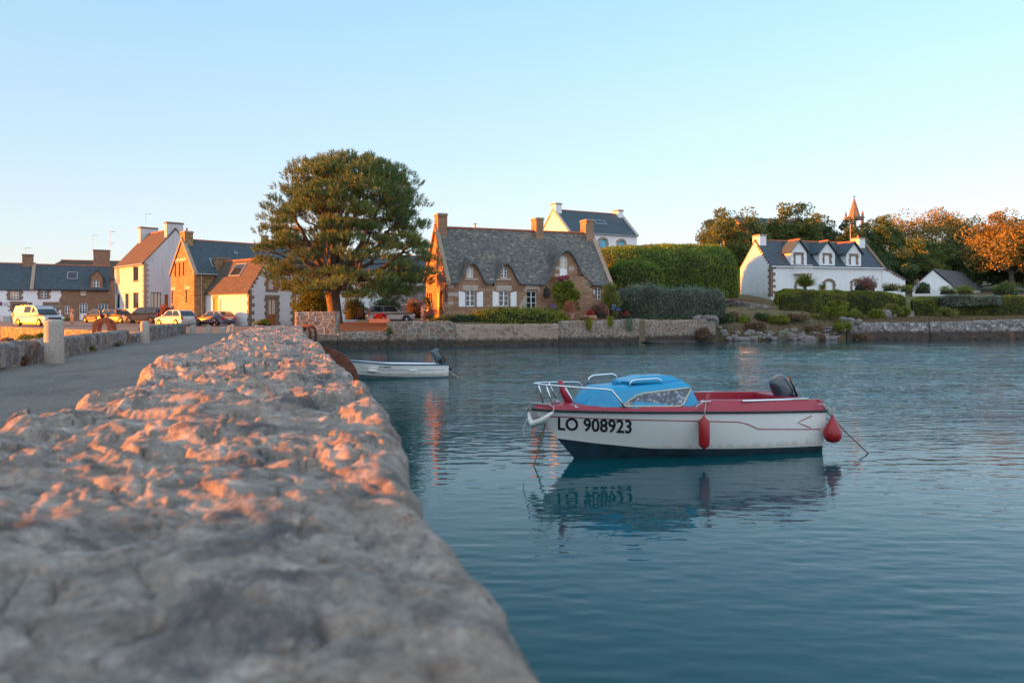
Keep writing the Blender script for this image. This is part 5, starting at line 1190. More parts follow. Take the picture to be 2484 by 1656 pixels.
# ---------------- vegetation kit ----------------
def rng(s): return np.random.default_rng(s)
def unit(v): return v/np.maximum(1e-9, np.linalg.norm(v, axis=-1, keepdims=True))
def leaves(C, D, size, asp, r, twist=1.0):
    """leaf blades: centre C, direction D (long axis), size array -> verts (n*4,3)"""
    n = len(C); D = unit(D+1e-6); q = unit(r.normal(size=(n, 3))); w = unit(np.cross(D, q)); s = size[:, None]
    a = C-D*s*.5; b_ = C+w*s*asp*.5; c = C+D*s*.5; d = C-w*s*asp*.5
    return np.stack([a, b_, c, d], 1).reshape(-1, 3)
def leaf_obj(name, V, mat, parent=None):
    n = len(V)//4; return np_mesh(name, V, np.arange(n*4), np.full(n, 4), mat, parent)
def shell(n, r, low=-1.0):                          # random directions, z >= low
    v = unit(r.normal(size=(n*3, 3))); v = v[v[:, 2] > low][:n]; return v
def leafy_clump(r, centers, radii, per, size, spread=.35, up=.2):
    """leaves lying on the shells of many small lobes"""
    k = len(centers); idx = np.repeat(np.arange(k), per); d = shell(len(idx), r, -1); n = min(len(d), len(idx)); idx = idx[:n]; d = d[:n]
    rad = radii[idx]*(1-spread*r.random(n)**1.5)
    C = centers[idx]+d*rad[:, None]*np.array([1, 1, .8])
    dirs = d*.6+r.normal(size=(n, 3))*.7+np.array([0, 0, up])
    return leaves(C, dirs, size*(.6+.8*r.random(n)), .55, r)
def trunk_mesh(name, paths, mat, parent, n=8):
    mb = MB()
    for pts, rs in paths: mb.tube(pts, rs, n)
    return mb.build(name, mat, parent, smooth=True, fix=False)
def bend(a, b_, sag, k=5, jit=0, rnd=None):
    a = Vector(a); b_ = Vector(b_); out = []
    for i in range(k+1):
        t = i/k; p = a.lerp(b_, t); p.z += sag*math.sin(math.pi*t)
        if rnd and 0 < i < k: p += Vector((rnd.uniform(-1, 1), rnd.uniform(-1, 1), rnd.uniform(-1, 1)))*jit
        out.append(p)
    return out
def broad_tree(label, x, y, zb, ztop, rad, seed, mat, leaf=.30, nlobes=95, per=230, trunk_h=.3, squash=1.0, tilt=0, bark='bark_grey', group=None, gap=.0, cat='tree', name='broadleaf_tree', lean=(0, 0)):
    r = rng(seed); rnd = random.Random(seed); H = ztop-zb
    root = empty(name, (x, y, zb), 0, label, cat, group)
    cz = H*(.5+trunk_h*.5); hz = H-cz
    d = shell(nlobes, r, -.75); f = (.55+.45*r.random(len(d))**.5)
    lump = 1+.22*np.sin(3*np.arctan2(d[:, 1], d[:, 0])+seed)+.12*r.normal(size=len(d))*.6
    C = d*f[:, None]*np.array([rad, rad*.9, hz*.92])*np.clip(lump, .6, 1.25)[:, None]
    C[:, 2] = np.minimum(C[:, 2], hz*.93)+cz; C[:, 0] += lean[0]*(C[:, 2]-cz)/hz
    R_ = rad*(.17+.17*r.random(len(d)))
    V = leafy_clump(r, C, R_, per, leaf, .5)
    leaf_obj('crown', V, mat, root)
    paths = [(bend((0, 0, -.3), (lean[0]*.2, 0, cz*.75), 0, 4, .12, rnd), [rad*.085, rad*.075, rad*.065, rad*.055, rad*.05])]
    for i in r.permutation(len(C))[:26]:
        p = Vector(C[i]); s = Vector((0, 0, cz*(.35+.4*rnd.random()))); paths.append((bend(s, p, -.3, 4, .15, rnd), [rad*.035, rad*.028, rad*.02, rad*.012, rad*.006]))
    trunk_mesh('trunk', paths, M[bark], root, 6)
    return root
def hedge(label, path, depth, h, mat, seed, leaf=.11, dens=210, bulge=.15, name='hedge', cat='hedge', droop=None, ragged=.1, group=None, up=0, asp=.6, zoff=0, sprig=0):
    """clipped hedge: path of (x, y, zbase, height) along the front foot"""
    p = np.array(path, float); seg = np.hypot(np.diff(p[:, 0]), np.diff(p[:, 1])); s = np.concatenate([[0], np.cumsum(seg)]); Ls = s[-1]
    ns = max(10, int(Ls/.3)); t = np.linspace(0, Ls, ns)
    def at(tt): return [np.interp(tt, s, p[:, k]) for k in range(4)]
    r = rng(seed); dx = (p[-1, 0]-p[0, 0])/Ls; dy = (p[-1, 1]-p[0, 1])/Ls; nx, ny = dy, -dx
    def surf(tt, u, infl=0.):
        # u in 0..1 runs up the front, across the top, down the back; rounded shoulders
        x, y, zb, hh = at(tt); e_ = np.clip(np.minimum(tt, Ls-tt)/(bulge*4+.25), 0, 1); e_ = np.sqrt(1-(1-e_)**2)*.94+.06
        a = (u*np.pi); ca, sa = -np.cos(a), np.sin(a); k = 3.2
        m_ = (np.abs(ca)**k+np.abs(sa)**k)**(-1/k); off = depth/2*(1+ca*m_*e_); z = sa*m_*hh*(.75+.25*e_)
        nz = .16*fbm(tt*.9, u*5, 0, seed, 3)*(1+bulge)
        ox = -off+depth/2; base = np.stack([x-nx*depth/2, y-ny*depth/2, zb+zoff], -1)
        ofs = (ox+nz*np.sign(ca)*-1+infl*-ca)*1.0
        return base+np.stack([nx*ofs, ny*ofs, z+np.abs(sa)*(nz+infl*.7)], -1), np.stack([-ca*nx, -ca*ny, sa], -1)
    root = empty(name, (float(p[0, 0]), float(p[0, 1]), float(p[0, 2])), 0, label, cat, group); off0 = np.array([p[0, 0], p[0, 1], p[0, 2]])
    TT_, UU_ = np.meshgrid(t, np.linspace(0, 1, 22), indexing='ij'); V, _ = surf(TT_, UU_, -.10)
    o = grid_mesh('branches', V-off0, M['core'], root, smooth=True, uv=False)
    area = Ls*(depth+2*h); n = int(area*dens)
    tt = r.random(n)*Ls; u = r.random(n); C, Nn = surf(tt, u, 0)
    C = C+Nn*(r.random((n, 1))**2*ragged-.05)+r.normal(size=(n, 3))*.02
    dirs = Nn*.5+r.normal(size=(n, 3))*.8+np.array([0, 0, up])
    V = leaves(C-off0, dirs, leaf*(.6+.8*r.random(n)), asp, r)
    if sprig:
        k = int(sprig*Ls); tt = r.random(k)*Ls; u = .35+.3*r.random(k); C, Nn = surf(tt, u, 0); kk = 9
        idx = np.repeat(np.arange(k), kk); f = np.tile(np.linspace(0, 1, kk), k); ln = (.15+.35*r.random(k))[idx]; dv = unit(np.array([0, 0, 1])+r.normal(size=(k, 3))*.35)[idx]
        CC = C[idx]+dv*(f*ln)[:, None]; V = np.concatenate([V, leaves(CC-off0, dv+r.normal(size=CC.shape)*.6, np.full(len(CC), leaf*.9), asp, r)])
    leaf_obj('foliage', V, mat, root)
    return root
def bush(label, c, rx, ry, rz, mat, seed, col=False, leaf=.10, n=2200, cat='bush', name='bush', flowers=None, fn=300, fs=.09, core=True, group=None, up=.2, lobes=9, fup=0.2):
    r = rng(seed); root = empty(name, c, 0, label, cat, group)
    d = shell(lobes, r, -.1); LC_ = d*np.array([rx, ry, rz])*.55*(.6+.5*r.random((len(d), 1))); LC_[:, 2] += rz*.35
    LC_ = np.concatenate([LC_, [[0, 0, rz*.45]]]); LR = np.concatenate([.5*min(rx, ry)*(.7+.5*r.random(len(d))), [min(rx, ry)*.7]])
    if col:
        k = lobes; LC_ = (r.random((k, 3))*2-1)*np.array([rx, ry, 1])*.72; LC_[:, 2] = (r.random(k)**.9)*rz*.86; LR = min(rx, rz)*.34*(.7+.6*r.random(k)); core = False
    V = leafy_clump(r, LC_, LR, max(20, n//len(LC_)), leaf, .35, up); V[:, 2] = np.abs(V[:, 2])
    leaf_obj('leaves', V, mat, root)
    if core:
        a, b_ = np.meshgrid(np.linspace(0, 2*np.pi, 17), np.linspace(0, np.pi/2, 8), indexing='ij')
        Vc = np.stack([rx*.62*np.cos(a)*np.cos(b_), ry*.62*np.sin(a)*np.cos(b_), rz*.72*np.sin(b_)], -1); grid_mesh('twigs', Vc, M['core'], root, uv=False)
    if flowers:
        i = r.integers(0, len(LC_), fn); d = shell(fn, r, fup); k = min(len(d), fn); C = LC_[i[:k]]+d[:k]*(LR[i[:k]]*1.05)[:, None]
        C = np.repeat(C, 5, 0)+r.normal(size=(k*5, 3))*fs*.5
        leaf_obj('flowers', leaves(C, r.normal(size=C.shape), np.full(len(C), fs)*(.6+.7*r.random(len(C))), .9, r), flowers, root)
    return root
# ---------------- the pine ----------------
def big_pine():
    Dp = 59.0; bx = X(815, Dp); zb = 1.45; root = empty('pine_tree', (bx, Dp, zb), 0, 'huge spreading pine with a thick forked trunk beside the waterside wall', 'tree')
    r = rng(11); rnd = random.Random(11)
    # crown outline measured on the photograph: half-widths by height
    def loc_(px, py, dy=0): D = Dp+dy; return np.array([X(px, D)-bx, dy, Z(py, D)-zb])
    py_ = np.array([372, 385, 410, 440, 480, 520, 560, 600, 640, 680, 712, 730]); 
    xl_ = np.array([830, 745, 700, 684, 672, 640, 628, 628, 638, 655, 690, 760]); xr_ = np.array([860, 925, 985, 1025, 1036, 1045, 1046, 1048, 1050, 1052, 1030, 985])
    def clump_at(py, ang, f):
        cxp = (np.interp(py, py_, xl_)+np.interp(py, py_, xr_))/2; hw = (np.interp(py, py_, xr_)-np.interp(py, py_, xl_))/2-30
        c = loc_(cxp, py); hwm = hw*Dp/F; return np.array([c[0]+hwm*f*np.cos(ang), hwm*f*np.sin(ang)*.95, c[2]])
    clumps = []; tier = []
    for py, cnt, fmin in ((404, 7, 0), (422, 12, .35), (444, 16, .55), (470, 19, .66), (500, 21, .74), (530, 21, .76), (562, 20, .78), (592, 17, .78), (622, 14, .78), (648, 15, .78), (672, 17, .74), (694, 16, .66), (712, 11, .60)):
        a0 = rnd.random()*6.28
        for i in range(cnt):
            ang = a0+2*math.pi*i/cnt+rnd.uniform(-.15, .15); f = min(1, fmin+(1-fmin)*rnd.random()**.6+rnd.uniform(-.05, .05))
            lum = 1-.20*(.5+.5*math.sin(ang*3+py*.03+1.2*math.sin(ang*2)))**1.5
            if 480 < py < 700 and math.sin(ang*4.3+py*.07) > .80: continue
            clumps.append(clump_at(py+rnd.uniform(-11, 11), ang, f*lum)); tier.append(py)
    for py, cnt in ((440, 5), (480, 8), (520, 8), (560, 6), (600, 3)):       # inner fill
        for i in range(cnt): clumps.append(clump_at(py+rnd.uniform(-15, 15), rnd.random()*6.28, .2+.45*rnd.random())); tier.append(py)
    for px, py, dy in ((700, 690, 0), (716, 704, -1), (738, 714, .5), (762, 720, -2), (950, 710, -1), (975, 716, .5), (1000, 704, 0), (1016, 688, 1), (905, 716, -3), (664, 668, 0), (648, 640, 1), (1030, 664, -1), (1036, 636, 1), (870, 722, -4), (785, 700, -4.5), (830, 690, -5)):
        clumps.append(loc_(px, py, dy)); tier.append(700)
    for _ in range(46):                             # stray shoots that break the outline
        py = rnd.uniform(395, 690); clumps.append(clump_at(py, rnd.choice((0, math.pi))+rnd.uniform(-.7, .7), rnd.uniform(1.03, 1.16))); tier.append(-1)
    for px, py in ((745, 392), (775, 380), (812, 372), (850, 370), (890, 378), (925, 392), (960, 400), (990, 418), (705, 412), (1012, 440)):
        clumps.append(loc_(px, py+10, rnd.uniform(-1, 1))); tier.append(-1)
    clumps = np.array(clumps)
    # limbs
    fork = Vector((-.9, 0, 4.3)); paths = []
    tk = [Vector((0, 0, -.5)), Vector((-.05, 0, .4)), Vector((-.1, 0, 1.4)), Vector((-.25, 0, 2.4)), Vector((-.2, .1, 3.3)), Vector((-.1, .2, 4.4))]
    paths.append((tk, [.85, .64, .56, .58, .66, .48]))
    tops = [loc_(770, 450), loc_(800, 430, 1), loc_(835, 420, -1), loc_(880, 430, .5), loc_(930, 470, 0), loc_(980, 520, 1), loc_(1000, 585, -1.5), loc_(700, 500, .5), loc_(680, 570, -1), loc_(690, 640, 1), loc_(960, 660, -2), loc_(850, 500, 4), loc_(800, 540, -4), loc_(900, 560, 4.5), loc_(750, 600, -4), loc_(890, 620, -4.5), loc_(760, 560, 4.5), loc_(930, 600, -3), loc_(730, 680, -2.5), loc_(990, 700, 0)]
    limb_pts = []
    for i, tp in enumerate(tops):
        low = tp[2] < 5.2; s = Vector((-.2+rnd.uniform(-.3, .3), rnd.uniform(-.3, .3), 2.7+rnd.random()*.9 if low else 3.4+rnd.random()*1.2)); tp = Vector(tp)
        k = 8; pts = []
        for j in range(k+1):
            t = j/k; p = s.lerp(tp, t); p.z += (-.9 if not low else .35)*math.sin(math.pi*t)*min(1, (tp-s).length/7)
            if 0 < j < k: p += Vector((rnd.uniform(-1, 1), rnd.uniform(-1, 1), rnd.uniform(-1, 1)))*.16
            pts.append(p)
        r0 = .36 if not low else .22; paths.append((pts, [r0*(1-.82*(j/k)**.9) for j in range(k+1)])); limb_pts += [(p, r0*(1-.82*(j/k)**.9)) for j, p in enumerate(pts) if j > 1]
    LP = np.array([p for p, _ in limb_pts])
    for c in clumps:                                # a branch from the nearest lower limb point to each clump
        d = np.linalg.norm(LP-c, axis=1)+2.0*np.maximum(0, LP[:, 2]-c[2]+.3)+.6*np.maximum(0, np.hypot(LP[:, 0]+.2, LP[:, 1])-np.hypot(c[0]+.2, c[1])); i = int(np.argmin(d)); s, r_ = limb_pts[i]
        r0 = min(r_*.6, .10); k = 5
        paths.append((bend(s, c, .25 if c[2] < 5 else -.2, k, .14, rnd), [r0*(1-.75*j/k) for j in range(k+1)]))
    trunk_mesh('trunk', paths, M['bark'], root, 7)
    # tufts: brushes of needles standing up at the ends of twigs, several per clump
    TC, TD = [], []
    for c, py in zip(clumps, tier):
        n = rnd.randint(46, 60) if py < 600 else rnd.randint(34, 46); rad = rnd.uniform(.72, 1.15); flat = .62 if py < 540 else .34
        if py < 0: n, rad = rnd.randint(10, 16), rnd.uniform(.35, .55)
        d = shell(n, r, -.35); p = c+d*rad*np.array([1, 1, flat])*(.55+.5*r.random((len(d), 1)))
        out = np.array([c[0]+.2, c[1], max(.0, c[2]-5)]); out = out/max(1e-6, np.linalg.norm(out))
        TC.append(p); TD.append(unit(d*.7+out*.45+np.array([0, 0, .75])+r.normal(size=d.shape)*.2))
    TC = np.concatenate(TC); TD = np.concatenate(TD); nt_ = len(TC); k = 17
    idx = np.repeat(np.arange(nt_), k); f = np.tile(np.linspace(0, 1, k), nt_); A = TD[idx]
    q = unit(r.normal(size=(nt_*k, 3))); w = unit(q-A*(q*A).sum(1, keepdims=True)); nd = unit(A*.75+w*(.9-.35*f)[:, None])
    Lb = (.36+.12*r.random(nt_))[idx]; base = TC[idx]+A*(Lb*f*.9)[:, None]; ln = (.20+.06*r.random(len(f)))
    side = unit(np.cross(nd, r.normal(size=nd.shape)))*.019
    a = base-side; b_ = base+side; c = base+nd*ln[:, None]+side*.3; d = base+nd*ln[:, None]-side*.3
    V = np.stack([a, b_, c, d], 1).reshape(-1, 3)
    leaf_obj('crown', V, M['pine'], root)
    return root
M['pine'].node_tree.nodes['Principled BSDF'].inputs['Roughness'].default_value = .7
big_pine()
# ---------------- trees on the hill ----------------
def T_(label, px, ptop, D, wpx, mat, seed, base=None, **k):
    x = X(px, D); zb = base if base is not None else gz(x, D); return broad_tree(label, x, D, zb, Z(ptop, D), wpx/2*D/F, seed, M[mat], **k)
G_ = 'trees on the hill behind the white house'
T_('ragged oak at the left end of the tree line, just above the tall clipped hedge', 1768, 508, 108, 150, 'leaf_oak', 21, group=G_, nlobes=120, trunk_h=.02)
T_('oak with a bare-topped crown hiding the middle of the church nave', 1915, 500, 112, 130, 'leaf_oak', 22, group=G_, nlobes=110, trunk_h=.05)
T_('dense dark tree between the church nave and its spire', 2010, 527, 116, 120, 'leaf_dark', 23, group=G_, trunk_h=.1, nlobes=75)
T_('low dark tree filling in behind the two left dormers', 1850, 560, 118, 160, 'leaf_dark', 24, group=G_, trunk_h=.0, nlobes=70)
T_('tree with sunlit top just right of the church spire', 2135, 530, 110, 110, 'leaf_oak', 25, group=G_, trunk_h=.1)
T_('broad tree with a sunlit orange top, the highest right of the spire', 2270, 516, 118, 210, 'leaf_sunlit', 26, group=G_, nlobes=110, trunk_h=.15)
T_('round dark green tree in front of the orange-topped one, above the shed', 2235, 575, 102, 130, 'leaf_oak', 27, group=G_, trunk_h=.05, nlobes=90)
T_('dark tree in the gap above the right end of the shed roof', 2345, 548, 112, 110, 'leaf_dark', 28, group=G_, trunk_h=.05)
T_('golden sunlit tree cut by the right edge of the picture', 2455, 522, 100, 190, 'leaf_sunlit', 29, group=G_, nlobes=130, trunk_h=.12)
T_('dark spreading tree below the golden crown at the right edge', 2425, 612, 106, 170, 'leaf_dark', 30, group=G_, trunk_h=.0, nlobes=80)
T_('dark tree behind the lean-to end of the long white house', 2160, 605, 100, 120, 'leaf_dark', 31, group=G_, trunk_h=.0)
T_('small dark tree directly right of the spire, half hidden by it', 2075, 552, 104, 90, 'leaf_dark', 32, group=G_, trunk_h=.05)
T_('leafy tree just out of sight beyond the right edge of the picture', 2560, 560, 98, 170, 'leaf_dark', 33, group=G_, trunk_h=.1, nlobes=60)
# ---------------- hedges ----------------
def hp(pts): return [(X(px, D), D, zb if zb is not None else gz(X(px, D), D), h) for px, D, zb, h in pts]
def top_h(py, D, zb): return Z(py, D)-zb
def hedge_px(label, pts, depth, mat, seed, **k):    # pts: (px, D, py_base, py_top)
    path = [(X(px, D), D, Z(pb, D), Z(pt, D)-Z(pb, D)) for px, D, pb, pt in pts]
    h = max(q_[3] for q_ in path); return hedge(label, path, depth, h, mat, seed, **k)
hedge_px('tall clipped cypress hedge with a wispy sunlit top, the largest dark green block', [(1478, 74, 720, 604), (1540, 75, 720, 596), (1640, 77, 725, 590), (1812, 80, 722, 593)], 12.5, M['cypress'], 101, leaf=.26, asp=.22, dens=130, ragged=.42, up=.35, sprig=60, bulge=.25)
hedge_px('smaller rounded cypress hedge standing before the tall one', [(1488, 70.5, 735, 640), (1560, 71, 735, 634), (1622, 71.5, 735, 646)], 2.6, M['cypress'], 102, leaf=.24, asp=.22, dens=150, ragged=.3, up=.3, sprig=30, bulge=.5)
hedge_px('clipped silver-green hedge on top of the pale stone wall', [(1510, 61.8, 772, 700), (1580, 62.6, 778, 694), (1640, 63.6, 780, 702), (1720, 64.8, 778, 702), (1779, 65.6, 765, 705)], 2.8, M['grey_leaf'], 103, leaf=.085, dens=330, sprig=22, bulge=.5)
hedge_px('long clipped hedge below the white house, with a dip where stones show', [(1905, 75.5, 760, 704), (1960, 76, 758, 702), (2060, 77.5, 760, 706), (2130, 78, 765, 707), (2212, 78.5, 765, 712)], 2.2, M['hedge'], 104, leaf=.10, dens=260, bulge=.5)
hedge_px('low green hedge on the slope left of the white garden chair', [(1868, 82, 740, 706), (1905, 79, 745, 702), (1945, 78, 750, 700)], 1.8, M['hedge'], 105, leaf=.10, dens=260, bulge=.4)
hedge_px('flat-topped two-tone hedge running to the right edge of the picture', [(2228, 75.0, 772, 722), (2330, 75.5, 778, 719), (2484, 76.5, 785, 720), (2640, 77.5, 788, 720)], 2.2, M['hedge'], 106, leaf=.10, dens=230, bulge=.4)
hedge_px('silver-green hedge patch in the flat-topped hedge near the right edge', [(2290, 74.6, 745, 717.5), (2360, 74.9, 742, 717), (2440, 75.3, 738, 717)], 1.5, M['grey_leaf'], 107, leaf=.085, dens=260, bulge=.3)
hedge_px('ivy-like green cascade hanging over the brown waterside wall', [(1150, 55.4, 790, 757), (1210, 55.9, 800, 755), (1260, 56.3, 806, 754), (1310, 56.8, 800, 753), (1350, 57.2, 790, 757), (1385, 57.4, 795, 770)], 1.3, M['hedge'], 108, leaf=.11, dens=330, bulge=.3, ragged=.2, sprig=14, name='trailing_shrub', cat='shrub')
hedge_px('low dull-green creeper along the wall top below the sunlit gable corner', [(1040, 55.0, 787, 778), (1080, 55.2, 795, 768), (1130, 55.4, 797, 765), (1165, 55.6, 790, 764)], 1.1, M['leaf_dark'], 109, leaf=.10, dens=330, bulge=.3, ragged=.15, name='creeper', cat='creeper')
# ivy tongues over the white wall
for i, (px, py0, py1, w) in enumerate(((1428, 771, 800, 20), (1480, 768, 792, 16), (1527, 772, 802, 22))):
    D = Ds(X(px, 58))-.05; D = float(D)
    r = rng(300+i); n = 1100; u = r.random(n); s = r.normal(size=n)*.33*(1-.55*u)
    C = np.stack([s*w/2*D/F*1.5, -.12-.12*r.random(n), -u*(py1-py0)*D/F], 1)
    rt = empty('hanging_plant', P(px, py0, D), 0, ['first green tongue of creeper hanging down the white-pointed wall, under the orange bush', 'short tongue of creeper hanging under the faded hydrangea', 'longest grey-green tongue of creeper, at the joint of the two walls'][i], 'creeper')
    leaf_obj('leaves', leaves(C, r.normal(size=C.shape)+np.array([0, 0, -.6]), np.full(n, .09)*(.6+.8*r.random(n)), .6, r), M['grey_leaf' if i == 2 else 'hedge'], rt)
# ---------------- garden by the cottage ----------------
def B_(label, px, py, D, wpx, hpx, mat, seed, ry=None, **k):
    c = P(px, py, D); rx = wpx/2*D/F; return bush(label, c, rx, ry or rx*.8, hpx*D/F, M[mat], seed, **k)
B_('climbing vine smothering the stair landing under the loft door', 1374, 752, 61.9, 68, 74, 'hedge', 120, ry=.75, leaf=.13, n=15000, lobes=64, col=True, cat='vine', name='climbing_vine')
B_('row of pink and red flowers along the top of the landing', 1368, 683, 61.6, 52, 13, 'leaf_dark', 121, ry=.3, leaf=.07, n=500, flowers=M['fl_pink'], fn=260, fs=.09, core=False, cat='flowers', name='flower_bed')
B_('bright orange-lit azalea bush in a pot beside the vine', 1382, 765, 58.6, 50, 34, 'fl_orange', 122, leaf=.09, n=1700, core=False, cat='bush', lobes=14, name='flowering_bush')
B_('faded pink hydrangea bush right of the stair', 1452, 772, 59.6, 60, 36, 'fl_hyd', 123, leaf=.11, n=3500, cat='hydrangea', lobes=14, name='hydrangea_bush')
B_('red geraniums in a terracotta trough before the faded hydrangea', 1432, 770, 58.9, 26, 12, 'weed', 124, leaf=.07, n=400, flowers=M['fl_red'], fn=110, fs=.09, core=False, cat='flowers', name='geraniums')
B_('tall yellow-green shrub covering the cottage window at its right end', 1482, 765, 60.5, 60, 80, 'weed', 125, ry=.9, leaf=.10, n=5200, core=False, lobes=24, cat='shrub', name='shrub', group=None)
B_('dark round shrub in the gap right of the cottage', 1520, 775, 62.5, 36, 62, 'leaf_dark', 126, leaf=.10, n=2200)
B_('clump of lilac daisies at the foot of the vine', 1341, 757, 60.6, 26, 17, 'leaf_dark', 127, leaf=.06, n=350, flowers=M['fl_purple'], fn=90, fs=.07, core=False, cat='flowers', name='daisies')
B_('few red geraniums at the top of the wall near the silver hedge', 1519, 768, 60.2, 16, 12, 'weed', 128, leaf=.06, n=200, flowers=M['fl_red'], fn=40, fs=.09, core=False, cat='flowers', name='geraniums')
B_('low trailing mixed plants on the wall top between pot and hydrangea', 1420, 779, 58.4, 56, 10, 'dry', 129, ry=.4, leaf=.08, n=900, core=False, flowers=M['fl_orange'], fn=30, fs=.07, cat='plants', name='trailing_plants')
r = rng(400)                                        # agapanthus
ag = empty('agapanthus', P(1493, 770, 59.0), 0, 'three blue agapanthus heads on stalks above bright green leaves', 'flowers')
mbs = MB(); Vf = []
for i, (px, py) in enumerate(((1490, 742), (1488, 749), (1500, 751))):
    q_ = P(px, py, 59.0)-P(1493, 770, 59.0); mbs.tube([(q_.x*.4, 0, 0), (q_.x, 0, q_.z)], .015, 5); d = shell(60, r, -.6); C = np.array(q_)+d*.12
    Vf.append(leaves(C, d, np.full(len(C), .1), .6, r))
mbs.build('stems', M['weed'], ag); leaf_obj('blooms', np.concatenate(Vf), M['fl_blue'], ag)
n = 120; a = r.random(n)*6.28; d = np.stack([np.cos(a)*.6, np.sin(a)*.6, np.full(n, .9)], 1); leaf_obj('leaves', leaves(d*.22, d, np.full(n, .6), .08, r), M['weed'], ag)
# tall flowering climber at the gable
B_('white and lilac flower column against the left edge of the sunlit gable', 1028, 778, 60.5, 14, 48, 'fl_white', 130, ry=.25, leaf=.08, n=900, col=True, lobes=30, flowers=M['fl_purple'], fn=30, fs=.08, cat='flowers', name='flower_column')
B_('green and yellow climber on the gable wall beside the slit windows', 1036, 775, 63.5, 22, 62, 'weed', 131, ry=.4, leaf=.09, n=1600, col=True, lobes=30, cat='climber', name='wall_climber')
B_('hydrangea with round pinkish heads at the foot of the sunlit gable', 1046, 778, 60.0, 34, 22, 'hedge', 132, leaf=.08, n=800, flowers=M['fl_pink'], fn=16, fs=.16, core=False, cat='hydrangea', name='hydrangea_bush')
B_('orange-flowering shrub growing beside the buttress of the cottage', 1052, 772, 61.0, 26, 34, 'fl_orange', 133, ry=.4, leaf=.07, n=500, core=False, cat='shrub', name='flowering_shrub')
B_('red flowers in a wooden trough behind the bronze car', 923, 777, 57.0, 32, 13, 'leaf_dark', 134, ry=.35, leaf=.07, n=300, flowers=M['fl_red'], fn=150, fs=.09, core=False, cat='flowers', name='red_flowers')
B_('small bright green plant rooted in the low waterside wall', 945, 812, 53.0, 20, 17, 'weed', 135, leaf=.09, n=900, core=False, cat='plant', name='wall_plant')
B_('purple potted flowers under the garden chair by the pine', 868, 775, 62.0, 10, 9, 'leaf_dark', 136, leaf=.06, n=150, flowers=M['fl_purple'], fn=40, fs=.07, core=False, cat='flowers', name='potted_flowers')
B_('broad sunlit laurel bush left of the pine trunk, over the square wall', 762, 770, 62.0, 140, 66, 'hedge', 137, ry=1.8, leaf=.13, n=12000, lobes=26)
B_('dark bush in the shade directly right of the pine trunk', 862, 775, 66.5, 80, 62, 'leaf_dark', 138, ry=1.2, leaf=.13, n=5000, lobes=16)
B_('dull shrub mass behind the roof of the bronze car', 935, 772, 74, 100, 58, 'leaf_dark', 139, ry=1.4, leaf=.13, n=6000, lobes=20)
B_('brown twiggy bush between the bronze car and the cottage', 1005, 772, 70, 60, 50, 'dry', 140, ry=1, leaf=.12, n=2400, lobes=16)
B_('low clipped hedge patch at the door of the small white house', 640, 790, 67.0, 60, 15, 'hedge', 141, ry=.5, leaf=.09, n=2600, cat='hedge', name='low_hedge')
B_('red-leaved bush between the black car and the golden gable', 400, 772, 78, 36, 36, 'fl_orange', 142, leaf=.12, n=2600, lobes=14)
B_('tuft of weeds against the foot of the row house beside the man', 160, 778, 89, 26, 8, 'weed', 143, ry=.3, leaf=.09, n=600, core=False, cat='weeds', name='weeds')
# right-hand gardens
B_('dark red-leaved round bush before the white house', 2097, 706, 82, 76, 30, 'fl_hyd', 150, leaf=.12, n=5500, lobes=18)
B_('pale green bush right of the red-leaved one', 2160, 706, 82, 54, 16, 'weed', 151, leaf=.1, n=1800)
B_('dark glossy shrub before the left side of the shed', 2238, 712, 84, 56, 26, 'leaf_dark', 152, leaf=.16, n=1700, lobes=12)
B_('round bright green bush under the shed gable', 2300, 714, 84, 60, 16, 'hedge', 153, leaf=.1, n=2200)
B_('round olive bush at the right corner of the shed gable', 2342, 714, 83, 54, 18, 'hedge', 154, leaf=.1, n=2400)
B_('broad dull green bush right of the shed', 2440, 716, 84, 84, 28, 'leaf_oak', 155, leaf=.13, n=4200, lobes=16)
B_('green bush at the lean-to corner of the white house', 2200, 708, 81, 50, 14, 'hedge', 156, leaf=.1, n=1500)
for i, (D, w) in enumerate(((16.2, .16), (18.1, .22), (24.5, .2), (28.3, .16), (36, .2), (13.6, .14))):
    c = Vector((XW(D)+.06, D, 1.19)); bush(['small weed tuft at the wall foot left of the nearest bollard', 'weed tuft growing against the near side of the largest bollard', 'dry tuft at the wall foot midway between the two bollards', 'little tuft at the wall foot before the smaller bollard', 'tuft at the foot of the far section of low wall', 'small dry tuft at the wall foot near the left edge'][i], c, w, w*.8, w*1.1, M['dry' if i % 2 else 'weed'], 230+i, leaf=.07, n=220, core=False, lobes=6, cat='weeds', name='weeds')
# yuccas
def yucca(label, px, py, D, h, seed, n=240):
    r = rng(seed); rt = empty('yucca', P(px, py, D), 0, label, 'yucca'); d = shell(n, r, -.15); d[:, 2] += .35; d = unit(d)
    L_ = h*(.75+.3*r.random(n)); z0 = h*.35*r.random(n); C = d*(L_*.5)[:, None]; C[:, 2] += z0
    V = leaves(C, d, L_, .075, r); leaf_obj('leaves', V, M['weed'], rt)
    m_ = MB(); m_.tube([(0, 0, -.8), (.03, 0, 0), (0, 0, h*.35)], [.16, .14, .1], 8); m_.build('stem', M['bark'], rt); return rt
yucca('spiky yucca in front of the balcony of the white house', 1953, 698, 80, 1.45, 160)
yucca('small spiky yucca to the right of the larger one', 1994, 704, 80, .75, 161, 90)
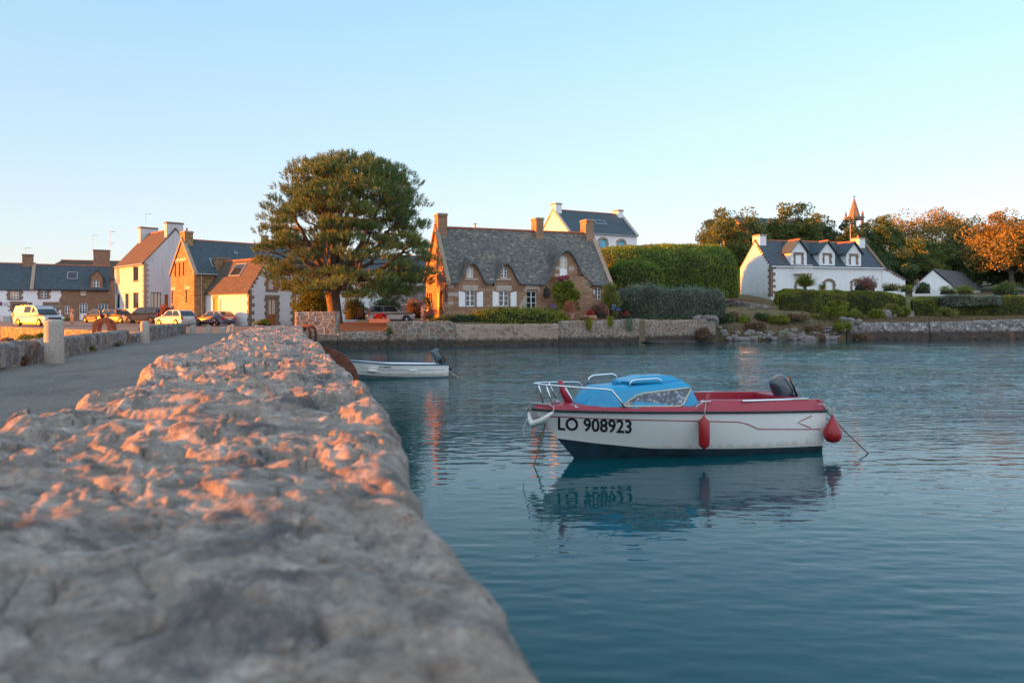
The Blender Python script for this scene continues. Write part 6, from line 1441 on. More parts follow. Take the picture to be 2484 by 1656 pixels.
# dry plants on the shore bank
def scrub(label, pts, mat, seed, name='scrub', cat='scrub', leaf=.13, n=1500, rz=.5):
    px, py, D, w = pts; return B_(label, px, py, D, w, rz*F/D, mat, seed, ry=.7, leaf=leaf, n=n, core=False, lobes=16, name=name, cat=cat)
scrub('brown bracken clump at the foot of the wall under the silver hedge', (1702, 824, 63.4, 60), 'dry', 170, rz=1.0, n=2200)
scrub('dry reddish grass on the bank left of the big lichened rock', (1830, 802, 67.3, 90), 'dry', 171, rz=.75, n=2600)
scrub('yellowish samphire patch on the dark shore rock', (1826, 824, 65.9, 50), 'weed', 172, rz=.3, n=900)
scrub('dark bramble patch at the top of the bank, left part', (1800, 783, 69.2, 60), 'hedge', 173, rz=.65, n=1800)
scrub('bramble patch under the white garden chair', (1890, 785, 69.4, 90), 'hedge', 174, rz=.8, n=2800)
scrub('pinkish dry grass at the lip of the bank', (1935, 776, 70.0, 90), 'dry', 175, rz=.5, n=2600)
scrub('tangle of bramble left of the grey shore wall', (2040, 812, 67.6, 60), 'hedge', 176, rz=1.5, n=3000)
scrub('overgrown bramble spilling from the long hedge over the shore wall', (2030, 783, 70.5, 170), 'hedge', 177, rz=1.9, n=7500)
scrub('olive bush beside the pale boulder, with white specks of bloom', (2165, 772, 72.0, 60), 'weed', 178, rz=1.5, n=2600)
scrub('reedy grass tuft before the flat-topped hedge', (2300, 770, 73.5, 90), 'weed', 179, rz=1.0, n=2200)
scrub('reddish dry growth along the foot of the grey shore wall', (2090, 826, 67.2, 70), 'dry', 180, rz=.45, n=1600)
scrub('dark weeds at the corner of the pale wall and the bank', (1762, 790, 66.3, 60), 'leaf_dark', 181, rz=1.0, n=2600)
scrub('yellow-green weeds beside the orange-lichened rock', (1905, 822, 66.5, 60), 'weed', 182, rz=.4, n=1200)
scrub('dry grass tuft low on the bank, left of the shore wall joint', (1975, 806, 68.0, 70), 'dry', 183, rz=.6, n=2000)
for i, (px, py, D, w, mt, rz, lb) in enumerate(((1985, 790, 71.5, 90, 'hedge', 1.2, 'rounded bramble below the left end of the long hedge'), (2075, 784, 71.8, 80, 'weed', 1.3, 'yellow-green bramble in the middle below the long hedge'), (2125, 776, 71.5, 60, 'hedge', 1.1, 'bramble just left of the pale boulder'), (2195, 772, 72.5, 50, 'hedge', 1.1, 'dull green growth at the right end of the long hedge'),
    (1775, 776, 69.0, 50, 'dry', .6, 'dry brown growth beside the silver hedge'), (1850, 776, 70.0, 70, 'leaf_dark', .6, 'dark creeping plants along the lip of the bank'), (1985, 826, 67.0, 60, 'dry', .5, 'reddish weed over the rocks by the broken wall'), (2035, 760, 73.5, 90, 'hedge', 1.4, 'bushy growth spilling forward from the middle of the long hedge'), (2390, 786, 72.6, 70, 'weed', .5, 'low weeds on the lawn edge before the flat-topped hedge'))):
    scrub(lb, (px, py, D, w), mt, 210+i, rz=rz, n=int(2600*w/60))
for i, (px, py, w, mat_) in enumerate(((70, 829, 60, 'weed'), (98, 822, 24, 'hedge'), (20, 838, 50, 'dry'))):
    B_(['sunlit yellow-green weeds on the mud below the quay', 'darker grass tuft close behind the large bollard', 'dry grass on the mud bank at the left edge'][i], px, py, 48-i*2, w, 13, mat_, 190+i, ry=.6, leaf=.12, n=1300, core=False, cat='weeds', name='weeds')
# grass strewn over the gardens: nobody could count it
r = rng(500); n = 60000; gx_ = r.uniform(9, 62, n); gt_ = r.random(n)**1.6*24+.3; gy_ = Ds(gx_)+gt_; keep = (gx_ > 17.5) | (gt_ > 5)
gx_, gy_ = gx_[keep], gy_[keep]; zz_ = ground_z(gx_, gy_); n = len(gx_); s = .10+.10*r.random(n)*(1+1.2*((gy_-Ds(gx_)) < 5))
d = np.stack([r.normal(size=n)*.5, r.normal(size=n)*.5, np.ones(n)], 1); C = np.stack([gx_, gy_, zz_+s*.3], 1)
o = leaf_obj('dry_grass', leaves(C, d, s, .16, r), M['dry']); tag(o, kind='stuff')
# seaweed and small stones of the strand
r = rng(510); m_ = MB()
M['rock'] = m_granite('shore_rock', (.20, .18, .165), (.10, .085, .075), 3.5, .5); lichen(M['rock'], (.34, .12, .03), .63, .85, 1.1)
M['rock_pale'] = m_granite('pale_rock', (.22, .205, .20), (.11, .10, .09), 4, .55)
M['rock_dark'] = m_granite('wet_rock', (.045, .036, .03), (.07, .045, .03), 6, .5)
def rock(label, c, rx, ry, rz, mat, seed, name='rock', cat='rock', rough=.28, rot=0):
    a, b_ = np.meshgrid(np.linspace(0, 2*np.pi, 41), np.linspace(-np.pi/2, np.pi/2, 24), indexing='ij')
    d = np.stack([np.cos(a)*np.cos(b_), np.sin(a)*np.cos(b_), np.sin(b_)], -1)
    f = 1+rough*1.3*fbm(d[..., 0]*1.6+seed, d[..., 1]*1.6, d[..., 2]*1.6, seed, 5)-.22*np.abs(fbm(d[..., 0]*2.7+seed, d[..., 1]*2.7, d[..., 2]*4, seed+3, 4)); q_ = np.sign(d)*np.abs(d)**.6
    o = grid_mesh(name, q_*f[..., None]*np.array([rx, ry, rz]), M[mat], smooth=False, uv=False); o.location = c; o.rotation_euler = (0, 0, rot)
    return tag(o, label, cat)
for i, (px, py, D, w, h, mat_, lab) in enumerate(((1905, 812, 66.6, 46, 22, 'rock', 'big square rock with bright orange lichen on its right shoulder'), (1958, 818, 66.8, 52, 18, 'rock', 'flat rock with rust-orange lichen, right of the big square one'), (1800, 820, 65.6, 60, 15, 'rock_pale', 'long grey slab of rock at the waterline'),
    (1862, 814, 66.2, 20, 9, 'rock', 'small white-and-orange rock left of the big square one'), (2010, 820, 67.2, 40, 16, 'rock_pale', 'pale rock by the start of the grey shore wall'), (1760, 828, 64.7, 54, 10, 'rock_dark', 'dark wet rock left of the grey slab'),
    (2150, 758, 71.5, 26, 22, 'rock_pale', 'pale rounded boulder set in the hedge'), (1885, 830, 65.6, 120, 9, 'rock_dark', 'long low band of dark wet rock below the lichened boulders'), (1412, 836, 57.6, 50, 11, 'rock_dark', 'dark seaweed-covered rock at the foot of the white-pointed wall'),
    (1620, 828, 61.2, 120, 9, 'rock_dark', 'dark wet ledge under the silver-hedge wall'), (1785, 803, 67.2, 16, 11, 'rock', 'brown stone poking from the bank beside the pale wall'), (2090, 832, 66.9, 60, 7, 'rock_dark', 'dark wet stones below the tangle of bramble'),
    (1845, 794, 68.6, 22, 9, 'rock_pale', 'small pale stone high on the bank'), (2075, 800, 68.6, 34, 15, 'rock', 'tumbled stones at the broken end of the grey wall'))):
    w *= D/F; h *= D/F; rock(lab, P(px, py+h*.25*F/D, D), w/2*(1+.2*math.sin(i*3)), w*.33, h*.5, mat_, 600+i, rot=i*.4 % .5)
# pebbles under the pale wall
for i in range(110):
    px = r.uniform(1688, 1790) if i < 50 else r.uniform(1780, 2085); D = 64.0+(px-1688)*.010+r.uniform(-.4, .7)+(0 if i < 50 else r.uniform(-.2, 1.6)); z = gz(X(px, D), D)+.03+.12*r.random(); s = r.uniform(.10, .34)*(1 if i < 50 else 1.2)
    o = rock('loose stone lying at the waterline between the pale wall and the grey shore wall', (X(px, D), D, z), s, s*.8, s*.7, 'rock_pale' if i % 3 else 'rock', 700+i, 'shore_stone', 'stone', .2); tag(o, group='loose stones along the waterline')
for i in range(70):                                  # weedy stones at the foot of the walls
    px = r.uniform(765, 1560) if i < 48 else r.uniform(2070, 2480); x = X(px, 57 if i < 48 else 68.5); D = float(Ds(x))-r.uniform(.02, .4); s = r.uniform(.10, .30)
    o = rock('dark weed-covered stone at the foot of a waterside wall', (X(px, D), D, r.uniform(-.06, .04)), s*1.3, s*.7, s*.6, 'rock_dark', 900+i, 'shore_stone', 'stone', .2); tag(o, group='dark weedy stones at the foot of the walls')
# mud bank in front of the quay
mm_ = np.array([[(-50+i*1.6, 34.0+j*1.4+(20-i)*.55, 0) for i in range(20)] for j in range(12)], float)
mm_[..., 2] = -.15+.055*(mm_[..., 1]-Ds(mm_[..., 0])+15).clip(0, 20)+.05*fbm(mm_[..., 0]*.4, mm_[..., 1]*.4, 0, 8, 4)
tag(grid_mesh('mud', mm_, M['litter']), kind='structure')
# ---------------- boats ----------------
def m_gloss(name, c, rough=.25, coat=.3, var=.05):
    m, nt, b = new_mat(name); v = coords(nt)
    n = noise(nt, v, 3, 6, .65); st = noise(nt, coords(nt, 'Object', (1, 1, .2)), 7, 4)
    col = mixc(nt, ramp(nt, n, [(.45, (0,)*3), (.8, (var*3,)*3)]), c, [x*.6+.05 for x in c])
    L(nt, col, b.inputs['Base Color']); b.inputs['Roughness'].default_value = rough; b.inputs['Coat Weight'].default_value = coat; b.inputs['Coat Roughness'].default_value = .1
    return m
M['hull_white'] = m_gloss('white_gelcoat', (.80, .79, .76), .3, .2)
m = M['hull_white']; nt = m.node_tree; b = nt.nodes['Principled BSDF']; src = b.inputs['Base Color'].links[0].from_socket   # grime above the waterline, rain runs and scuffs
v = coords(nt); sz = N(nt, 'SeparateXYZ'); L(nt, v, sz.inputs[0]); gn = noise(nt, coords(nt, 'Object', (2.5, 2.5, .5)), 3, 6, .7)
ga = N(nt, 'Math', operation='MULTIPLY_ADD'); L(nt, gn, ga.inputs[0]); ga.inputs[1].default_value = -.30; L(nt, sz.outputs[2], ga.inputs[2])
c1_ = mixc(nt, ramp(nt, ga.outputs[0], [(0, (.45,)*3), (.08, (0,)*3)]), src, (.34, .30, .22))
sc_ = noise(nt, coords(nt, 'Object', (.8, .8, 9)), 5, 7, .75); L(nt, mixc(nt, ramp(nt, sc_, [(.64, (0,)*3), (.76, (.35,)*3)]), c1_, (.45, .44, .42)), b.inputs['Base Color'])
M['boat_red'] = m_gloss('faded_red_gelcoat', (.33, .018, .04), .45, .1, .15)
M['boat_blue'] = m_gloss('blue_gelcoat', (.008, .27, .50), .35, .05, .1)
M['antifoul'] = m_plain('blue_green_antifouling', (.006, .028, .045), .7, var=.6, vs=3)
M['antifoul2'] = m_plain('grey_green_antifouling', (.09, .15, .17), .7, var=.3, vs=3)
M['fender_red'] = m_plain('red_vinyl', (.30, .010, .014), .35, var=.1)
M['fender_white'] = m_plain('white_vinyl', (.72, .70, .66), .4, var=.15)
M['rope'] = m_plain('worn_rope', (.42, .40, .36), .9, var=.3, vs=60)
M['rope_brown'] = m_plain('brown_rope', (.14, .08, .05), .9, var=.3, vs=60)
M['rubber'] = m_plain('black_rubber', (.015, .016, .02), .6)
M['cowl'] = m_gloss('blue_grey_cowl', (.035, .06, .08), .25, .5)
M['seal'] = m_plain('window_seal', (.45, .46, .36), .6, var=.35, vs=40)
m, nt, b = new_mat('lace_curtained_window'); v = coords(nt); n = N(nt, 'TexVoronoi'); n.inputs['Scale'].default_value = 16; L(nt, v, n.inputs['Vector'])
n2 = noise(nt, v, 6, 4); mm = N(nt, 'Math', operation='MULTIPLY'); L(nt, n.outputs['Distance'], mm.inputs[0]); L(nt, n2, mm.inputs[1])
L(nt, ramp(nt, mm.outputs[0], [(.08, (.36, .38, .42)), (.2, (.15, .17, .21)), (.32, (.06, .08, .11))]), b.inputs['Base Color']); b.inputs['Roughness'].default_value = .12; M['lace'] = m
M['blue_rim'] = m_plain('blue_rim', (.02, .08, .16), .5)
class Hull:
    def __init__(s, L_, B, sheer, zb, stem, depth, ox, oy, rot, fl=.13):
        s.L, s.B, s.sh, s.zbp, s.st, s.dp, s.fl = L_, B, sheer, zb, stem, depth, fl
        s.o = Vector((ox, oy, 0)); s.a = rot; s.u = Vector((math.cos(rot), math.sin(rot), 0)); s.v = Vector((-math.sin(rot), math.cos(rot), 0))
    def sheer(s, k): return np.interp(k, [0, .5, 1], s.sh)
    def zb(s, k): return np.interp(k, [0, .12, .3, .6, 1], s.zbp)
    def xs(s, z): return np.interp(z, [-s.dp, 0, s.sh[0]*.45, s.sh[0]], s.st)
    def b(s, k, z):
        t = np.clip((s.sh[0]-z)/s.sh[0], 0, 1.3); k = np.clip(k, 0, 1)
        p = 2.4-.7*t; q = .70+.42*t; g = 1-s.fl*t**1.5
        r = s.B*g*(1-(1-k)**p)**q*(1-.06*np.clip((k-.5)*2, 0, 1)**2)
        return r*np.sqrt(np.clip(1-(np.clip(-z, 0, s.dp)/s.dp)**2.2, 0, 1))
    def pt(s, x, z, off=0, side=-1):
        xs = s.xs(z); k = (x-xs)/(s.L-xs); return Vector((x, side*(float(s.b(k, z))+off), z))
    def world(s, p): return s.o+s.u*p.x+s.v*p.y+Vector((0, 0, p.z))
    def from_px(s, px, py, off=.004):
        x, z = s.L*.5, s.sh[1]*.7
        for _ in range(25):
            w = s.world(s.pt(x, z)); c = (px-CX)/F; z = EYE-(py-HY)/F*w.y
            x += (c*w.y-w.x)/(s.u.x-c*s.u.y)
        return s.pt(x, z, off)
    def build(s, root, mats):
        nk = 61; k = np.linspace(0, 1, nk)**1.25; rows = []
        sh = s.sheer(k); zb = s.zb(k)
        lv = [sh, sh*.8+zb*.2, sh*.6+zb*.4, sh*.4+zb*.6, sh*.2+zb*.8, zb+.0, zb*.5, zb*0, zb*0-s.dp*.4, zb*0-s.dp*.75, zb*0-s.dp]
        for z in lv:
            xs = s.xs(z); x = xs+(s.L-xs)*k; rows.append(np.stack([x, -s.b(k, z), z], 1))
        R_ = np.stack(rows, 0); Lm = R_.copy(); Lm[..., 1] *= -1
        V = np.concatenate([R_, Lm[::-1][1:]], 0)    # near side down, far side up
        nr = V.shape[0]; idm = []
        for i in range(nr-1):
            lo = i if i < 10 else nr-2-i
            idm += [1 if lo >= 5 else 0]*(nk-1)
        o = grid_mesh('hull', V, mats, root, smooth=True, uv=False, midx=idm)
        m_ = MB(); e_ = V[:, -1]; h = (nr-1)//2
        for i in range(h):
            m_.mi = 1 if i >= 5 else 0
            if i == h-1: m_.poly([e_[i], e_[i+1], e_[nr-1-i]])
            else: m_.poly([e_[i], e_[i+1], e_[nr-2-i], e_[nr-1-i]])
        m_.build('transom', mats, root); return o
    def strip(s, pts, w, root, name, mat, off=.006):   # painted line along photo points
        m_ = MB(); P3 = [s.from_px(*p, off=off) for p in pts]; fine = []
        for a, b_ in zip(P3[:-1], P3[1:]):
            n = max(1, int(abs(b_.x-a.x)/.08))
            fine += [(a.x+(b_.x-a.x)*i/n, a.z+(b_.z-a.z)*i/n) for i in range(n)]
        fine.append((P3[-1].x, P3[-1].z)); q = []
        for i, (x, z) in enumerate(fine):
            x0, z0 = fine[max(0, i-1)]; x1, z1 = fine[min(len(fine)-1, i+1)]; dx, dz = x1-x0, z1-z0; l = math.hypot(dx, dz) or 1
            q.append((s.pt(x-dz/l*w/2, z+dx/l*w/2, off), s.pt(x+dz/l*w/2, z-dx/l*w/2, off)))
        for (a, b_), (c, d) in zip(q[:-1], q[1:]): m_.quad(a, b_, d, c)
        return m_.build(name, M[mat], root, fix=False)
    def letters(s, txt, root, x0, x1, b0, b1, t0, t1, mat='black', bold=.012, name='registration_number', slant=0):
        v_, f_ = text_mesh(txt, 1, bold); v_ = np.array(v_); w = v_[:, 0].max(); lo = v_[:, 0].min(); hgt = v_[:, 1].max()
        m_ = MB(); 
        for q_ in v_:
            u = (q_[0]-lo)/(w-lo); t = q_[1]/hgt; px = x0+(x1-x0)*u+slant*t; py = (b0+(b1-b0)*u)*(1-t)+(t0+(t1-t0)*u)*t
            m_.v.append(tuple(s.from_px(px, py, off=.007)))
        m_.f = f_; m_.m = [0]*len(f_); o = m_.build(name, M[mat], root, fix=False); return o
H1 = Hull(5.25, .95, (.87, .81, .735), (.36, .27, .165, .13, .10), (1.25, .74, .40, 0), .30, .36, 12.45, math.atan2(.31, .951))
bt = empty('cabin_boat', H1.o, H1.a, 'white motorboat with red deck and blue cabin, lettered LO 908923', 'boat')
H1.build(bt, [M['hull_white'], M['antifoul']])
k = np.linspace(0, 1, 60)**1.25; kk = [float(q_) for q_ in k]
def rim(k_, inset, dz, side): x = H1.L*k_; return (x+inset*(1-min(1, k_*6))*1.0, side*max(0, float(H1.b(k_, H1.sheer(k_)))-inset*min(1, .15+k_*5)), float(H1.sheer(k_))+dz)
# rubber rail
rb = MB()
for sd in (-1, 1): rb.tube([Vector((H1.L*q_-.012*(1-q_), sd*(float(H1.b(q_, H1.sheer(q_)))+.012), float(H1.sheer(q_))+.0)) for q_ in kk], .023, 6)
rb.tube([rim(1, -.012, 0, -1), rim(1, -.012, 0, 1)], .023, 6); rb.build('rubbing_strake', M['rubber'], bt, smooth=True)
# deck moulding
hgt = lambda q_: .085+.105*float(smooth(.50, .56, q_)); ins = lambda q_: .07+.05*float(smooth(.50, .56, q_))
dk = MB()
for sd in (-1, 1):
    A = [rim(q_, 0.0, .012, sd) for q_ in kk]; B_2 = [rim(q_, ins(q_), hgt(q_), sd) for q_ in kk]
    for i in range(59): dk.quad(A[i], A[i+1], B_2[i+1], B_2[i])
    C_ = [rim(q_, .30 if q_ > .53 else ins(q_), hgt(q_)+(.0 if q_ > .53 else 0), sd) for q_ in kk]
    for i in range(59):
        if kk[i] > .53: dk.quad(B_2[i], B_2[i+1], C_[i+1], C_[i]); dk.quad(C_[i], C_[i+1], (C_[i+1][0], C_[i+1][1], .32), (C_[i][0], C_[i][1], .32))
        else: dk.quad(B_2[i], B_2[i+1], (B_2[i+1][0], 0, B_2[i+1][2]+.035*min(1, kk[i+1]*5)), (B_2[i][0], 0, B_2[i][2]+.035*min(1, kk[i]*5)))
xb_ = H1.L*[q_ for q_ in kk if q_ > .53][0]
dk.quad((H1.L-.02, -.88, .74), (H1.L-.02, .88, .74), (H1.L-.1, .8, .925), (H1.L-.1, -.8, .925)); dk.quad((H1.L-.1, -.8, .925), (H1.L-.1, .8, .925), (H1.L-.42, .62, .925), (H1.L-.42, -.62, .925)); dk.quad((H1.L-.42, -.62, .925), (H1.L-.42, .62, .925), (H1.L-.42, .62, .32), (H1.L-.42, -.62, .32))
dk.build('deck', M['boat_red'], bt)
fl = MB(); fl.quad((xb_-.2, -.60, .40), (H1.L-.42, -.60, .40), (H1.L-.42, .60, .40), (xb_-.2, .60, .40)); fl.box(xb_+.9, xb_+1.25, -.60, .60, .401, .64); fl.build('cockpit_floor', M['boat_red'], bt)
# cabin
secs = [(.70, .10, .74, .08, .93), (.80, .33, 1.00, .24, 1.17), (1.05, .46, 1.12, .34, 1.21), (1.6, .60, 1.6, .45, 1.235), (2.2, .66, 2.2, .50, 1.262), (2.80, .70, 2.62, .53, 1.285)]
cb = MB(); S_ = []
for (xb, wb, xt, wt, zt) in secs:
    zb_ = .90-.012*xb; S_.append([(xb, -wb, zb_), (xb*.2+xt*.8, -(wb*.25+wt*.75), zb_+(zt-zb_)*.86), (xt, -wt*.9, zt), (xt, -wt*.5, zt+.025), (xt, 0, zt+.035), (xt, wt*.5, zt+.025), (xt, wt*.9, zt), (xb*.2+xt*.8, wb*.25+wt*.75, zb_+(zt-zb_)*.86), (xb, wb, zb_)])
for a, b_ in zip(S_[:-1], S_[1:]):
    for i in range(8): cb.quad(a[i], a[i+1], b_[i+1], b_[i])
cb.poly(S_[0][::-1]); cb.poly(S_[-1]); cab = cb.build('cabin', M['boat_blue'], bt, bevel=.02)
ht = MB(); ht.prism([(1.66, -.33), (1.56, 0), (1.66, .33), (2.66, .36), (2.66, -.36)], 1.277, 1.314, lambda x, y, z: Vector((x, y, z)))
ht.poly([(1.62, -.28, 1.315), (2.64, -.32, 1.315), (2.45, -.2, 1.387), (1.95, -.16, 1.387)]); ht.poly([(1.62, .28, 1.315), (2.64, .32, 1.315), (2.45, .2, 1.387), (1.95, .16, 1.387)])
ht.poly([(1.62, -.28, 1.315), (1.62, .28, 1.315), (1.95, .16, 1.387), (1.95, -.16, 1.387)]); ht.poly([(2.64, -.32, 1.315), (2.64, .32, 1.315), (2.45, .2, 1.387), (2.45, -.2, 1.387)]); ht.poly([(1.95, -.16, 1.387), (1.95, .16, 1.387), (2.45, .2, 1.387), (2.45, -.2, 1.387)])
ht.build('hatch', M['boat_blue'], cab, bevel=.006)
hb_ = MB(); hb_.box(1.44, 1.50, -.12, -.02, 1.262, 1.322); hb_.box(1.5, 1.58, -.15, .0, 1.272, 1.307); hb_.build('vent_fitting', M['boat_blue'], cab)
def cabside(x, f, side, off):                       # point on the cabin side, f = height fraction up to the shoulder
    xs_ = [s_[0] for s_ in secs]; wb = np.interp(x, xs_, [s_[1] for s_ in secs]); wt = np.interp(x, xs_, [s_[3] for s_ in secs]); zt = np.interp(x, xs_, [s_[4] for s_ in secs]); zb_ = .90-.012*x
    return Vector((x, side*(wb+(wb*.25+wt*.75-wb)*f+off), zb_+(zt-zb_)*.86*f))
for side in (-1, 1):
    pts = [(1.36, .17), (1.48, .15), (2.36, .10), (2.46, .16), (2.66, .88), (2.60, .95), (1.78, .80), (1.66, .72)]
    wn_ = MB(); wn_.poly([cabside(x, f, side, .010) for x, f in pts]); wo_ = wn_.build('side_window', M['lace'], cab, fix=False)
    sm = MB(); sm.tube([cabside(x, f, side, .012) for x, f in pts+[pts[0], pts[1]]], .017, 6); sm.build('window_seal', M['seal'], wo_, smooth=True)
gr = MB(); gr.tube([(1.16, .36, 1.215), (1.18, .36, 1.335), (1.26, .36, 1.375), (1.62, .36, 1.395), (1.70, .36, 1.365), (1.74, .36, 1.235)], .015, 8); gr.build('grab_rail', M['steel'], cab, smooth=True)
gr = MB(); gr.tube([(1.58, -.40, 1.235), (1.62, -.40, 1.325), (1.70, -.40, 1.350), (2.10, -.42, 1.365), (2.17, -.42, 1.340), (2.2, -.42, 1.265)], .015, 8); gr.build('grab_rail', M['steel'], cab, smooth=True)
# pulpit
pr = MB(); near_ = [(1.34, -.72, .93), (1.24, -.70, 1.08), (1.12, -.68, 1.22), (1.02, -.64, 1.235), (.7, -.52, 1.255), (.35, -.34, 1.28), (.08, -.14, 1.295), (.0, 0, 1.30)]
pr.tube(near_+[(x, -y, z) for x, y, z in near_[:-1][::-1]], .016, 8)
for sd in (-1, 1):
    pr.tube([(.42, sd*.37, 1.272), (.60, sd*.43, .93)], .013, 8); pr.tube([(.16, sd*.20, 1.285), (.26, sd*.22, .93)], .013, 8)
    pr.lathe([(.035, 0), (.035, .01), (.016, .012)], (.60, sd*.43, .93), 8)
pr.build('bow_rail', M['steel'], bt, smooth=True)
bp = MB(); bp.tube([(.50, .05, 1.33), (.56, .05, 1.15), (.68, .05, .93)], [.04, .055, .065], 10); bp.build('mooring_post', M['boat_red'], bt, smooth=True)
cl = MB(); cl.box(.36, .40, -.12, .02, .93, .95); cl.box(.3, .46, -.07, -.03, .95, .965); cl.build('deck_cleat', M['metal_dark'], bt)
for (x0, x1, y0, nm) in ((3.55, 4.95, -.80, 0), (2.95, 4.0, .72, 1)):
    hr = MB(); hr.tube([(x0, y0, .965+.0), (x1, y0+.03, .95)], .022, 8); hr.tube([(x0+.1, y0, .965), (x0+.1, y0, .92)], .012, 6); hr.tube([(x1-.1, y0+.03, .955), (x1-.1, y0+.03, .9)], .012, 6); hr.build('hand_rail', M['steel'], bt, smooth=True)
sc = MB(); sc.tube([(2.86, -.74, .93), (2.92, -.70, 1.05), (2.95, -.69, 1.10)], .04, 10, cap=False); sc.build('rod_holder', M['boat_red'], bt, smooth=True)
def rib_cleat(): pass
hc = MB(); hc.tube([(2.68, -.86, 1.0), (2.88, -.86, .995)], .010, 6); hc.tube([(2.78, -.86, 1.0), (2.78, -.86, .93)], .012, 6); hc.build('horn_cleat', M['steel'], bt)
H1.strip([(1324, 1009.5), (1360, 1010.5), (1475, 1016), (1600, 1019), (1690, 1021), (1790, 1023), (1812, 1028), (1838, 1039.5), (1850, 1040.5), (1990, 1040.5)], .016, bt, 'pinstripe', 'boat_red')
H1.strip([(1969, 1008), (1934, 1024.5), (1967, 1037.5)], .016, bt, 'chevron', 'boat_red')
H1.letters('LO 908923', bt, 1353, 1532, 1041.5, 1050, 1011.5, 1017.5, bold=.022)
# outboard
def superell(c, rx, ry, rz, rot, name, mat, parent, e1=.55, e2=.6, taper=0):
    a, b_ = np.meshgrid(np.linspace(0, 2*np.pi, 33), np.linspace(-np.pi/2, np.pi/2, 19), indexing='ij'); sg = lambda t, p: np.sign(t)*np.abs(t)**p
    x = sg(np.cos(b_), e1)*sg(np.cos(a), e2); y = sg(np.cos(b_), e1)*sg(np.sin(a), e2); z = sg(np.sin(b_), e1); s_ = 1+taper*z
    V = np.stack([rx*x*s_, ry*y*s_, rz*z], -1)@np.array(Matrix.Rotation(rot, 3, 'Y')).T+np.array(c)
    return grid_mesh(name, V, M[mat], parent, uv=False)
def outboard(parent, x, z, s_, tilt):
    om = empty('outboard_motor', (x, 0, z)); om.parent = parent
    superell((-.20*s_, 0, .34*s_), .21*s_, .17*s_, .28*s_, -tilt, 'cowl', 'cowl', om, taper=-.12)
    m_ = MB(); m_.tube([(-.20*s_+.25*s_*math.cos(tilt)*.2, 0, .1*s_), (.12*s_, 0, -.02*s_), (.42*s_, 0, -.30*s_)], [.10*s_, .085*s_, .06*s_], 10); m_.build('leg', M['black'], om, smooth=True)
    m_ = MB(); m_.tube([(-.16*s_, -.19*s_, .60*s_), (-.02*s_, -.2*s_, .36*s_), (.10*s_, -.2*s_, .08*s_)], [.028*s_, .024*s_, .03*s_], 8); m_.build('tiller', M['black'], om, smooth=True)
    m_ = MB(); m_.box(-.05*s_, .08*s_, -.14*s_, .14*s_, -.15*s_, .06*s_); m_.build('clamp_bracket', M['black'], om, bevel=.01)
    return om
outboard(bt, 5.14, .80, .84, .6)
lb = MB(); lb.box(5.10, 5.14, -.2, .2, .70, .96); lb.build('motor_pad', M['metal_dark'], bt)
# things hung on or tied to the boat
W1 = lambda x, y, z: H1.world(Vector((x, y, z)))
fp = H1.from_px(1700, 1012, off=.10); fd = empty('fender', H1.world(fp)+Vector((0, 0, -.50)), H1.a, 'red cylindrical fender hanging amidships on the white boat', 'fender')
m_ = MB(); m_.lathe([(.02, -.035), (.03, 0), (.07, .02), (.092, .07), (.093, .42), (.07, .475), (.03, .50), (.022, .53)], (0, 0, 0), 20); m_.build('body', M['fender_red'], fd, smooth=True)
m_ = MB(); top = H1.world(fp)+Vector((0, 0, .02)); cp = W1(2.78, -.86, 1.0); q_ = lambda w: (w-fd.location) @ Matrix.Rotation(H1.a, 3, 'Z')
m_.tube([q_(top), q_(top.lerp(cp, .6)+Vector((0, -.02, 0))), q_(cp), q_(W1(2.70, -.87, .97)), q_(W1(2.60, -.88, .93)), q_(W1(2.56, -.9, .89))], .011, 6); m_.build('rope', M['rope'], fd, smooth=True)
bp_ = H1.from_px(2000, 1008, off=.13); by = empty('buoy', H1.world(bp_)+Vector((.05, 0, -.46)), H1.a, 'red pear-shaped buoy hanging at the stern corner of the white boat', 'buoy')
m_ = MB(); m_.lathe([(.02, 0), (.09, .02), (.14, .075), (.158, .15), (.145, .23), (.10, .32), (.06, .39), (.035, .43), (.03, .48)], (0, 0, 0), 22); m_.build('body', M['fender_red'], by, smooth=True)
m_ = MB(); m_.tube([(0, 0, .46), (-.02, 0, .56), (-.08, .1, .66), (-.2, .14, .68)], .014, 6); m_.tube([(-.02, .01, .53), (.03, -.02, .58), (0, 0, .62)], .02, 6); m_.build('rope', M['rope'], by, smooth=True)
wf = empty('bow_fender', W1(0, 0, 0), H1.a, 'white V-shaped fender wrapped round the stem of the white boat', 'fender')
m_ = MB(); m_.tube([(-.03, .16, .80), (-.03, .08, .68), (-.02, 0, .62), (.10, -.13, .70), (.24, -.30, .85)], [.02, .045, .056, .045, .018], 12); m_.build('body', M['fender_white'], wf, smooth=True)
m_ = MB(); m_.tube([(.24, -.30, .85), (.26, -.28, .93), (.2, -.2, .97), (.1, -.05, .96), (0, .05, .97), (-.05, .12, .9), (-.04, .16, .8)], .013, 6); m_.tube([(-.06, .1, .72), (-.12, .1, .6), (-.16, .08, .52), (-.14, .06, .45), (-.17, .05, .40)], .009, 6); m_.build('rope', M['rope'], wf, smooth=True)
ml = MB(); e0 = P(1291, 1130, 12.03); e0.z = -.05; s0 = W1(.22, 0, .62); ml.tube([s0, s0.lerp(e0, .35), s0.lerp(e0, .7)+Vector((.01, 0, -.01)), e0, e0+Vector((0, -.3, -.8))], [.020, .017, .011, .010, .010], 6)
tag(ml.build('mooring_line', M['rope_brown'], smooth=True), 'mooring rope dropping from the stem of the white boat into the water', 'rope')
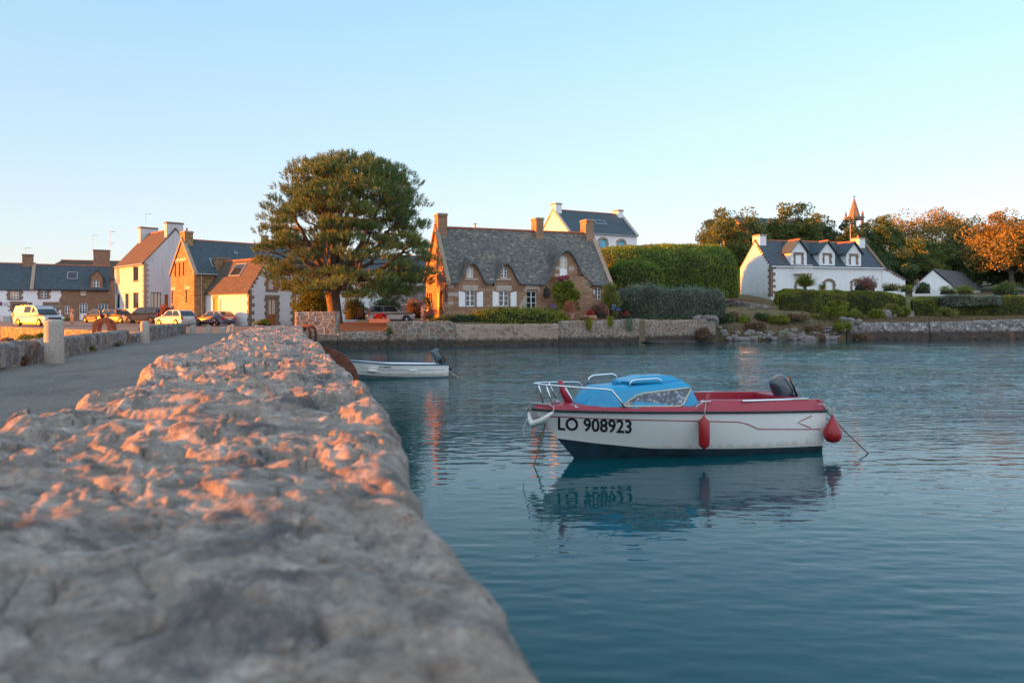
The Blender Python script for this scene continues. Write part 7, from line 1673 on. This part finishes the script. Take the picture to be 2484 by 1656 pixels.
ml = MB(); e0 = P(2110, 1100, 13.09); e0.z = -.02; s0 = W1(5.2, -.86, .80); ml.tube([s0, s0.lerp(e0, .5)+Vector((0, 0, -.03)), e0, e0+Vector((.4, -.1, -.6))], .012, 6)
tag(ml.build('mooring_line', M['rope_brown'], smooth=True), 'brown mooring rope slanting from the stern of the white boat into the water', 'rope')
# open boat by the wall
H2 = Hull(4.55, .80, (.80, .56, .48), (.34, .24, .14, .08, .06), (1.1, .62, .30, 0), .22, -6.85, 27.1, R(25))
b2 = empty('open_boat', H2.o, H2.a, 'small open white dinghy with a blue rim and tilted outboard, beside the wall', 'boat')
H2.build(b2, [M['hull_white'], M['antifoul2']])
rimk = [float(q_) for q_ in np.linspace(0, 1, 40)**1.2]; rm = MB()
for sd in (-1, 1): rm.tube([Vector((H2.L*q_, sd*(float(H2.b(q_, H2.sheer(q_)))+.01), float(H2.sheer(q_))+.01)) for q_ in rimk], .024, 6)
rm.tube([Vector((H2.L, s_*float(H2.b(1, .48)), .49)) for s_ in (-1, 1)], .024, 6); rm.build('rim', M['blue_rim'], b2, smooth=True)
rows = []
for f, z0 in ((.04, 0), (.09, -.02), (.12, -.25), (.3, -.38)): rows.append(np.array([(H2.L*q_*.985+f*(1-q_)*2, -max(0, float(H2.b(q_, H2.sheer(q_)))-f), float(H2.sheer(q_))+z0) for q_ in rimk]))
R_ = np.stack(rows, 0); Lm = R_.copy(); Lm[..., 1] *= -1; grid_mesh('inner_shell', np.concatenate([R_, Lm[::-1]], 0), M['hull_white'], b2, uv=False)
th = MB(); th.box(1.5, 1.8, -.62, .62, .33, .36); th.box(3.0, 3.3, -.7, .7, .30, .33); th.build('bench', M['hull_white'], b2)
for (ya, yb, yc) in ((890.5, 897.5, 896), (901, 908, 908.5)):
    H2.strip([(872, ya), (930, yb-.4), (1000, yb+.6), (1078, yc)], .012, b2, 'strake_line', 'metal_dark', .004)
H2.letters('AY 840898', b2, 918.5, 947.5, 892.2, 893.4, 887.4, 888.4, slant=1.2, bold=.0)
outboard(b2, 4.5, .50, .95, .35)
ml = MB(); s0 = H2.world(Vector((4.6, -.3, .35))); e0 = P(1112, 915, 28.4); e0.z = 0; ml.tube([s0, s0.lerp(e0, .5)+Vector((0, 0, -.05)), e0, e0+Vector((.3, 0, -.4))], .014, 6)
tag(ml.build('mooring_line', M['rope'], smooth=True), 'pale mooring rope slanting from the stern of the small dinghy', 'rope')
# ---------------- cars ----------------
def m_paint(name, c, metal=.35, rough=.25):
    m, nt, b = new_mat(name); L(nt, ramp(nt, noise(nt, coords(nt), 2, 5), [(.3, [x*.9 for x in c]), (.7, c)]), b.inputs['Base Color'])
    b.inputs['Metallic'].default_value = metal; b.inputs['Roughness'].default_value = rough; b.inputs['Coat Weight'].default_value = .8; b.inputs['Coat Roughness'].default_value = .06; return m
def car(label, name, px, D, head, Lc, Wc, Hc, paint, hood=.24, cowl=.30, rs=.42, re=.86, tail=.97, belt=.60, hoodz=.60, nose=.46, roofm=None, wr=.31, cat='car', rear_z=None, wheelx=(.185, .80), glass=None, vanside=False, rot_off=0, group='cars parked on the quay'):
    """local x: 0 = nose, Lc = tail; fractions of length / height"""
    x0 = X(px, D); root = empty(name, (x0, D, gz(x0, D)), R(head), label, cat, group)
    h = Hc; g = .17; bz = belt*h; hw = lambda z: Wc/2*(1 if z <= bz else 1-.20*(z-bz)/(h-bz))
    cx = lambda f: Lc/2-f*Lc; ar = wr*1.16; wx = [w*Lc for w in wheelx]
    def archpts(c): return [(c+ar*math.cos(t), wr+ar*math.sin(t)) for t in [math.pi*(1-i/10) for i in range(11)] if wr+ar*math.sin(t) >= g]
    low = [(.015*Lc, g+.06)]
    low += archpts(wx[0])+archpts(wx[1])+[(.985*Lc, g+.08), (Lc, .34*h), (tail*Lc+.02, bz if rear_z is None else rear_z*h)]
    low = [(.0, .33*h), (.012*Lc, g+.03)]+archpts(wx[0])+archpts(wx[1])+[(.98*Lc, g+.05), (Lc, .33*h), (Lc*.995, .5*h), (tail*Lc, bz)]
    top = [(cowl*Lc, hoodz*h+.03), (hood*Lc*.5, hoodz*h*.93), (.03*Lc, nose*h+.06), (0.004*Lc, nose*h-.04)]
    lowpoly = low+[(cowl*Lc, bz)]+top if abs(bz-hoodz*h) > .05 else low+top
    up = [(cowl*Lc, bz), (cowl*Lc, hoodz*h+.03)] if abs(bz-hoodz*h) > .05 else [(cowl*Lc, hoodz*h+.03)]
    up = up+[((cowl+(rs-cowl)*.55)*Lc, bz+(h-bz)*.62), (rs*Lc, h*.965), ((rs*.6+re*.4)*Lc, h), ((rs*.25+re*.75)*Lc, h*.995), (re*Lc, h*.955), ((re*.3+tail*.7)*Lc, bz+(h-bz)*.45), (tail*Lc, bz)]
    mb = MB()
    def side(poly, s_):
        loop = [Vector((x, z, 0)) for x, z in poly]; base = len(mb.v); mb.v += [(Lc/2-x, s_*hw(z)*(1-.10*max(0, .12-min(x, Lc-x)/Lc)/.12), z) for x, z in poly]
        for t in tessellate_polygon([loop]): mb.f.append(tuple(base+k for k in t)); mb.m.append(0)
    for s_ in (-1, 1): side(lowpoly, s_); side(up, s_)
    def skin(pts, m_=None):
        m_ = m_ or mb
        for (xa, za), (xb, zb_) in zip(pts[:-1], pts[1:]):
            f = lambda x, z: hw(z)*(1-.10*max(0, .12-min(x, Lc-x)/Lc)/.12)
            m_.quad((Lc/2-xa, -f(xa, za), za), (Lc/2-xb, -f(xb, zb_), zb_), (Lc/2-xb, f(xb, zb_), zb_), (Lc/2-xa, f(xa, za), za))
    skin(low[:2]); skin(low[-4:]); skin([top[0]]+top[1:]+[low[0]]); skin(up if up[0][1] != bz or True else up)
    bm_o = mb.build('body', M[paint], root, fix=True)
    md = bm_o.modifiers.new('bevel', 'BEVEL'); md.width = .035; md.segments = 2; md.limit_method = 'ANGLE'; md.angle_limit = R(25)
    bm = bmesh.new(); bm.from_mesh(bm_o.data); bmesh.ops.remove_doubles(bm, verts=bm.verts, dist=.002); bmesh.ops.recalc_face_normals(bm, faces=bm.faces); bm.to_mesh(bm_o.data); bm.free()
    # underside / arches
    m_ = MB(); m_.box(-Lc*.46, Lc*.46, -Wc*.44, Wc*.44, g-.02, .30*h); m_.build('underbody', M['black'], root)
    # glass
    gi = [i for i in range(len(up)) if True]
    def inset(poly, f):
        c_ = (sum(p[0] for p in poly)/len(poly), sum(p[1] for p in poly)/len(poly)); return [(c_[0]+(p[0]-c_[0])*f, c_[1]+(p[1]-c_[1])*f) for p in poly]
    zt, zl = bz+(h-bz)*.86, bz+.03; xA = cowl*Lc; 
    def xat(z, front):
        seq = [p for p in (up if front else up[::-1])]; 
        for (a0, b0), (a1, b1) in zip(seq[:-1], seq[1:]):
            if b0 <= z <= b1 and b1 > b0: return a0+(a1-a0)*(z-b0)/(b1-b0)
        return seq[0][0]
    fa_, fb2 = xat(zl, True)+.16, xat(zt, True)+.10; ra, rb2 = xat(zl, False)-.16, xat(zt, False)-.14
    mid = (fa_+ra)/2*.94+.06*Lc
    wins = [[(fa_, zl), (mid-.05, zl), (mid-.05, zt), (fb2, zt)], [(mid+.05, zl), (ra, zl+.02), (rb2, zt), (mid+.05, zt)]]
    if vanside: wins = [[(fa_, zl), (fa_+.75, zl), (fa_+.75, zt), (fb2+.1, zt)], [(fa_+1.0, zl+.03), (fa_+1.95, zl+.03), (fa_+1.95, zt), (fa_+1.0, zt)]]
    for wv in wins:
        for s_ in (-1, 1):
            m_ = MB(); m_.poly([(Lc/2-x, s_*(hw(z)+.008), z) for x, z in wv]); m_.build('side_window', M[glass or 'glass'], root, fix=False)
    def cross(p0, p1, nm, f0=.1, f1=.92, out=.012):
        (xa, za), (xb, zb_) = p0, p1; dx, dz = xb-xa, zb_-za; l = math.hypot(dx, dz); nx_, nz_ = (-dz/l, dx/l) if nm == 'windscreen' else (dz/l, -dx/l)
        pa = (xa+dx*f0, za+dz*f0); pb = (xa+dx*f1, za+dz*f1); o_ = out
        if nx_*(1 if nm == 'rear_window' else -1) < 0: nx_, nz_ = -nx_, -nz_
        if nz_ < 0: nz_ = -nz_
        m_ = MB(); m_.poly([(Lc/2-(pa[0]+nx_*o_), -hw(pa[1])*.90, pa[1]+nz_*o_), (Lc/2-(pb[0]+nx_*o_), -hw(pb[1])*.86, pb[1]+nz_*o_), (Lc/2-(pb[0]+nx_*o_), hw(pb[1])*.86, pb[1]+nz_*o_), (Lc/2-(pa[0]+nx_*o_), hw(pa[1])*.90, pa[1]+nz_*o_)]); m_.build(nm, M[glass or 'glass'], root, fix=False)
    iu = 1 if up[0][1] == bz and len(up) > 9 else 0
    cross(up[iu], up[iu+1], 'windscreen', .08, 1.0); cross(up[iu+1], up[iu+2], 'windscreen', 0, .85)
    cross(up[-1], up[-2], 'rear_window', .12, 1.0); cross(up[-2], up[-3], 'rear_window', 0, .8)
    if roofm: m_ = MB(); rr_ = [p for p in up if p[1] > .94*h]; skin([(p[0], p[1]+.012) for p in rr_], m_); m_.build('roof_panel', M[roofm], root)
    for i, w in enumerate(wx):
        for s_ in (-1, 1):
            wh = MB(); wh.lathe([(wr*.62, 0), (wr*.97, .01), (wr, .05), (wr, .16), (wr*.97, .2), (wr*.62, .21)], (Lc/2-w, s_*(Wc/2-.20) if s_ > 0 else -(Wc/2-.20), wr), 20, (0, s_, 0)); wo_ = wh.build('wheel', M['tyre'], root, smooth=False)
            rm_ = MB(); c_ = Vector((Lc/2-w, s_*(Wc/2+.0), wr))
            rm_.lathe([(wr*.64, -.03), (wr*.66, 0), (wr*.58, .0), (wr*.56, -.03)], tuple(c_), 20, (0, s_, 0))
            for q_ in range(5):
                a = q_*2*math.pi/5+.3; d = Vector((math.cos(a), 0, math.sin(a))); rm_.bar(c_+d*.03, c_+d*wr*.6, .05, .02)
            rm_.lathe([(.05, -.02), (.05, .012)], tuple(c_), 10, (0, s_, 0)); rm_.build('rim', M['rim'], wo_)
    for s_ in (-1, 1):
        y_ = s_*Wc/2*.78; m_ = MB(); zz = nose*h; m_.prism([(-.005, zz-.12), (.20, zz-.06), (.24, zz+.03), (.03, zz+.015)], 0, 1, lambda x, z, t: Vector((Lc/2-x+.012, s_*(Wc/2*(.60+.345*t)), z))); m_.build('headlight', M['clearlens'], root)
        m_ = MB(); zt_ = bz-.02; m_.prism([(Lc+.006, zt_-.28), (Lc-.13, zt_-.16), (Lc*tail-.06, zt_+.04), (Lc*tail+.03, zt_+.04), (Lc+.004, zt_-.1)], 0, 1, lambda x, z, t: Vector((Lc/2-x, s_*(Wc/2*(.74+.245*t)), z))); m_.build('tail_light', M['redlens'], root)
        m_ = MB(); mx_ = Lc/2-(cowl+.055)*Lc; m_.box(mx_-.06, mx_+.06, s_*Wc/2 if s_ > 0 else -Wc/2-.17, Wc/2+.17 if s_ > 0 else -Wc/2, bz+.02, bz+.16); m_.build('mirror', M[paint], root, bevel=.03)
    m_ = MB(); m_.box(-Lc/2-.012, -Lc/2+.0, -.26, .26, .42*h-.02, .42*h+.09); m_.build('number_plate', M['plate'], root)
    m_ = MB(); m_.box(Lc/2-.02, Lc/2+.006, -.26, .26, .26*h, .26*h+.1); m_.build('number_plate', M['plate'], root)
    m_ = MB(); m_.box(Lc/2-.03, Lc/2+.003, -Wc*.33, Wc*.33, .30*h+.05, .42*h); m_.build('grille', M['black'], root)
    for s_ in (-1, 1):
        m_ = MB(); m_.box(Lc/2-mid-.26, Lc/2-mid-.10, s_*(Wc/2+.0)-.012, s_*(Wc/2+.0)+.012, bz-.13, bz-.10); m_.build('handle', M[paint], root)
    return root
M['p_van'] = m_paint('silver_white_paint', (.40, .40, .40), .3); M['p_brown'] = m_paint('dark_bronze_paint', (.075, .06, .055), .5); M['p_dark'] = m_paint('dark_green_black_paint', (.02, .03, .032), .3)
M['p_suv'] = m_paint('charcoal_paint', (.045, .045, .045), .4); M['p_white'] = m_paint('white_car_paint', (.50, .50, .50), .0); M['p_purple'] = m_paint('violet_grey_paint', (.20, .17, .24), .5); M['p_mini'] = m_paint('champagne_paint', (.34, .28, .26), .6)
car('silver-white van lit gold along its side, parked above the quay wall', 'van', 93, 69.6, -26, 4.95, 1.95, 1.92, 'p_van', hood=.14, cowl=.19, rs=.36, re=.955, tail=.985, belt=.62, hoodz=.55, nose=.42, cat='van', vanside=True, wr=.34, wheelx=(.17, .80), group=None)
car('dark green hatchback seen from behind, leftmost of the three dark cars', 'parked_car', 240, 82, 145, 4.0, 1.75, 1.50, 'p_dark')
car('glossy dark bronze hatchback facing right, middle one of the dark cars', 'parked_car', 289, 80.5, -24, 4.2, 1.78, 1.52, 'p_brown', rs=.46)
car('charcoal off-road car with tall rear window, next to the red-leaved bush', 'parked_car', 354, 79, 168, 4.3, 1.82, 1.75, 'p_suv', hood=.2, cowl=.27, re=.95, tail=.99, belt=.62, wr=.35)
car('white hatchback with its red tail lamp toward the low wall', 'parked_car', 426, 68.2, 150, 3.85, 1.70, 1.52, 'p_white', rs=.45)
car('violet-grey hatchback parked against the cream wall of the small house', 'parked_car', 521, 70.5, 153, 4.0, 1.68, 1.40, 'p_purple', hood=.27, cowl=.33, rs=.47, re=.83)
car('bronze compact car with a dark roof under the pine', 'parked_car', 948, 61.2, 14, 3.82, 1.73, 1.42, 'p_mini', hood=.26, cowl=.31, rs=.43, re=.93, tail=.985, belt=.63, hoodz=.64, nose=.5, roofm='p_dark', group=None)
# ---------------- street furniture and small things ----------------
M['bollard'] = m_granite('speckled_granite', (.36, .33, .29), (.27, .24, .20), 26, .45)
def bollard(label, px, D, r_, h, name='bollard', taper=.93, tilt=0, n=28, round_=.35):
    a = np.linspace(0, 2*np.pi, n, endpoint=False); prof = [(1, -.2), (1, 0), (.99, .3*h), (.975, .6*h), (taper, h-r_*round_)]+[(taper*math.cos(t)**.8 if t < 1.5 else .02, h-r_*round_+r_*round_*math.sin(t)) for t in np.linspace(.2, 1.56, 8)]
    V = np.zeros((len(prof), n, 3))
    for i, (f, z) in enumerate(prof):
        ff = f*r_*(1+.03*vnoise(np.cos(a)*1.5, np.sin(a)*1.5, z*2.5, 9)); V[i, :, 0] = ff*np.cos(a)+tilt*z; V[i, :, 1] = ff*np.sin(a); V[i, :, 2] = z
    o = grid_mesh(name, V.transpose(1, 0, 2)[::-1], M['bollard'], uv=False, close_u=False)
    V2 = np.concatenate([V, V[:, :1]], 1); bpy.data.objects.remove(o); o = grid_mesh(name, V2.transpose(1, 0, 2), M['bollard'], uv=False); o.location = (X(px, D), D, 1.2); return tag(o, label, 'bollard')
bollard('largest round-topped granite bollard, nearest the viewpoint on the left', 131, 19.0, .235, 1.12)
bollard('smaller round-topped granite bollard farther along the roadside wall', 351, 31.1, .185, .93)
for i, (px, D, w, h, t, lb) in enumerate(((468, 44.3, .15, .56, 0, 'upright stone post nearest the white car'), (504, 44.6, .17, .50, .16, 'leaning stone post, second from the white car'), (541, 45.6, .15, .44, 0, 'short upright stone post in the middle of the row'), (554, 48, .12, .48, .22, 'thin leaning stone post behind the short one'), (564, 51, .12, .50, .0, 'farthest stone post, in front of the cream wall'))):
    m_ = MB(); n = 5; rr_ = random.Random(i)
    V = [(w*rr_.uniform(.85, 1.05)*sx+t*z, w*.8*sy*rr_.uniform(.9, 1.1), z) for z in (-.1, h*.5, h) for sx, sy in ((-1, -1), (1, -1), (1, 1), (-1, 1))]
    m_.v = V
    for l in range(2):
        for k in range(4): m_.f.append((l*4+k, l*4+(k+1) % 4, l*4+4+(k+1) % 4, l*4+4+k)); m_.m.append(0)
    m_.f.append((8, 9, 10, 11)); m_.m.append(0); o = m_.build('stone_post', M['bollard'], bevel=.04); o.location = (X(px, D), D, 1.18); tag(o, lb+' at the causeway end', 'post')
# rusty steel hoops on the bridge
def hoop(label, loc, rz, R_=.385, w=.17, t=.03, legs=1.3, gap=.17, tilt=0, dx=.11):
    rt = empty('steel_hoop', loc, rz, label, 'steel hoop')
    for i in range(2):
        out = [(R_*math.cos(a), R_*math.sin(a)) for a in np.linspace(0, math.pi, 25)]; inn = [((R_-w)*math.cos(a), (R_-w)*math.sin(a)) for a in np.linspace(math.pi, 0, 25)]
        pts = [(R_+.0, -legs)]+out+[(-R_-.06, -legs), (-R_+w-.05, -legs)]+inn+[(R_-w, -legs)]
        m_ = MB(); m_.prism(pts, -t/2, t/2, lambda x, z, y: Vector((x+i*dx, y+i*gap, z))); m_.build('plate', M['rust'], rt, bevel=.006)
    m_ = MB()
    for a in np.linspace(.15, math.pi-.15, 5): m_.tube([(math.cos(a)*(R_-w/2)+.02, 0, math.sin(a)*(R_-w/2)), (math.cos(a)*(R_-w/2)+dx, gap, math.sin(a)*(R_-w/2))], .014, 6)
    m_.build('spacers', M['rust'], rt); return rt
hoop('rusty steel hoop standing behind the left wall between the bollards', (X(247, 29.5), 29.5, Z(771, 29.5)-.385), 0)
hoop('large rusty steel hoop jutting out over the water beside the parapet', (X(779, 10.8), 10.8, Z(842, 10.8)-.56), R(2), R_=.56, w=.29, legs=1.4, dx=-.13, gap=.12)
hoop('small rusty hoop at the far end of the parapet, before the shore wall', (X(738, 26), 26.0, Z(787, 26)-.30), R(-20), R_=.30, w=.10)
# white garden chair and table
def garden_chair(label, p, rz, mat, name='garden_chair', rec=.35, cat='garden chair', frame_=None):
    rt = empty(name, p, rz, label, cat); fr_ = M[frame_ or mat]
    m_ = MB(); m_.box(-.25, .25, -.25, .27, .40, .44); m_.build('seat', M[mat], rt, bevel=.02)
    m_ = MB(); c_, s_ = math.cos(rec), math.sin(rec); m_.prism([(-.24, 0), (.24, 0), (.22, .62), (.12, .70), (-.12, .70), (-.22, .62)], 0, .035, lambda x, z, y: Vector((x, .25+z*s_+y, .44+z*c_))); m_.build('backrest', M[mat], rt, bevel=.015)
    for sx in (-1, 1):
        m_ = MB(); m_.tube([(sx*.28, -.25, .0), (sx*.28, .2, .42)], .018, 6); m_.build('leg', fr_, rt); m_ = MB(); m_.tube([(sx*.28, .28, .0), (sx*.28, -.22, .42)], .018, 6); m_.build('leg', fr_, rt)
        m_ = MB(); m_.tube([(sx*.28, -.24, .42), (sx*.29, -.22, .64), (sx*.29, .30, .66), (sx*.25, .36, .62)], .02, 6); m_.build('armrest', fr_, rt)
    return rt
gp = P(1899, 751, 77); garden_chair('white reclining garden chair with a green towel on the lawn', gp, R(-55), 'paint_white', rec=.45)
M['towel'] = m_plain('green_patterned_towel', (.12, .38, .34), .9, var=.5, vs=12)
tw = MB(); tw.prism([(-.15, .1), (.15, .1), (.15, .5), (-.15, .5)], -.02, .0, lambda x, z, y: Vector((x, .25+z*math.sin(.45)+y, .44+z*math.cos(.45)))); o = tw.build('towel', M['towel']); o.location = gp; o.rotation_euler = (0, 0, R(-55)); tag(o, 'green patterned towel draped on the back of the white garden chair', 'towel')
tp = P(1914, 753, 76.6); rt = empty('garden_table', tp, R(10), 'low white garden table beside the white chair', 'table')
m_ = MB(); m_.box(-.32, .32, -.25, .25, .40, .44); m_.build('tabletop', M['paint_white'], rt, bevel=.01)
for sx in (-1, 1):
    for sy in (-1, 1): m_ = MB(); m_.box(sx*.28-.02, sx*.28+.02, sy*.2-.02, sy*.2+.02, 0, .40); m_.build('leg', M['paint_white'], rt)
garden_chair('slatted brown wooden chair in the shade right of the pine trunk', P(871, 777, 63.0), R(0), 'sign_wood2' if 'sign_wood2' in M else 'wood_warm', name='wooden_chair', rec=.15, cat='chair')
# pots and troughs
def pot(label, px, py, D, s_, mat='terracotta', name='flower_pot'):
    m_ = MB(); m_.lathe([(.14*s_, 0), (.20*s_, .30*s_), (.24*s_, .31*s_), (.24*s_, .38*s_), (.2*s_, .38*s_), (.19*s_, .33*s_)], (0, 0, 0), 18); o = m_.build(name, M[mat], smooth=False); o.location = P(px, py, D); return tag(o, label, 'flower pot')
pot('terracotta pot under the bright orange azalea', 1387, 773, 58.2, 1.1)
pot('terracotta pot with white rim at the foot of the gable flowers', 1031, 780, 60.2, .8)
m_ = MB(); m_.box(-.75, .75, -.18, .18, 0, .32); o = m_.build('wooden_trough', M['terracotta'], bevel=.02); o.location = P(922, 783, 57.0); tag(o, 'long low stone-coloured trough holding the red flowers', 'trough')
m_ = MB(); m_.box(-.5, .5, -.15, .15, 0, .28); o = m_.build('terracotta_trough', M['terracotta'], bevel=.02); o.location = P(1432, 773, 58.8); tag(o, 'terracotta trough on the wall top under the red geraniums', 'trough')
# pole and bin
pl = empty('wooden_pole', (X(717, 72), 72, 1.3), 0, 'thin brown pole at the right corner of the small white house', 'pole'); m_ = MB(); m_.tube([(0, 0, -.3), (0, 0, Z(688, 72)-1.3)], .05, 8); m_.build('shaft', M['rust'], pl)
m_ = MB(); m_.lathe([(.065, 0), (.03, .08)], (0, 0, Z(688, 72)-1.3), 8); m_.build('cap', M['metal_grey'], pl)
bn = empty('storage_box', (X(19, 84), 84, gz(-57, 84)), R(10), 'grey box with a rounded pale lid standing at the left edge', 'box'); m_ = MB(); m_.box(-.42, .42, -.35, .35, 0, .72); m_.build('box_body', M['metal_grey'], bn, bevel=.03)
m_ = MB(); m_.prism([(.4*math.cos(t), .55*math.sin(t)) for t in np.linspace(0, math.pi, 14)], -.3, .3, lambda x, z, y: Vector((x, y, .73+z))); m_.build('lid', M['sign_pale'], bn)
# the man
def man():
    D = 79.6; p = (X(175.5, D), D, gz(X(175, D), D)); rt = empty('person', p, R(-100), 'person in beige top and pale shorts raising a camera, before the stone row house', 'person')
    M['skin'] = m_plain('skin', (.42, .25, .18), .6); M['top'] = m_plain('beige_top', (.26, .20, .13), .9); M['shorts'] = m_plain('pale_shorts', (.36, .36, .40), .9); M['shoe'] = m_plain('dark_shoes', (.04, .04, .06), .8); M['hair'] = m_plain('brown_hair', (.07, .04, .025), .9)
    # x forward (facing), y left
    J = {'pel': (0, 0, .96, .14), 'wst': (0, 0, 1.12, .125), 'chs': (.0, 0, 1.34, .15), 'nk': (.0, 0, 1.50, .062), 'hd': (.03, 0, 1.60, .085), 'hd2': (.03, 0, 1.70, .09),
         'hl': (0, .10, .90, .10), 'kl': (.03, .12, .50, .062), 'al': (-.02, .13, .09, .042), 'tl': (.15, .14, .045, .036),
         'hr': (0, -.10, .90, .10), 'kr': (-.01, -.12, .50, .062), 'ar': (-.06, -.13, .09, .042), 'tr': (.11, -.14, .045, .036),
         'sl': (0, .19, 1.43, .065), 'el': (.12, .27, 1.22, .048), 'wl_': (.24, .10, 1.52, .034), 'sr': (0, -.19, 1.43, .065), 'er': (.12, -.27, 1.24, .048), 'wr_': (.24, -.10, 1.52, .034)}
    E = [('pel', 'wst'), ('wst', 'chs'), ('chs', 'nk'), ('nk', 'hd'), ('hd', 'hd2'), ('pel', 'hl'), ('hl', 'kl'), ('kl', 'al'), ('al', 'tl'), ('pel', 'hr'), ('hr', 'kr'), ('kr', 'ar'), ('ar', 'tr'), ('chs', 'sl'), ('sl', 'el'), ('el', 'wl_'), ('chs', 'sr'), ('sr', 'er'), ('er', 'wr_')]
    def skinned(name, J, E, mat, grow=0, rootj=None):
        ks = list(J); me = bpy.data.meshes.new(name); me.from_pydata([J[q_][:3] for q_ in ks], [(ks.index(a), ks.index(b_)) for a, b_ in E], []); o = obj(name, me, mat, rt, uv=False)
        md = o.modifiers.new('skin', 'SKIN')
        for q_, v_ in zip(ks, me.skin_vertices[0].data): v_.radius = (J[q_][3]+grow,)*2; v_.use_root = (q_ == (rootj or ks[0]))
        s_ = o.modifiers.new('sub', 'SUBSURF'); s_.levels = 2; s_.render_levels = 2; return o
    body = skinned('body', J, E, M['skin'])
    fi = MB()
    for sy in (-1, 1):
        for i in range(4): fi.tube([(.24, sy*.095, 1.525+.016*(i-1.5)), (.285, sy*.075, 1.53+.019*(i-1.5)), (.30, sy*.045, 1.535+.018*(i-1.5))], [.011, .010, .008], 6)
        fi.tube([(.23, sy*.09, 1.50), (.265, sy*.06, 1.495), (.28, sy*.04, 1.50)], [.012, .011, .008], 6)
    fi.build('fingers', M['skin'], rt, smooth=True)
    skinned('jacket', {k_: J[k_] for k_ in ('pel', 'wst', 'chs', 'sl', 'el', 'sr', 'er')}, [('pel', 'wst'), ('wst', 'chs'), ('chs', 'sl'), ('sl', 'el'), ('chs', 'sr'), ('sr', 'er')], M['top'], .022)
    Js = {'pel': (0, 0, .97, .155), 'hl': (0, .10, .86, .118), 'kl': (.02, .12, .58, .10), 'hr': (0, -.10, .86, .118), 'kr': (0, -.12, .58, .10)}
    skinned('shorts', Js, [('pel', 'hl'), ('hl', 'kl'), ('pel', 'hr'), ('hr', 'kr')], M['shorts'])
    superell((.0, 0, 1.715), .105, .095, .10, 0, 'hair', 'hair', rt, 1, 1)
    m_ = MB(); m_.box(.115, .145, -.012, .012, 1.60, 1.65); m_.box(.125, .132, -.03, .03, 1.565, 1.573); m_.build('face', M['skin'], rt)
    for nm, a in (('shoe', 'al'), ('shoe', 'ar')): superell((J[a][0]+.07, J[a][1], .045), .14, .05, .05, 0, nm, 'shoe', rt, .8, .8)
    m_ = MB(); m_.box(-.05, .05, -.07, .07, 0, .09); m_.lathe([(.035, 0), (.04, .09), (.036, .1)], (.05, 0, .045), 14, (1, 0, 0)); o = m_.build('camera', M['black'], bevel=.008)
    o.location = Vector(p)+Matrix.Rotation(R(-100), 3, 'Z')@Vector((.22, 0, 1.53)); o.rotation_euler = (0, 0, R(-100)); tag(o, 'small black camera held to the face of the man in shorts', 'camera')
man()
# a plank bench half buried in the hedge
rt = empty('bench', P(2145, 768, 71.6), R(8), 'dark low bench below the pale boulder in the hedge', 'bench'); m_ = MB(); m_.box(-.75, .75, -.16, .16, .32, .38); m_.build('seat', M['metal_dark'], rt)
for sx in (-.6, .6): m_ = MB(); m_.box(sx-.05, sx+.05, -.14, .14, -.1, .32); m_.build('leg', M['metal_dark'], rt)
# dark fence behind the tall hedge
rt = empty('fence', (X(1775, 83), 83, 3.3), 0, 'dark brown fence between the tall hedge and the corner of the white house', 'fence'); m_ = MB(); a_ = P(1770, 716, 83)-rt.location; b2_ = P(1868, 745, 84.5)-rt.location
z0_ = Z(723, 83)-3.3; z1_ = Z(728, 84.5)-3.3
m_.quad((a_.x, 0, -.6), (b2_.x, 1.5, .2), (b2_.x, 1.5, z1_), (a_.x, 0, z0_)); m_.quad((a_.x, .05, -.6), (b2_.x, 1.55, .2), (b2_.x, 1.55, z1_), (a_.x, .05, z0_)); m_.build('panel', M['brown_paint'], rt, fix=False)
m_ = MB(); m_.box(b2_.x-.05, b2_.x+.05, 1.4, 1.5, 0, z1_+.1); m_.build('post', M['brown_paint'], rt)
